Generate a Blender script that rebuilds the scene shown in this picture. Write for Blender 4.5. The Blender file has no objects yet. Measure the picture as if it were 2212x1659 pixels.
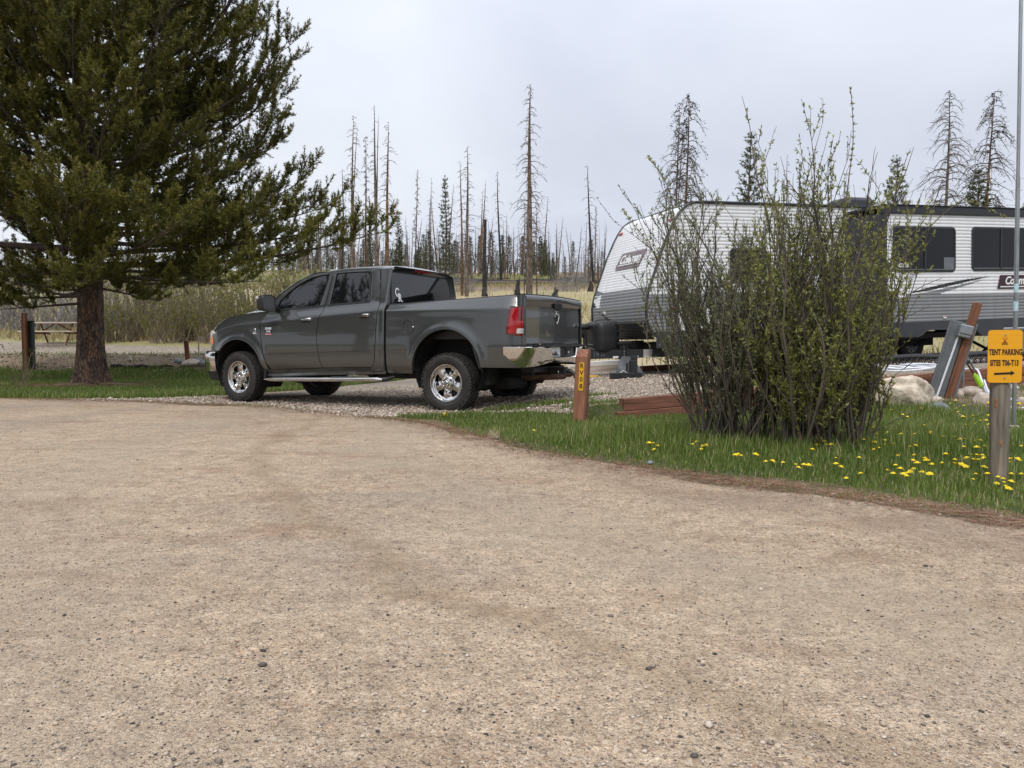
import bpy, math, random
import numpy as np
from mathutils import Vector, Matrix

# ---------------------------------------------------------------- camera, sky, sun, exposure
scn = bpy.context.scene
col = scn.collection
FPX = 1661.0                      # focal length in px of a 2212 px wide picture
PITCH = math.atan((829.5-743)/FPX)
CAMZ = 0.90
cd = bpy.data.cameras.new('camera'); cam = bpy.data.objects.new('camera', cd); col.objects.link(cam)
cd.sensor_width = 36.0; cd.lens = 36.0*FPX/2212.0; cd.clip_start = 0.05; cd.clip_end = 6000
cam.location = (0, 0, CAMZ); cam.rotation_euler = (math.pi/2-PITCH, 0, 0)
scn.camera = cam
scn.view_settings.view_transform = 'Standard'; scn.view_settings.look = 'None'
scn.view_settings.gamma = 1.0; scn.view_settings.exposure = 0.12
SUN_EL, SUN_AZ = math.radians(52), math.radians(200)

w = bpy.data.worlds.new('World'); scn.world = w; w.use_nodes = True
nt = w.node_tree; N = nt.nodes; LK = nt.links
for n in list(N): N.remove(n)
wo = N.new('ShaderNodeOutputWorld'); bg = N.new('ShaderNodeBackground')
sky = N.new('ShaderNodeTexSky'); sky.sky_type = 'NISHITA'; sky.sun_disc = False
sky.sun_elevation = SUN_EL; sky.sun_rotation = SUN_AZ; sky.air_density = 1.3; sky.dust_density = 2.5
tc = N.new('ShaderNodeTexCoord'); sep = N.new('ShaderNodeSeparateXYZ'); LK.new(tc.outputs['Generated'], sep.inputs[0])
# cloud deck: direction projected on to a flat ceiling
mx = N.new('ShaderNodeMath'); mx.operation = 'MAXIMUM'; mx.inputs[1].default_value = 0.0; LK.new(sep.outputs['Z'], mx.inputs[0])
ad = N.new('ShaderNodeMath'); ad.operation = 'ADD'; ad.inputs[1].default_value = 0.22; LK.new(mx.outputs[0], ad.inputs[0])
dv = N.new('ShaderNodeVectorMath'); dv.operation = 'DIVIDE'; LK.new(tc.outputs['Generated'], dv.inputs[0])
cb = N.new('ShaderNodeCombineXYZ')
for k in ('X', 'Y', 'Z'): LK.new(ad.outputs[0], cb.inputs[k])
LK.new(cb.outputs[0], dv.inputs[1])
nz = N.new('ShaderNodeTexNoise'); nz.inputs['Scale'].default_value = 0.75; nz.inputs['Detail'].default_value = 5
nz.inputs['Roughness'].default_value = 0.5; nz.inputs['Distortion'].default_value = 0.4
mp = N.new('ShaderNodeMapping'); mp.inputs['Location'].default_value = (3.1, 1.7, 0); mp.inputs['Scale'].default_value = (1, 1, 0.6)
LK.new(dv.outputs[0], mp.inputs[0]); LK.new(mp.outputs[0], nz.inputs['Vector'])
cr = N.new('ShaderNodeValToRGB'); cr.color_ramp.elements[0].position = 0.34; cr.color_ramp.elements[1].position = 0.66
cr.color_ramp.elements[0].color = (0.63, 0.67, 0.78, 1); cr.color_ramp.elements[1].color = (0.82, 0.86, 0.94, 1)
LK.new(nz.outputs['Fac'], cr.inputs[0])
# overcast: brighter overhead (CIE overcast sky)
mr = N.new('ShaderNodeMapRange'); mr.inputs['From Min'].default_value = 0.25; mr.inputs['From Max'].default_value = 0.95
mr.inputs['To Min'].default_value = 1.0; mr.inputs['To Max'].default_value = 1.9; LK.new(sep.outputs['Z'], mr.inputs['Value'])
ml = N.new('ShaderNodeVectorMath'); ml.operation = 'SCALE'; LK.new(cr.outputs[0], ml.inputs[0]); LK.new(mr.outputs[0], ml.inputs['Scale'])
sc_ = N.new('ShaderNodeVectorMath'); sc_.operation = 'SCALE'; sc_.inputs['Scale'].default_value = 0.04; LK.new(sky.outputs[0], sc_.inputs[0])
mixw = N.new('ShaderNodeMixRGB'); mixw.inputs[0].default_value = 0.93; LK.new(sc_.outputs[0], mixw.inputs[1]); LK.new(ml.outputs[0], mixw.inputs[2])
LK.new(mixw.outputs[0], bg.inputs[0]); bg.inputs[1].default_value = 1.0; LK.new(bg.outputs[0], wo.inputs[0])

sl = bpy.data.lights.new('sun', 'SUN'); sun = bpy.data.objects.new('sun', sl); col.objects.link(sun)
sl.energy = 1.5; sl.angle = math.radians(14); sl.color = (1.0, 0.95, 0.88)
# light travels from azimuth SUN_AZ (behind and above the camera)
sd = Vector((math.sin(SUN_AZ)*math.cos(SUN_EL), math.cos(SUN_AZ)*math.cos(SUN_EL), math.sin(SUN_EL)))
sun.rotation_euler = sd.to_track_quat('Z', 'Y').to_euler(); sun.location = (0, -5, 30)

# ---------------------------------------------------------------- helpers
rnd = random.Random(7)
def tag(o, label=None, cat=None, group=None, kind=None):
    if label: o['label'] = label
    if cat: o['category'] = cat
    if group: o['group'] = group
    if kind: o['kind'] = kind
    return o
def empty(name, loc=(0, 0, 0), rot=(0, 0, 0)):
    o = bpy.data.objects.new(name, None); col.objects.link(o); o.location = loc; o.rotation_euler = rot; o.empty_display_size = 0.2
    return o
def link(name, me, parent=None):
    o = bpy.data.objects.new(name, me); col.objects.link(o)
    if parent: o.parent = parent
    return o
def np_mesh(name, V, F, mats, smooth=False, attr=None, mi=None):
    """V (n,3); F one array (m,k) or a list of arrays; fast mesh"""
    V = np.asarray(V, dtype=np.float32).reshape(-1, 3)
    Fs = [np.asarray(f, dtype=np.int32) for f in (F if isinstance(F, list) else [F])]
    Fs = [f for f in Fs if f.size]
    me = bpy.data.meshes.new(name); me.vertices.add(len(V)); me.vertices.foreach_set('co', V.ravel())
    tot = np.concatenate([np.full(len(f), f.shape[1], dtype=np.int32) for f in Fs])
    idx = np.concatenate([f.ravel() for f in Fs])
    st = np.concatenate([[0], np.cumsum(tot)[:-1]]).astype(np.int32)
    me.loops.add(len(idx)); me.loops.foreach_set('vertex_index', idx)
    me.polygons.add(len(tot)); me.polygons.foreach_set('loop_start', st); me.polygons.foreach_set('loop_total', tot)
    if smooth: me.polygons.foreach_set('use_smooth', np.ones(len(tot), dtype=bool))
    for m in (mats if isinstance(mats, (list, tuple)) else [mats]): me.materials.append(m)
    if mi is not None: me.polygons.foreach_set('material_index', np.asarray(mi, dtype=np.int32))
    if attr is not None:
        a = me.attributes.new('tone', 'FLOAT', 'POINT'); a.data.foreach_set('value', np.asarray(attr, dtype=np.float32))
    me.update(calc_edges=True); me.validate()
    return me

class MB:
    """collects shapes of one part"""
    def __init__(s): s.V = []; s.F = []; s.M = []; s.n = 0
    def add(s, V, F, m=0):
        V = [tuple(v) for v in V]
        s.V += V; s.F += [tuple(i+s.n for i in f) for f in F]; s.M += [m]*len(F); s.n += len(V); return s
    def box(s, c, sz, R=None, m=0, bev=0.0):
        hx, hy, hz = [a/2 for a in sz]; b = min(bev, hx*.9, hy*.9, hz*.9)
        if b <= 0:
            V = [(x, y, z) for x in (-hx, hx) for y in (-hy, hy) for z in (-hz, hz)]
            F = [(0, 1, 3, 2), (4, 6, 7, 5), (0, 4, 5, 1), (2, 3, 7, 6), (0, 2, 6, 4), (1, 5, 7, 3)]
        else:
            V = []; id_ = {}
            for ix, x in enumerate((-hx, hx)):
                for iy, y in enumerate((-hy, hy)):
                    for iz, z in enumerate((-hz, hz)):
                        sx, sy, sz_ = (1, -1)[ix], (1, -1)[iy], (1, -1)[iz]
                        for k, p in enumerate(((x, y+sy*b, z+sz_*b), (x+sx*b, y, z+sz_*b), (x+sx*b, y+sy*b, z))):
                            id_[ix, iy, iz, k] = len(V); V.append(p)
            F = []
            g = lambda *a: id_[a]
            for i in (0, 1):
                a = [g(i, 0, 0, 0), g(i, 1, 0, 0), g(i, 1, 1, 0), g(i, 0, 1, 0)]; F.append(a if i else a[::-1])
                a = [g(0, i, 0, 1), g(1, i, 0, 1), g(1, i, 1, 1), g(0, i, 1, 1)]; F.append(a[::-1] if i else a)
                a = [g(0, 0, i, 2), g(1, 0, i, 2), g(1, 1, i, 2), g(0, 1, i, 2)]; F.append(a if i else a[::-1])
            for i in (0, 1):
                for j in (0, 1):
                    fl = (i != j)
                    a = [g(i, j, 0, 0), g(i, j, 1, 0), g(i, j, 1, 1), g(i, j, 0, 1)]; F.append(a[::-1] if not fl else a)
                    a = [g(i, 0, j, 0), g(i, 1, j, 0), g(i, 1, j, 2), g(i, 0, j, 2)]; F.append(a if not fl else a[::-1])
                    a = [g(0, i, j, 1), g(1, i, j, 1), g(1, i, j, 2), g(0, i, j, 2)]; F.append(a[::-1] if not fl else a)
            for ix in (0, 1):
                for iy in (0, 1):
                    for iz in (0, 1):
                        a = [g(ix, iy, iz, 0), g(ix, iy, iz, 1), g(ix, iy, iz, 2)]
                        F.append(a[::-1] if (ix+iy+iz) % 2 else a)
        c = Vector(c)
        V = [(R @ Vector(v) if R else Vector(v))+c for v in V]
        return s.add(V, F, m)
    def tube(s, P, r, k=8, m=0, cap=True, closed=False):
        P = [Vector(p) for p in P]; n = len(P)
        if not hasattr(r, '__len__'): r = [r]*n
        V = []; F = []
        up = None
        for i in range(n):
            if closed: t = P[(i+1) % n]-P[i-1]
            else: t = P[min(i+1, n-1)]-P[max(i-1, 0)]
            t.normalize()
            if up is None:
                up = Vector((0, 0, 1)) if abs(t.z) < .9 else Vector((1, 0, 0))
            a = t.cross(up); a.normalize(); b = a.cross(t); up = b
            for j in range(k):
                q = 2*math.pi*j/k; V.append(P[i]+(a*math.cos(q)+b*math.sin(q))*r[i])
        for i in range(n if closed else n-1):
            for j in range(k):
                i2 = (i+1) % n; j2 = (j+1) % k
                F.append((i*k+j, i*k+j2, i2*k+j2, i2*k+j))
        if cap and not closed: F.append(tuple(range(k))[::-1]); F.append(tuple((n-1)*k+j for j in range(k)))
        return s.add(V, F, m)
    def cyl(s, a, b, r, k=16, m=0, r2=None): return s.tube([a, b], [r, r if r2 is None else r2], k, m)
    def lathe(s, prof, k=32, M=None, m=0, closed=False):
        """prof: (radius, axial) ; axis = local Y"""
        V = []; F = []; n = len(prof)
        for j in range(k):
            q = 2*math.pi*j/k
            for (r, a) in prof: V.append((r*math.cos(q), a, r*math.sin(q)))
        for j in range(k):
            j2 = (j+1) % k
            for i in range(n if closed else n-1):
                i2 = (i+1) % n; F.append((j*n+i, j*n+i2, j2*n+i2, j2*n+i))
        if M is not None: V = [M @ Vector(v) for v in V]
        return s.add(V, F, m)
    def grid(s, G_, m=0, flip=False, cu=False, cv=False, mf=None):
        """G_: rows of points"""
        nr = len(G_); nc = len(G_[0]); V = [p for r in G_ for p in r]; F = []; M = []
        for i in range(nr if cu else nr-1):
            for j in range(nc if cv else nc-1):
                a = (i*nc+j, i*nc+(j+1) % nc, ((i+1) % nr)*nc+(j+1) % nc, ((i+1) % nr)*nc+j)
                F.append(a[::-1] if flip else a); M.append(m if mf is None else mf(i, j))
        V = [tuple(v) for v in V]
        s.V += V; s.F += [tuple(i+s.n for i in f) for f in F]; s.M += M; s.n += len(V); return s
    def prism(s, pts, z0, z1, f=None, m=0):
        """pts 2-D polygon extruded between z0 and z1, f maps (x,y,z) -> point"""
        f = f or (lambda x, y, z: (x, y, z)); n = len(pts)
        V = [f(x, y, z0) for x, y in pts]+[f(x, y, z1) for x, y in pts]
        F = [tuple(range(n))[::-1], tuple(range(n, 2*n))]+[(i, (i+1) % n, n+(i+1) % n, n+i) for i in range(n)]
        return s.add(V, F, m)
    def build(s, name, mats, parent=None, smooth=None, bevel=0, weld=False):
        me = bpy.data.meshes.new(name); me.from_pydata(s.V, [], s.F)
        for m in (mats if isinstance(mats, (list, tuple)) else [mats]): me.materials.append(m)
        me.polygons.foreach_set('material_index', s.M)
        if smooth is not None:
            me.polygons.foreach_set('use_smooth', [True]*len(me.polygons))
        me.update()
        import bmesh
        bm = bmesh.new(); bm.from_mesh(me)
        if weld: bmesh.ops.remove_doubles(bm, verts=bm.verts, dist=1e-4)
        bmesh.ops.recalc_face_normals(bm, faces=bm.faces)
        if smooth is not None and smooth < 180:
            lim = math.radians(smooth)
            for e in bm.edges:
                if len(e.link_faces) == 2: e.smooth = e.calc_face_angle(0) < lim
        bm.to_mesh(me); bm.free(); me.update()
        o = link(name, me, parent)
        return o

def rounded_rect(x0, y0, x1, y1, r, k=5):
    P = []
    for cx, cy, a in ((x1-r, y1-r, 0), (x0+r, y1-r, 90), (x0+r, y0+r, 180), (x1-r, y0+r, 270)):
        for i in range(k+1):
            q = math.radians(a+90*i/k); P.append((cx+r*math.cos(q), cy+r*math.sin(q)))
    return P
def resample(P, n, closed=False):
    P = [np.array(p, dtype=float) for p in P]
    if closed: P = P+[P[0]]
    d = [0]
    for a, b in zip(P, P[1:]): d.append(d[-1]+np.linalg.norm(b-a))
    P = np.array(P); t = np.linspace(0, d[-1], n+1)[:-1] if closed else np.linspace(0, d[-1], n)
    return np.stack([np.interp(t, d, P[:, k]) for k in range(P.shape[1])], 1)
def sstep(a, b, x):
    t = np.clip((np.asarray(x, dtype=float)-a)/(b-a), 0, 1); return t*t*(3-2*t)
def text(name, s, size, mat, parent, M, depth=0.0015, shear=0.0, bold=0.0, sx=1.0, spacing=1.0, align='CENTER'):
    """lettering as a thin mesh. M: 4x4 (local x = reading direction, y = up)"""
    cu = bpy.data.curves.new(name, 'FONT'); cu.body = s; cu.size = size; cu.extrude = depth; cu.align_x = align; cu.align_y = 'CENTER'
    cu.shear = shear; cu.offset = bold; cu.space_character = spacing; cu.resolution_u = 3
    t = bpy.data.objects.new(name, cu); col.objects.link(t)
    dg = bpy.context.evaluated_depsgraph_get(); me = bpy.data.meshes.new_from_object(t.evaluated_get(dg))
    bpy.data.objects.remove(t); bpy.data.curves.remove(cu)
    me.transform(Matrix.Diagonal((sx, 1, 1, 1))); me.transform(M)
    me.materials.clear(); me.materials.append(mat); me.name = name
    return link(name, me, parent)
def frame_M(o, x, y):
    x = Vector(x).normalized(); y = Vector(y).normalized(); z = x.cross(y)
    M = Matrix((x, y, z)).transposed().to_4x4(); M.translation = Vector(o); return M
def copy_tree(o, parent=None):
    c = o.copy(); col.objects.link(c); c.parent = parent
    for ch in [x for x in o.children]: copy_tree(ch, c)
    return c
# a pixel of the 2212 px wide photograph -> point at ground-plan distance Y, or on a level plane
def ray(px, py):
    x = (px-1106)/FPX; y = -(py-829.5)/FPX; c, s = math.cos(PITCH), math.sin(PITCH)
    return Vector((x, c+y*s, -s+y*c))
def at(px, py, Y):
    r = ray(px, py); return Vector((0, 0, CAMZ))+r*(Y/r.y)
def ong(px, py, z=0.0):
    r = ray(px, py); return Vector((0, 0, CAMZ))+r*((z-CAMZ)/r.z)

# ---------------------------------------------------------------- materials
def new_mat(name):
    m = bpy.data.materials.new(name); m.use_nodes = True
    b = m.node_tree.nodes['Principled BSDF']; return m, m.node_tree, b
def pm(name, c, rough=.6, metal=0., var=.12, scale=8., bump=0., bscale=None, coat=0., spec=.5, detail=4, c2=None, stretch=(1, 1, 1), emis=None, trans=0., sub=0.):
    """principled with procedural noise variation"""
    m, t, b = new_mat(name); n = t.nodes
    b.inputs['Roughness'].default_value = rough; b.inputs['Metallic'].default_value = metal
    b.inputs['Coat Weight'].default_value = coat; b.inputs['Coat Roughness'].default_value = .04
    b.inputs['Specular IOR Level'].default_value = spec; b.inputs['Transmission Weight'].default_value = trans
    co = n.new('ShaderNodeTexCoord'); mpn = n.new('ShaderNodeMapping'); mpn.inputs['Scale'].default_value = stretch
    t.links.new(co.outputs['Object'], mpn.inputs[0])
    nn = n.new('ShaderNodeTexNoise'); nn.inputs['Scale'].default_value = scale; nn.inputs['Detail'].default_value = detail
    t.links.new(mpn.outputs[0], nn.inputs['Vector'])
    r = n.new('ShaderNodeValToRGB'); r.color_ramp.elements[0].position = .3; r.color_ramp.elements[1].position = .7
    a = [max(0, x*(1-var)) for x in c]; d = [min(1, x*(1+var)) for x in c] if c2 is None else c2
    r.color_ramp.elements[0].color = (*a, 1); r.color_ramp.elements[1].color = (*d, 1)
    t.links.new(nn.outputs['Fac'], r.inputs[0]); t.links.new(r.outputs[0], b.inputs['Base Color'])
    if bump:
        n2 = n.new('ShaderNodeTexNoise'); n2.inputs['Scale'].default_value = bscale or scale*3; n2.inputs['Detail'].default_value = 5
        t.links.new(mpn.outputs[0], n2.inputs['Vector'])
        bp = n.new('ShaderNodeBump'); bp.inputs['Strength'].default_value = min(1, bump); bp.inputs['Distance'].default_value = .01*max(1, bump)
        t.links.new(n2.outputs['Fac'], bp.inputs['Height']); t.links.new(bp.outputs[0], b.inputs['Normal'])
    if emis: b.inputs['Emission Color'].default_value = (*emis, 1); b.inputs['Emission Strength'].default_value = 1
    return m
def leaf_mat(name, ramp, rough=.55, trans=.25):
    m, t, b = new_mat(name); n = t.nodes
    a = n.new('ShaderNodeAttribute'); a.attribute_name = 'tone'
    r = n.new('ShaderNodeValToRGB'); e = r.color_ramp.elements
    while len(e) < len(ramp): e.new(.5)
    for i, (p, c) in enumerate(ramp): e[i].position = p; e[i].color = (*c, 1)
    t.links.new(a.outputs['Fac'], r.inputs[0]); t.links.new(r.outputs[0], b.inputs['Base Color'])
    b.inputs['Roughness'].default_value = rough; b.inputs['Specular IOR Level'].default_value = .3
    tr = n.new('ShaderNodeBsdfTranslucent'); t.links.new(r.outputs[0], tr.inputs[0])
    mx_ = n.new('ShaderNodeMixShader'); mx_.inputs[0].default_value = trans
    t.links.new(b.outputs[0], mx_.inputs[1]); t.links.new(tr.outputs[0], mx_.inputs[2])
    t.links.new(mx_.outputs[0], n['Material Output'].inputs[0])
    return m
def bark_mat(name, c1, c2, scale=9, zs=.25, bump=1.0, c3=None):
    m, t, b = new_mat(name); n = t.nodes; b.inputs['Roughness'].default_value = .9
    co = n.new('ShaderNodeTexCoord'); mpn = n.new('ShaderNodeMapping'); mpn.inputs['Scale'].default_value = (1, 1, zs)
    t.links.new(co.outputs['Object'], mpn.inputs[0])
    v = n.new('ShaderNodeTexVoronoi'); v.inputs['Scale'].default_value = scale*2.2; v.feature = 'DISTANCE_TO_EDGE'
    ns = n.new('ShaderNodeTexNoise'); ns.inputs['Scale'].default_value = scale; ns.inputs['Detail'].default_value = 7
    ds = n.new('ShaderNodeVectorMath'); ds.operation = 'ADD'; sc1 = n.new('ShaderNodeVectorMath'); sc1.operation = 'SCALE'; sc1.inputs['Scale'].default_value = .12
    t.links.new(mpn.outputs[0], ns.inputs['Vector']); t.links.new(ns.outputs['Color'], sc1.inputs[0]); t.links.new(mpn.outputs[0], ds.inputs[0]); t.links.new(sc1.outputs[0], ds.inputs[1])
    t.links.new(ds.outputs[0], v.inputs['Vector'])
    r = n.new('ShaderNodeValToRGB'); e = r.color_ramp.elements; e[0].position = .3; e[1].position = .68; e[0].color = (*c1, 1); e[1].color = (*c2, 1)
    if c3: x = e.new(.5); x.color = (*c3, 1)
    t.links.new(ns.outputs['Fac'], r.inputs[0])
    r2 = n.new('ShaderNodeValToRGB'); r2.color_ramp.elements[0].color = (.25, .25, .25, 1); r2.color_ramp.elements[1].position = .22
    t.links.new(v.outputs['Distance'], r2.inputs[0])
    mu = n.new('ShaderNodeMixRGB'); mu.blend_type = 'MULTIPLY'; mu.inputs[0].default_value = 1.
    t.links.new(r.outputs[0], mu.inputs[1]); t.links.new(r2.outputs[0], mu.inputs[2]); t.links.new(mu.outputs[0], b.inputs['Base Color'])
    bp = n.new('ShaderNodeBump'); bp.inputs['Strength'].default_value = bump; bp.inputs['Distance'].default_value = .02
    t.links.new(r2.outputs[0], bp.inputs['Height']); t.links.new(bp.outputs[0], b.inputs['Normal'])
    return m
def wood_mat(name, c1, c2, axis='Z', scale=14, rough=.75, knots=True):
    m, t, b = new_mat(name); n = t.nodes; b.inputs['Roughness'].default_value = rough
    co = n.new('ShaderNodeTexCoord'); mpn = n.new('ShaderNodeMapping'); s = [1, 1, 1]; s['XYZ'.index(axis)] = .08
    mpn.inputs['Scale'].default_value = s; t.links.new(co.outputs['Object'], mpn.inputs[0])
    ns = n.new('ShaderNodeTexNoise'); ns.inputs['Scale'].default_value = scale; ns.inputs['Detail'].default_value = 6; ns.inputs['Distortion'].default_value = .6
    t.links.new(mpn.outputs[0], ns.inputs['Vector'])
    n2 = n.new('ShaderNodeTexNoise'); n2.inputs['Scale'].default_value = scale*5; n2.inputs['Detail'].default_value = 3; t.links.new(mpn.outputs[0], n2.inputs['Vector'])
    mm = n.new('ShaderNodeMath'); mm.operation = 'MULTIPLY_ADD'; mm.inputs[1].default_value = .45; t.links.new(n2.outputs['Fac'], mm.inputs[0]); t.links.new(ns.outputs['Fac'], mm.inputs[2])
    r = n.new('ShaderNodeValToRGB'); e = r.color_ramp.elements; e[0].position = .55; e[1].position = .9; e[0].color = (*c1, 1); e[1].color = (*c2, 1)
    t.links.new(mm.outputs[0], r.inputs[0]); t.links.new(r.outputs[0], b.inputs['Base Color'])
    bp = n.new('ShaderNodeBump'); bp.inputs['Strength'].default_value = .5; bp.inputs['Distance'].default_value = .004
    t.links.new(mm.outputs[0], bp.inputs['Height']); t.links.new(bp.outputs[0], b.inputs['Normal'])
    return m
def stone_ground(name, cells, base, s1=60., s2=150., patch=None, bump=.6, dist=.01, litter=None):
    """loose stone surface: two sizes of voronoi stones with their own colours over a soil colour"""
    m, t, b = new_mat(name); n = t.nodes; b.inputs['Roughness'].default_value = .92; b.inputs['Specular IOR Level'].default_value = .25
    co = n.new('ShaderNodeTexCoord'); V = []
    for s in (s1, s2):
        v = n.new('ShaderNodeTexVoronoi'); v.inputs['Scale'].default_value = s; v.feature = 'F1'; t.links.new(co.outputs['Object'], v.inputs['Vector'])
        se = n.new('ShaderNodeSeparateColor'); t.links.new(v.outputs['Color'], se.inputs[0])
        r = n.new('ShaderNodeValToRGB'); r.color_ramp.interpolation = 'CONSTANT'; e = r.color_ramp.elements
        while len(e) < len(cells): e.new(.5)
        for i, (p, c) in enumerate(cells): e[i].position = p; e[i].color = (*c, 1)
        t.links.new(se.outputs[0], r.inputs[0]); V.append((v, se, r))
    # coarse stones only where the cell's second value is high
    th = n.new('ShaderNodeMath'); th.operation = 'GREATER_THAN'; th.inputs[1].default_value = .68; t.links.new(V[0][1].outputs[1], th.inputs[0])
    mix = n.new('ShaderNodeMixRGB'); t.links.new(th.outputs[0], mix.inputs[0]); t.links.new(V[1][2].outputs[0], mix.inputs[1]); t.links.new(V[0][2].outputs[0], mix.inputs[2])
    nz1 = n.new('ShaderNodeTexNoise'); nz1.inputs['Scale'].default_value = .55; nz1.inputs['Detail'].default_value = 6; t.links.new(co.outputs['Object'], nz1.inputs['Vector'])
    rr = n.new('ShaderNodeValToRGB'); rr.color_ramp.elements[0].position = .38; rr.color_ramp.elements[1].position = .66
    rr.color_ramp.elements[0].color = (*base[0], 1); rr.color_ramp.elements[1].color = (*base[1], 1); t.links.new(nz1.outputs['Fac'], rr.inputs[0])
    m2 = n.new('ShaderNodeMixRGB'); m2.inputs[0].default_value = base[2]; t.links.new(mix.outputs[0], m2.inputs[1]); t.links.new(rr.outputs[0], m2.inputs[2])
    out = m2
    if litter:      # (colour, scale, low, high, amount) rusty drifts of needles and finer dirt
        for (c, sc, lo, hi, am, st) in litter:
            nl = n.new('ShaderNodeTexNoise'); nl.inputs['Scale'].default_value = sc; nl.inputs['Detail'].default_value = 7; nl.inputs['Roughness'].default_value = .62
            mp2 = n.new('ShaderNodeMapping'); mp2.inputs['Scale'].default_value = st; mp2.inputs['Rotation'].default_value = (0, 0, .35)
            t.links.new(co.outputs['Object'], mp2.inputs[0]); t.links.new(mp2.outputs[0], nl.inputs['Vector'])
            ra = n.new('ShaderNodeMapRange'); ra.inputs['From Min'].default_value = lo; ra.inputs['From Max'].default_value = hi; ra.inputs['To Max'].default_value = am
            t.links.new(nl.outputs['Fac'], ra.inputs['Value'])
            m3 = n.new('ShaderNodeMixRGB'); t.links.new(ra.outputs[0], m3.inputs[0]); t.links.new(out.outputs[0], m3.inputs[1]); m3.inputs[2].default_value = (*c, 1); out = m3
    t.links.new(out.outputs[0], b.inputs['Base Color'])
    iv = n.new('ShaderNodeMath'); iv.operation = 'MULTIPLY_ADD'; iv.inputs[1].default_value = -1.0; iv.inputs[2].default_value = 1.0
    t.links.new(V[1][0].outputs['Distance'], iv.inputs[0])
    a2 = n.new('ShaderNodeMath'); a2.operation = 'MULTIPLY_ADD'; a2.inputs[1].default_value = -1.6; t.links.new(V[0][0].outputs['Distance'], a2.inputs[0]); t.links.new(iv.outputs[0], a2.inputs[2])
    bp = n.new('ShaderNodeBump'); bp.inputs['Strength'].default_value = bump; bp.inputs['Distance'].default_value = dist
    t.links.new(a2.outputs[0], bp.inputs['Height']); t.links.new(bp.outputs[0], b.inputs['Normal'])
    return m
M = {}
M['road'] = stone_ground('road_gravel', [(0, (.05, .047, .045)), (.05, (.17, .135, .11)), (.16, (.53, .40, .28)), (.5, (.41, .305, .21)), (.78, (.68, .56, .43)), (.95, (.30, .155, .09))],
                         ((.43, .325, .22), (.56, .435, .30), .45), 95, 210, bump=.8, dist=.008,
                         litter=[((.26, .14, .08), 1.0, .52, .74, .55, (1, 2.6, 1)), ((.27, .24, .205), .45, .5, .75, .55, (1, 2, 1)), ((.58, .47, .34), .7, .56, .75, .4, (1, 1.6, 1)), ((.17, .10, .065), 9., .60, .70, .5, (1, 3, 1))])
M['gravel'] = stone_ground('drive_gravel', [(0, (.10, .085, .07)), (.12, (.28, .22, .17)), (.3, (.50, .41, .31)), (.6, (.62, .53, .43)), (.85, (.38, .30, .225))],
                           ((.36, .29, .22), (.52, .45, .37), .2), 28, 45, bump=1., dist=.03,
                           litter=[((.20, .11, .06), .8, .57, .8, .4, (1, 1, 1))])
def add_tracks(m, centre, bands):
    """packed wheel tracks on the road: rings round the inside of the bend"""
    t = m.node_tree; n = t.nodes; b = n['Principled BSDF']; src = b.inputs['Base Color'].links[0].from_socket
    co = n.new('ShaderNodeTexCoord'); sb = n.new('ShaderNodeVectorMath'); sb.operation = 'SUBTRACT'; sb.inputs[1].default_value = (*centre, 0); t.links.new(co.outputs['Object'], sb.inputs[0])
    ln = n.new('ShaderNodeVectorMath'); ln.operation = 'LENGTH'; t.links.new(sb.outputs[0], ln.inputs[0])
    nz_ = n.new('ShaderNodeTexNoise'); nz_.inputs['Scale'].default_value = .8; nz_.inputs['Detail'].default_value = 6; t.links.new(co.outputs['Object'], nz_.inputs['Vector'])
    wv = n.new('ShaderNodeMath'); wv.operation = 'MULTIPLY_ADD'; wv.inputs[1].default_value = 1.1; t.links.new(nz_.outputs['Fac'], wv.inputs[0]); t.links.new(ln.outputs['Value'], wv.inputs[2])
    for (rad, wd, c, amt) in bands:
        d = n.new('ShaderNodeMath'); d.operation = 'SUBTRACT'; d.inputs[1].default_value = rad+.55; t.links.new(wv.outputs[0], d.inputs[0])
        a = n.new('ShaderNodeMath'); a.operation = 'ABSOLUTE'; t.links.new(d.outputs[0], a.inputs[0])
        mr_ = n.new('ShaderNodeMapRange'); mr_.interpolation_type = 'SMOOTHSTEP'; mr_.inputs['From Min'].default_value = wd; mr_.inputs['From Max'].default_value = wd*.15; mr_.inputs['To Max'].default_value = amt; t.links.new(a.outputs[0], mr_.inputs['Value'])
        mxx = n.new('ShaderNodeMixRGB'); t.links.new(mr_.outputs[0], mxx.inputs[0]); t.links.new(src, mxx.inputs[1]); mxx.inputs[2].default_value = (*c, 1); src = mxx.outputs[0]
    t.links.new(src, b.inputs['Base Color'])
def add_mottle(m, scales, lo, hi):
    """multiply the colour by broken noise so the surface stays grainy at a distance"""
    t = m.node_tree; n = t.nodes; b = n['Principled BSDF']; src = b.inputs['Base Color'].links[0].from_socket; co = n.new('ShaderNodeTexCoord')
    for sc in scales:
        q = n.new('ShaderNodeTexNoise'); q.inputs['Scale'].default_value = sc; q.inputs['Detail'].default_value = 9; q.inputs['Roughness'].default_value = .8; t.links.new(co.outputs['Object'], q.inputs['Vector'])
        r = n.new('ShaderNodeMapRange'); r.inputs['From Min'].default_value = .36; r.inputs['From Max'].default_value = .64; r.inputs['To Min'].default_value = lo; r.inputs['To Max'].default_value = hi; t.links.new(q.outputs['Fac'], r.inputs['Value'])
        mu = n.new('ShaderNodeVectorMath'); mu.operation = 'SCALE'; t.links.new(src, mu.inputs[0]); t.links.new(r.outputs[0], mu.inputs['Scale']); src = mu.outputs[0]
    t.links.new(src, b.inputs['Base Color'])
add_mottle(M['road'], (7., 30.), .82, 1.27)
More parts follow.
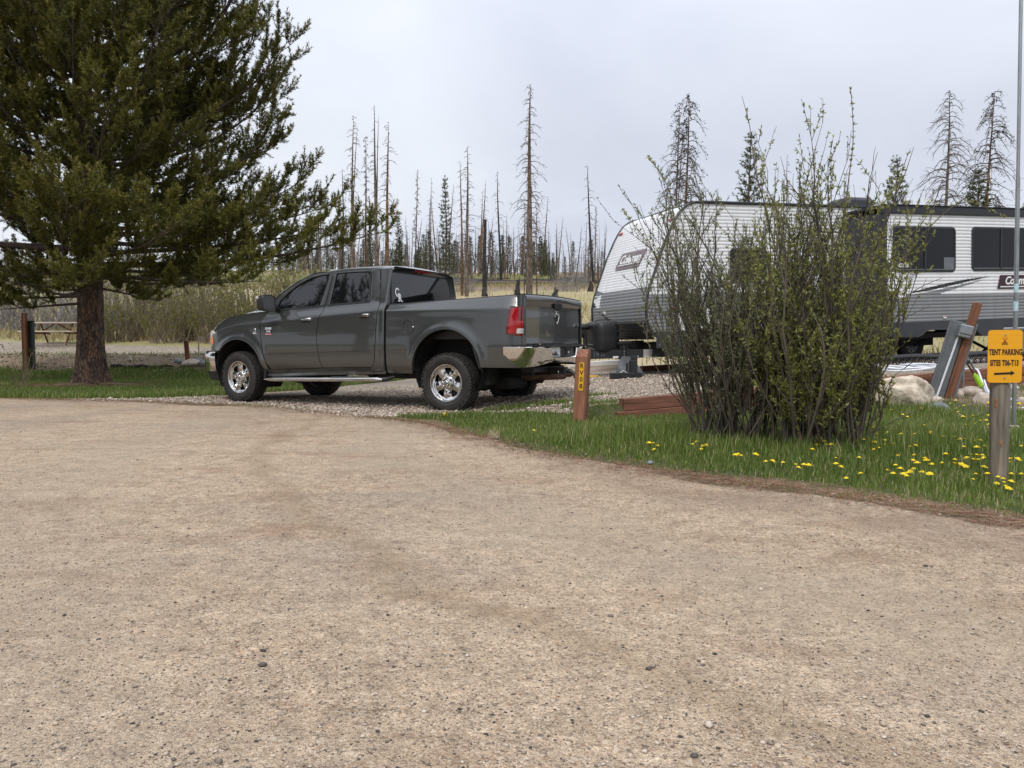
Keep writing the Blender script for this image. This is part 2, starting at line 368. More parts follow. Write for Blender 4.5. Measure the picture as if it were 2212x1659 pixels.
add_tracks(M['road'], (7, 8.5), [(9.25, .16, (.30, .21, .12), .34), (8.3, .55, (.44, .36, .26), .35), (10.5, .6, (.43, .35, .26), .3), (12.4, .5, (.25, .215, .18), .22), (14.4, .9, (.42, .35, .27), .3), (7.1, .35, (.24, .16, .11), .35)])
def ragged(m, lo=.30, hi=.42, scale=9.):
    """let a sheet end in a broken edge: its 'tone' attribute plus noise decides where it stops"""
    t = m.node_tree; n = t.nodes; a = n.new('ShaderNodeAttribute'); a.attribute_name = 'tone'; co = n.new('ShaderNodeTexCoord')
    q = n.new('ShaderNodeTexNoise'); q.inputs['Scale'].default_value = scale; q.inputs['Detail'].default_value = 8; q.inputs['Roughness'].default_value = .75; t.links.new(co.outputs['Object'], q.inputs['Vector'])
    mu = n.new('ShaderNodeMath'); mu.operation = 'MULTIPLY'; t.links.new(a.outputs['Fac'], mu.inputs[0]); t.links.new(q.outputs['Fac'], mu.inputs[1])
    r = n.new('ShaderNodeMapRange'); r.inputs['From Min'].default_value = lo; r.inputs['From Max'].default_value = hi; t.links.new(mu.outputs[0], r.inputs['Value'])
    tr = n.new('ShaderNodeBsdfTransparent'); mx = n.new('ShaderNodeMixShader'); t.links.new(r.outputs[0], mx.inputs[0]); t.links.new(tr.outputs[0], mx.inputs[1]); t.links.new(n['Principled BSDF'].outputs[0], mx.inputs[2]); t.links.new(mx.outputs[0], n['Material Output'].inputs[0])
M['edgedirt'] = stone_ground('edge_dirt', [(0, (.07, .05, .04)), (.12, (.27, .14, .075)), (.4, (.37, .22, .125)), (.65, (.48, .35, .23)), (.85, (.66, .55, .43))], ((.28, .165, .095), (.43, .31, .20), .42), 60, 120, bump=1., dist=.02, litter=[((.10, .12, .03), 2.5, .52, .66, .7, (1, 1, 1))])
ragged(M['edgedirt'], .22, .46, 6.)
def lin(h): return tuple(((v/255)/12.92 if v/255 <= .04045 else ((v/255+.055)/1.055)**2.4) for v in h)
M['paint'] = pm('truck_paint', (.070, .074, .072), .28, .55, .04, 40, coat=1.0)
def add_dust(m, z0, z1, c, amt):
    """dried road dust thrown up on the lower panels"""
    t = m.node_tree; n = t.nodes; b = n['Principled BSDF']; src = b.inputs['Base Color'].links[0].from_socket; co = n.new('ShaderNodeTexCoord'); se = n.new('ShaderNodeSeparateXYZ'); t.links.new(co.outputs['Object'], se.inputs[0])
    r = n.new('ShaderNodeMapRange'); r.inputs['From Min'].default_value = z1; r.inputs['From Max'].default_value = z0; t.links.new(se.outputs['Z'], r.inputs['Value'])
    q = n.new('ShaderNodeTexNoise'); q.inputs['Scale'].default_value = 5; q.inputs['Detail'].default_value = 9; q.inputs['Roughness'].default_value = .7; t.links.new(co.outputs['Object'], q.inputs['Vector'])
    k = n.new('ShaderNodeMath'); k.operation = 'MULTIPLY'; t.links.new(r.outputs[0], k.inputs[0]); t.links.new(q.outputs['Fac'], k.inputs[1])
    k2 = n.new('ShaderNodeMath'); k2.operation = 'MULTIPLY'; k2.inputs[1].default_value = amt; t.links.new(k.outputs[0], k2.inputs[0])
    mx = n.new('ShaderNodeMixRGB'); t.links.new(k2.outputs[0], mx.inputs[0]); t.links.new(src, mx.inputs[1]); mx.inputs[2].default_value = (*c, 1); t.links.new(mx.outputs[0], b.inputs['Base Color'])
    r2 = n.new('ShaderNodeMapRange'); r2.inputs['To Min'].default_value = b.inputs['Roughness'].default_value; r2.inputs['To Max'].default_value = .7; t.links.new(k2.outputs[0], r2.inputs['Value']); t.links.new(r2.outputs[0], b.inputs['Roughness'])
    r3 = n.new('ShaderNodeMapRange'); r3.inputs['To Min'].default_value = 1.; r3.inputs['To Max'].default_value = .2; t.links.new(k2.outputs[0], r3.inputs['Value']); t.links.new(r3.outputs[0], b.inputs['Coat Weight'])
add_dust(M['paint'], .40, .90, (.20, .17, .14), .45)
M['chrome'] = pm('chrome', (.72, .71, .69), .06, 1., .03, 5)
M['alloy'] = pm('polished_wheel', (.62, .61, .59), .13, 1., .05, 12)
M['blackplastic'] = pm('black_plastic', (.016, .016, .017), .5, 0, .2, 20, bump=.15, bscale=300)
M['rubber'] = pm('tyre_rubber', (.022, .021, .020), .75, 0, .3, 6, bump=.2, bscale=60, c2=(.042, .038, .034))
M['dark'] = pm('underbody_black', (.008, .008, .008), .8, 0, .2, 10)
M['limbbark'] = pm('limb_bark', (.060, .045, .038), .9, 0, .3, 6, c2=(.12, .09, .07))
M['rvglass'] = pm('trailer_glass', (.006, .007, .007), .04, 0, .05, 3, spec=.30)
M['glass'] = pm('tinted_glass', (.006, .007, .008), .02, 0, .05, 3, spec=.75)
M['redlens'] = pm('red_lens', (.36, .006, .012), .08, 0, .35, 14, coat=1)
M['reddark'] = pm('dark_red_lens', (.12, .003, .006), .08, 0, .4, 25, coat=1)
M['clearlens'] = pm('clear_lens', (.62, .60, .60), .1, .2, .25, 40, coat=1)
M['amber'] = pm('amber_lens', (.75, .19, .03), .12, 0, .15, 30, coat=1)
M['rust'] = pm('rusty_steel', (.10, .055, .035), .7, .4, .4, 14)
M['white'] = pm('white_paint', (.78, .78, .77), .4, 0, .03, 6)
M['plate'] = pm('plate_white', (.55, .58, .56), .4, 0, .25, 25)
M['badge_red'] = pm('badge_red', (.42, .02, .02), .3, 0, .05, 9)
M['rvwhite'] = pm('siding_white', (.73, .735, .745), .35, 0, .06, 2.2, stretch=(2.5, 2.5, .35), detail=6)
M['rvgrey'] = pm('siding_grey', (.20, .205, .212), .4, 0, .08, 2.2, stretch=(2.5, 2.5, .35))
M['rvblack'] = pm('trim_black', (.018, .019, .022), .45, 0, .15, 4)
M['rvchar'] = pm('skirt_charcoal', (.035, .037, .043), .5, 0, .12, 3)
M['mauve'] = pm('faded_mauve', (.19, .145, .155), .4, 0, .1, 4)
M['maroon'] = pm('maroon', (.038, .008, .013), .4, 0, .05, 4)
M['galv'] = pm('galvanised_steel', (.36, .38, .39), .42, .75, .14, 22, stretch=(1, 1, .3))
M['steelgrey'] = pm('grey_steel', (.17, .18, .19), .5, .4, .15, 9)
M['cabinet'] = pm('green_box_paint', (.022, .035, .030), .5, .1, .2, 5)
M['redwood'] = wood_mat('stained_wood', (.11, .042, .024), (.30, .13, .078), 'X', 12)
M['redwoodz'] = wood_mat('stained_post_wood', (.15, .052, .026), (.37, .165, .095), 'Z', 12)
M['brownpost'] = wood_mat('old_brown_wood', (.055, .022, .012), (.26, .10, .05), 'Z', 10)
M['greywood'] = wood_mat('weathered_wood', (.085, .07, .055), (.30, .255, .20), 'Z', 13)
M['knot'] = pm('wood_knot', (.30, .15, .06), .8, 0, .4, 30)
M['paleboard'] = wood_mat('pale_board', (.42, .35, .27), (.66, .58, .48), 'X', 10)
M['yellow'] = pm('yellow_plastic', (.80, .45, .01), .5, 0, .06, 10)
M['signyellow'] = pm('sign_yellow', (.86, .40, .012), .38, 0, .035, 2, stretch=(1, 1, 30), spec=.4)
M['black'] = pm('sign_black', (.012, .011, .010), .5, 0, .1, 10)
M['signred'] = pm('sign_red', (.45, .03, .015), .5, 0, .1, 10)
M['hose'] = pm('white_hose', (.74, .76, .80), .45, 0, .04, 10)
M['lime'] = pm('lime_plastic', (.33, .62, .03), .35, 0, .08, 20)
M['boulder'] = pm('boulder_stone', (.50, .40, .29), .85, 0, .3, 7, bump=2.5, bscale=16, c2=(.76, .66, .53), detail=8)
M['slate'] = pm('slate_stone', (.14, .155, .17), .8, 0, .3, 7, bump=1., bscale=20, c2=(.30, .32, .35), detail=7)
M['paleston'] = pm('pale_stone', (.46, .38, .30), .85, 0, .3, 9, bump=1, bscale=24, c2=(.64, .55, .46), detail=7)
M['pinebark'] = bark_mat('pine_bark', (.07, .045, .035), (.30, .16, .095), 9, .3, 1., (.17, .115, .085))
M['deadbark'] = bark_mat('dead_bark', (.10, .075, .06), (.30, .23, .175), 5, .2, .6)
M['rustbark'] = bark_mat('rusty_bark', (.09, .05, .03), (.34, .19, .10), 4, .2, .8)
M['burnt'] = pm('charred_wood', (.010, .010, .010), .85, 0, .6, 6, c2=(.05, .045, .042), stretch=(1, 1, .2))
M['twig'] = pm('dead_twig', (.13, .11, .10), .9, 0, .3, 3)
M['willowbark'] = pm('willow_bark', (.062, .050, .036), .85, 0, .35, 9, c2=(.15, .125, .095), stretch=(1, 1, .25))
M['reedbark'] = pm('brush_stems', (.17, .125, .085), .9, 0, .35, 2, c2=(.30, .245, .18))
M['greybrush'] = pm('grey_brush_stems', (.22, .20, .19), .9, 0, .3, 2, c2=(.38, .35, .33))
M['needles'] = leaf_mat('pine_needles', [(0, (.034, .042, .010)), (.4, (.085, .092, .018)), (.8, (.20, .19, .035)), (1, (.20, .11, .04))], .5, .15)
M['yneedles'] = leaf_mat('young_needles', [(0, (.022, .034, .010)), (.5, (.052, .070, .018)), (1, (.125, .125, .028))], .55, .2)
M['farneedles'] = leaf_mat('far_needles', [(0, (.040, .052, .026)), (.5, (.075, .088, .040)), (1, (.15, .145, .055))], .6, .2)
M['willowleaf'] = leaf_mat('willow_leaves', [(0, (.15, .165, .040)), (.5, (.28, .29, .070)), (1, (.44, .44, .15))], .45, .35)
M['paleleaf'] = leaf_mat('silver_willow_leaves', [(0, (.15, .17, .085)), (.5, (.24, .26, .13)), (1, (.34, .36, .19))], .5, .35)
M['brushleaf'] = leaf_mat('brush_leaves', [(0, (.13, .15, .035)), (1, (.28, .28, .07))], .5, .35)
M['grass'] = leaf_mat('grass_blades', [(0, (.075, .115, .024)), (.5, (.145, .21, .040)), (.85, (.25, .30, .075)), (1, (.48, .41, .23))], .5, .35)
M['drygrass'] = leaf_mat('dry_grass_blades', [(0, (.16, .17, .05)), (.4, (.30, .25, .12)), (1, (.52, .42, .25))], .7, .35)
M['litter'] = leaf_mat('fallen_needles', [(0, (.10, .045, .025)), (.5, (.24, .10, .05)), (1, (.36, .20, .12))], .8, .0)
M['pebble'] = leaf_mat('loose_stones', [(0, (.05, .05, .055)), (.25, (.20, .165, .14)), (.6, (.43, .34, .26)), (1, (.64, .56, .47))], .85, .0)
M['dandelion'] = pm('dandelion_yellow', (.86, .62, .01), .7, 0, .1, 60)
M['stem'] = pm('flower_stem', (.10, .17, .04), .6, 0, .1, 60)
M['mountain'] = pm('mountain_rock', (.17, .18, .21), .95, 0, .2, .02, c2=(.27, .28, .31))
# ---------------------------------------------------------------- terrain
WL0 = np.array([1.33, 9.21]); WD = np.array([.9432, .3322]); WN = np.array([-.3322, .9432])   # timber wall line
def far_z(y):
    return np.interp(y, [20, 25, 30, 36, 45, 60, 80, 110, 150, 180, 210, 260, 400, 6000], [0, .80, 1.15, 2.1, 3.69, 5.27, 7.4, 10.37, 14.4, 17.4, 17.6, 12, 8, 8])
def g(x, y):
    x = np.asarray(x, dtype=float); y = np.asarray(y, dtype=float)
    t = (x-WL0[0])*WD[0]+(y-WL0[1])*WD[1]; p = (x-WL0[0])*WN[0]+(y-WL0[1])*WN[1]
    pad = .18+.045*np.clip(t, -6, 14)-.012*p
    wp = sstep(-3.0, 0.6, t)
    wv_ = .02+3.0*(1-sstep(-1.8, .0, t)); behind = np.clip((p+.06)/(wv_+.06), 0, 1); behind = behind*behind*(3-2*behind)
    pad = pad*wp*behind
    out = .26*sstep(1.5, 6.5, t)*sstep(-2.6, -.1, p)
    right = np.where(p > -.02, pad, np.maximum(out, 0))
    left = .66*sstep(17.6, 20.6, y)+.10*sstep(20.6, 27, y)+.14*sstep(27, 33, y)
    wl = 1-sstep(-7.0, -4.0, x)
    near = right*(1-wl)+left*wl
    fz = far_z(y)
    b = sstep(19.5, 27, y)
    z = np.maximum(near, 0)*(1-b)+fz*b
    # soft unevenness away from the road
    z = z+b*.22*np.sin(x*.21+1.3)*np.sin(y*.13+x*.05)+.7*sstep(60, 150, y)*np.sin(x*.045)*np.sin(y*.03+1)
    z = z+sstep(18, 30, y)*sstep(-2, -30, x)*.3
    return z
ROAD_EDGE = [(-60, 17.0), (-30, 15.4), (-14, 13.6), (-8.38, 12.55), (-5.81, 11.94), (-3.9, 11.15), (-3.33, 10.75), (-2.26, 9.69), (-1.08, 8.67), (-0.5, 7.76), (-0.02, 6.71), (0.51, 5.9), (1.24, 5.18), (1.94, 4.61), (2.29, 4.21), (2.58, 3.83), (2.95, 3.1), (3.3, 2.0), (3.6, 0), (3.8, -4), (4.5, -14)]
def wob(P, amp, seed, n=260):
    P = resample(P, n); r = np.random.default_rng(seed)
    k = np.arange(n)
    ph = r.random(8)*6.28
    for i, f in enumerate((.09, .17, .31, .53, .9, 1.4, 2.1, 2.9)):
        P[:, 0] += amp/(1+i*.35)*np.sin(k*f+ph[i])*.5; P[:, 1] += amp/(1+i*.35)*np.cos(k*f*1.13+ph[-i])*.5
    return P
re_ = wob(ROAD_EDGE, .055, 3, 420)
ROAD = np.array(list(map(tuple, re_))+[(-60, -14)])
GR_EDGE = [(-8.2, 12.62), (-6.2, 12.5), (-5.0, 13.3), (-4.6, 14.2), (-4.0, 15.0), (-3.5, 16.6), (-2.7, 18.6), (-2.2, 20.2), (1, 20.2), (2.5, 18.7), (12, 21.5), (22, 25), (24, 17.5)]
GRAVEL = np.array(list(map(tuple, wob(GR_EDGE, .07, 5, 160)))+[(22, 16.55), (1.33+.02, 9.28)]+list(map(tuple, wob([(1.2, 9.25), (.7, 9.25), (.2, 9.6), (-.6, 9.75), (-1.2, 9.35), (-1.9, 9.2), (-2.26, 9.6), (-3.33, 10.65), (-3.9, 11.05), (-5.81, 11.84), (-8.1, 12.4)], .08, 9, 120))))
def inside(P, x, y):
    x = np.asarray(x); y = np.asarray(y); c = np.zeros(x.shape, bool); j = len(P)-1
    for i in range(len(P)):
        xi, yi = P[i]; xj, yj = P[j]
        if yi != yj: c ^= ((yi > y) != (yj > y)) & (x < (xj-xi)*(y-yi)/(yj-yi)+xi)
        j = i
    return c
def dist_line(P, x, y):
    d = np.full(np.shape(x), 1e9)
    for a, b in zip(P[:-1], P[1:]):
        ab = b-a; L2 = ab@ab+1e-12; t = np.clip(((x-a[0])*ab[0]+(y-a[1])*ab[1])/L2, 0, 1)
        d = np.minimum(d, np.hypot(x-a[0]-t*ab[0], y-a[1]-t*ab[1]))
    return d
xs = np.concatenate([np.linspace(-2600, -200, 9), np.arange(-150, -40, 10), np.arange(-40, -16, 1.5), np.arange(-16, -3, .4), np.arange(-3, 9, .12), np.arange(9, 24, .5), np.arange(24, 60, 2), np.arange(60, 200, 14), np.linspace(220, 2600, 9)])
ys = np.concatenate([np.array([-400, -100, -40, -16]), np.arange(-8, 8.4, .8), np.arange(8.4, 18, .12), np.arange(18, 34, .4), np.arange(34, 70, 1.2), np.arange(70, 260, 5), np.array([260, 300, 400, 600, 1000, 1800, 3000, 4200])])
X, Y = np.meshgrid(xs, ys); Zg = g(X, Y); nx, ny = len(xs), len(ys)
V = np.stack([X.ravel(), Y.ravel(), Zg.ravel()], 1)
i, j = np.meshgrid(np.arange(ny-1), np.arange(nx-1), indexing='ij')
F = np.stack([i*nx+j, i*nx+j+1, (i+1)*nx+j+1, (i+1)*nx+j], -1).reshape(-1, 4)
def nnoise(x, y, s, seed=0):
    r = np.random.default_rng(seed); v = np.zeros(np.shape(x))
    for k in range(6):
        a = r.random()*6.28; f = s*(1.6**k)*(.8+.4*r.random()); v += np.sin((x*math.cos(a)+y*math.sin(a))*f+r.random()*6.28)/(1.35**k)
    return v/2.6
# soil colour: 0 turf, .5 bare brown earth, 1 dry meadow
def soil(x, y):
    s = np.zeros(np.shape(x))
    s = np.where(y > 20, .95-.25*np.clip(nnoise(x, y, .12, 4), -1, 1), s)
    bank = (x < -3) & (y > 18.8) & (y < 22)
    s = np.where(bank, .5, s)
    s = np.where((x < -3) & (y >= 22) & (y < 27), .8, s)
    s = np.where((y > 52), .55+.3*nnoise(x, y, .1, 8), s)
    t = (x-WL0[0])*WD[0]+(y-WL0[1])*WD[1]; p = (x-WL0[0])*WN[0]+(y-WL0[1])*WN[1]
    s = np.where((t > 4.5) & (p > -1.4-.2*nnoise(x, y, 2, 3)) & (p < .2), .5, s)
    return s
gm, t_, b_ = new_mat('ground_earth'); n_ = t_.nodes
a_ = n_.new('ShaderNodeAttribute'); a_.attribute_name = 'tone'; co_ = n_.new('ShaderNodeTexCoord')
q_ = n_.new('ShaderNodeTexNoise'); q_.inputs['Scale'].default_value = 1.6; q_.inputs['Detail'].default_value = 9; q_.inputs['Roughness'].default_value = .7; t_.links.new(co_.outputs['Object'], q_.inputs['Vector'])
ma_ = n_.new('ShaderNodeMath'); ma_.operation = 'MULTIPLY_ADD'; ma_.inputs[1].default_value = .5; t_.links.new(q_.outputs['Fac'], ma_.inputs[0]); t_.links.new(a_.outputs['Fac'], ma_.inputs[2])
r_ = n_.new('ShaderNodeValToRGB'); e_ = r_.color_ramp.elements
for _ in range(4): e_.new(.5)
for k, (p, c) in enumerate([(.15, (.045, .060, .016)), (.33, (.085, .085, .032)), (.62, (.15, .095, .06)), (.86, (.26, .195, .135)), (1.05, (.28, .25, .10)), (1.3, (.42, .34, .20))]): e_[k].position = p/1.5; e_[k].color = (*c, 1)
ml_ = n_.new('ShaderNodeMath'); ml_.operation = 'MULTIPLY'; ml_.inputs[1].default_value = 1/1.5; t_.links.new(ma_.outputs[0], ml_.inputs[0]); t_.links.new(ml_.outputs[0], r_.inputs[0])
t_.links.new(r_.outputs[0], b_.inputs['Base Color']); b_.inputs['Roughness'].default_value = .95
q2 = n_.new('ShaderNodeTexNoise'); q2.inputs['Scale'].default_value = 24; q2.inputs['Detail'].default_value = 6; t_.links.new(co_.outputs['Object'], q2.inputs['Vector'])
bp_ = n_.new('ShaderNodeBump'); bp_.inputs['Distance'].default_value = .04; bp_.inputs['Strength'].default_value = .8; t_.links.new(q2.outputs['Fac'], bp_.inputs['Height']); t_.links.new(bp_.outputs[0], b_.inputs['Normal'])
tag(link('ground', np_mesh('ground', V, F, gm, smooth=True, attr=soil(X, Y).ravel())), 'uneven turf, bare earth and dry meadow rising to a burnt ridge', kind='structure')
def clip_poly(P, x0, y0, x1, y1):
    for ax, lim, sg in ((0, x0, 1), (0, x1, -1), (1, y0, 1), (1, y1, -1)):
        out = []; n = len(P)
        for k in range(n):
            a = P[k]; b = P[(k+1) % n]; da = (a[ax]-lim)*sg; db = (b[ax]-lim)*sg
            if da >= 0: out.append(a)
            if (da >= 0) != (db >= 0):
                t = da/(da-db); out.append((a[0]+(b[0]-a[0])*t, a[1]+(b[1]-a[1])*t))
        P = out
        if len(P) < 3: return []
    return P
def sheet(name, poly, off, mat, label):
    b0 = poly.min(0); b1 = poly.max(0); PV = []; PF = []; n = 0
    IN = inside(poly, X, Y)
    P = [tuple(p) for p in poly]
    arr = poly
    # cells touched by the outline
    seg = []
    for a in range(len(P)):
        p, q = arr[a], arr[(a+1) % len(P)]; m = max(2, int(np.hypot(*(q-p))/.05)); s = np.linspace(0, 1, m)[:, None]; seg.append(p+(q-p)*s)
    seg = np.concatenate(seg); ci = np.searchsorted(xs, seg[:, 0])-1; cj = np.searchsorted(ys, seg[:, 1])-1
    touched = set(zip(cj.tolist(), ci.tolist()))
    xi0, xi1 = np.searchsorted(xs, b0[0])-1, np.searchsorted(xs, b1[0])+1; yi0, yi1 = np.searchsorted(ys, b0[1])-1, np.searchsorted(ys, b1[1])+1
    for jj in range(max(0, yi0), min(ny-1, yi1)):
        for ii in range(max(0, xi0), min(nx-1, xi1)):
            x0, x1, y0, y1 = xs[ii], xs[ii+1], ys[jj], ys[jj+1]
            if (jj, ii) in touched: c = clip_poly(P, x0, y0, x1, y1)
            elif IN[jj, ii]: c = [(x0, y0), (x1, y0), (x1, y1), (x0, y1)]
            else: continue
            if len(c) < 3: continue
            z00, z10, z11, z01 = Zg[jj, ii], Zg[jj, ii+1], Zg[jj+1, ii+1], Zg[jj+1, ii]
            for (x, y) in c:
                u = (x-x0)/(x1-x0); v = (y-y0)/(y1-y0)
                PV.append((x, y, (z00*(1-u)+z10*u)*(1-v)+(z01*(1-u)+z11*u)*v+off))
            PF.append(tuple(range(n, n+len(c)))); n += len(c)
    me = bpy.data.meshes.new(name); me.from_pydata(PV, [], PF); me.materials.append(mat); me.update()
    tag(link(name, me), label, kind='structure')
sheet('road', ROAD, .012, M['road'], 'compacted tan gravel road with fallen needles')
sheet('gravel_pad', GRAVEL, .006, M['gravel'], 'pale crushed stone parking pad')
# ragged strip of dirt and rusty needles between the road and the grass
for nm, a, b, wd in (('dirt_edge', 168, 392, .20), ('dirt_edge', 60, 168, .12)):
    E0 = re_[a:b]; tn_ = np.gradient(E0, axis=0); tn_ /= np.linalg.norm(tn_, axis=1)[:, None]; nr_ = np.stack([-tn_[:, 1], tn_[:, 0]], 1); k_ = np.arange(len(E0))
    w1 = wd*(1.1+.5*np.sin(k_*.21)+.35*np.sin(k_*.53+1)+.25*np.sin(k_*1.3)); w2 = wd*(1.3+.6*np.sin(k_*.16+2)+.4*np.sin(k_*.47)+.25*np.sin(k_*1.1+1)); fade = sstep(0, 12, k_)*sstep(len(E0), len(E0)-12, k_)+.02
    A1 = E0+nr_*(w1*fade)[:, None]; A2 = E0-nr_*(w2*fade)[:, None]
    rows = [[(p[0], p[1], float(g(p[0], p[1]))+.017) for p in (A1[i]*(1-t)+A2[i]*t for t in (0, .25, .5, .75, 1))] for i in range(len(E0))]
    me = bpy.data.meshes.new(nm); me.from_pydata([p for r_ in rows for p in r_], [], [(i*5+j, i*5+j+1, i*5+j+6, i*5+j+5) for i in range(len(rows)-1) for j in range(4)]); me.materials.append(M['edgedirt']); me.update()
    at2 = me.attributes.new('tone', 'FLOAT', 'POINT'); at2.data.foreach_set('value', np.tile(np.array([0, .75, 1, .75, 0], dtype=np.float32), len(E0))*np.repeat(np.clip(.35+.65*np.abs(np.sin(k_*.13)+.6*np.sin(k_*.37)), 0, 1)*sstep(0, 14, k_)*sstep(len(E0), len(E0)-14, k_), 5).astype(np.float32))
    tag(link(nm, me), 'ragged rusty brown dirt strip between gravel road and grass', kind='structure')
# needle mound round the pine
mv = []; mt_ = []
for i in range(13):
    for j in range(40):
        a = j/40*2*math.pi; rr_ = i/12*(1+.25*math.sin(3*a+1)+.15*math.sin(7*a)); x = -8.88+2.3*rr_*math.cos(a); y = 16.1+1.1*rr_*math.sin(a); mv.append((x, y, float(g(x, y))+.02+.10*max(0, 1-i/12)**2)); mt_.append(1.15-i/11)
me = bpy.data.meshes.new('needle_mound'); me.from_pydata(mv, [], [(i*40+j, i*40+(j+1) % 40, (i+1)*40+(j+1) % 40, (i+1)*40+j) for i in range(12) for j in range(40)]); me.materials.append(M['edgedirt']); me.update()
at2 = me.attributes.new('tone', 'FLOAT', 'POINT'); at2.data.foreach_set('value', np.clip(np.array(mt_, dtype=np.float32), 0, 1)); tag(link('needle_mound', me), 'low brown mound of old needles round the foot of the big pine', kind='structure')
# raised gravel terrace at the picnic place
TERR = np.array([(-60, 20.9), (-24, 20.6), (-12, 20.5), (-8.6, 20.7), (-5.6, 21.0), (-4.2, 22.6), (-6.5, 24.3), (-10, 25.2), (-16, 26.6), (-60, 28)])
sheet('gravel_terrace', wob(TERR, .12, 12, 160), .006, M['gravel'], 'pale gravel terrace on top of the low bank')
# distant hill
hx = np.linspace(-200, 900, 90); hp = np.clip(np.interp(hx, [-200, 0, 20, 60, 110, 160, 300, 600, 900], [0, 10, 22, 50, 82, 120, 150, 90, 20]), 0, None)
r = np.random.default_rng(2); rows = []
for k in range(9):
    f = math.sin(k/8*math.pi*.5); yy = 620+k*40
    rows.append([(x, yy+10*math.sin(x*.03), 6+h*f*(1+.1*math.sin(x*.11+k)+.06*math.sin(x*.31+k*2)))for x, h in zip(hx, hp)])
mb = MB(); mb.grid(rows); tag(mb.build('hill', M['mountain'], smooth=180), 'bare grey mountain shoulder far behind the trees', kind='structure')

# ---------------------------------------------------------------- grass blades
def blades(name, pos, h, wdt, mat, label, seed, lean=.35, tone=(0, 1), cat='grass'):
    r = np.random.default_rng(seed); n = len(pos)
    a = r.random(n)*2*np.pi; d = np.stack([np.cos(a), np.sin(a)], 1); s = np.stack([-d[:, 1], d[:, 0]], 1)
    hh = h*(.45+.75*r.random(n))*np.ones(n); ln = lean*hh*(.2+1.3*r.random(n)); ww = wdt*(.7+.6*r.random(n))
    base = pos.copy(); base[:, 2] -= .006
    V = np.zeros((n, 5, 3))
    V[:, 0, :2] = base[:, :2]-s*ww[:, None]*.5; V[:, 1, :2] = base[:, :2]+s*ww[:, None]*.5; V[:, 0, 2] = V[:, 1, 2] = base[:, 2]
    m = base[:, :2]+d*(ln*.35)[:, None]
    V[:, 2, :2] = m+s*ww[:, None]*.42; V[:, 3, :2] = m-s*ww[:, None]*.42; V[:, 2, 2] = V[:, 3, 2] = base[:, 2]+hh*.6
    V[:, 4, :2] = base[:, :2]+d*ln[:, None]; V[:, 4, 2] = base[:, 2]+hh
    k = np.arange(n)*5
    Q = np.stack([k, k+1, k+2, k+3], 1); T = np.stack([k+3, k+2, k+4], 1)
    tn = tone[0]+(tone[1]-tone[0])*np.clip(r.normal(.5, .2, n), 0, 1)
    tn = np.clip(tn+.18*nnoise(pos[:, 0], pos[:, 1], 1.7, 77), 0, 1)
    tn = np.where(r.random(n) < .07, 1, tn)
    o = link(name, np_mesh(name, V.reshape(-1, 3), [Q, T], mat, attr=np.repeat(tn, 5)))
    tag(o, label, cat, kind='stuff'); return o
def scatter(box, n, seed, keep=None):
    r = np.random.default_rng(seed); x = box[0]+(box[1]-box[0])*r.random(n); y = box[2]+(box[3]-box[2])*r.random(n)
    m = ~inside(ROAD, x, y) & ~inside(GRAVEL, x, y)
    if keep is not None: m &= keep(x, y, r)
    x, y = x[m], y[m]; return np.stack([x, y, g(x, y)], 1)
def vis(x, y, pad=1.06): return np.abs(x) < (y*.666+.3)*pad
def verge(x, y, r):
    t = (x-WL0[0])*WD[0]+(y-WL0[1])*WD[1]; p = (x-WL0[0])*WN[0]+(y-WL0[1])*WN[1]
    de = dist_line(re_[200:], x, y)
    ok = ((p < -.02) | (t < 0)) & vis(x, y) & (x > -2.6)
    dirt = (t > 3.8) & (p > -1.5)
    dens = np.clip(-.12+de*3.2+.25*nnoise(x, y, 5., 61), 0.02, 1)*np.where(dirt, .12+.25*(nnoise(x, y, 3, 5) > .2), 1)
    dens = dens*np.where(nnoise(x, y, 2.4, 31) < -.75, .35, 1)
    return ok & (r.random(len(x)) < dens)
P_ = scatter((-2.6, 8.5, 3.2, 12.6), 330000, 1, verge)
hv = .04+.035*np.clip(dist_line(re_[200:], P_[:, 0], P_[:, 1])/.9, 0, 1)+.012*nnoise(P_[:, 0], P_[:, 1], 2, 9)
dd = np.hypot((P_[:, 0]-2.6)/1.5, (P_[:, 1]-7.1)/.8)
hv = hv+.08*np.exp(-np.abs(dd-.9)**2*3)*(np.random.default_rng(4).random(len(P_)) < .5)
hv = hv+.10*np.exp(-((P_[:, 0]-4.75)**2+(P_[:, 1]-9.55)**2)*3)
blades('grass', P_, hv, .006, M['grass'], 'bright green spring grass on the verge by the road', 11, tone=(.05, .95))
r = np.random.default_rng(44); k = 168+(r.random(9000)*(385-168)).astype(int); q = re_[k]+r.normal(0, .11, (9000, 2)); q = q[nnoise(q[:, 0], q[:, 1], 3.5, 12) > .0]
blades('edge_tufts', np.stack([q[:, 0], q[:, 1], g(q[:, 0], q[:, 1])+.012], 1), .035, .006, M['grass'], 'thin grass creeping over the dirt at the road edge', 46, tone=(.1, 1), cat='grass')
def lawn(x, y, r):
    d = np.hypot((x+8.9)/1.5, (y-16.0)/.8)
    dens = np.where(d < 1.25, .12, 1.0)*np.where(y > 18.9+.3*nnoise(x, y, 1.1, 6), .06, 1)
    return vis(x, y, 1.1) & (x < -2.1) & (r.random(len(x)) < dens)
P_ = scatter((-16, -2, 11.2, 21), 260000, 2, lawn)
blades('lawn_grass', P_, .10, .011, M['grass'], 'green lawn grass around the big pine and behind the pickup', 12, tone=(.1, .92))
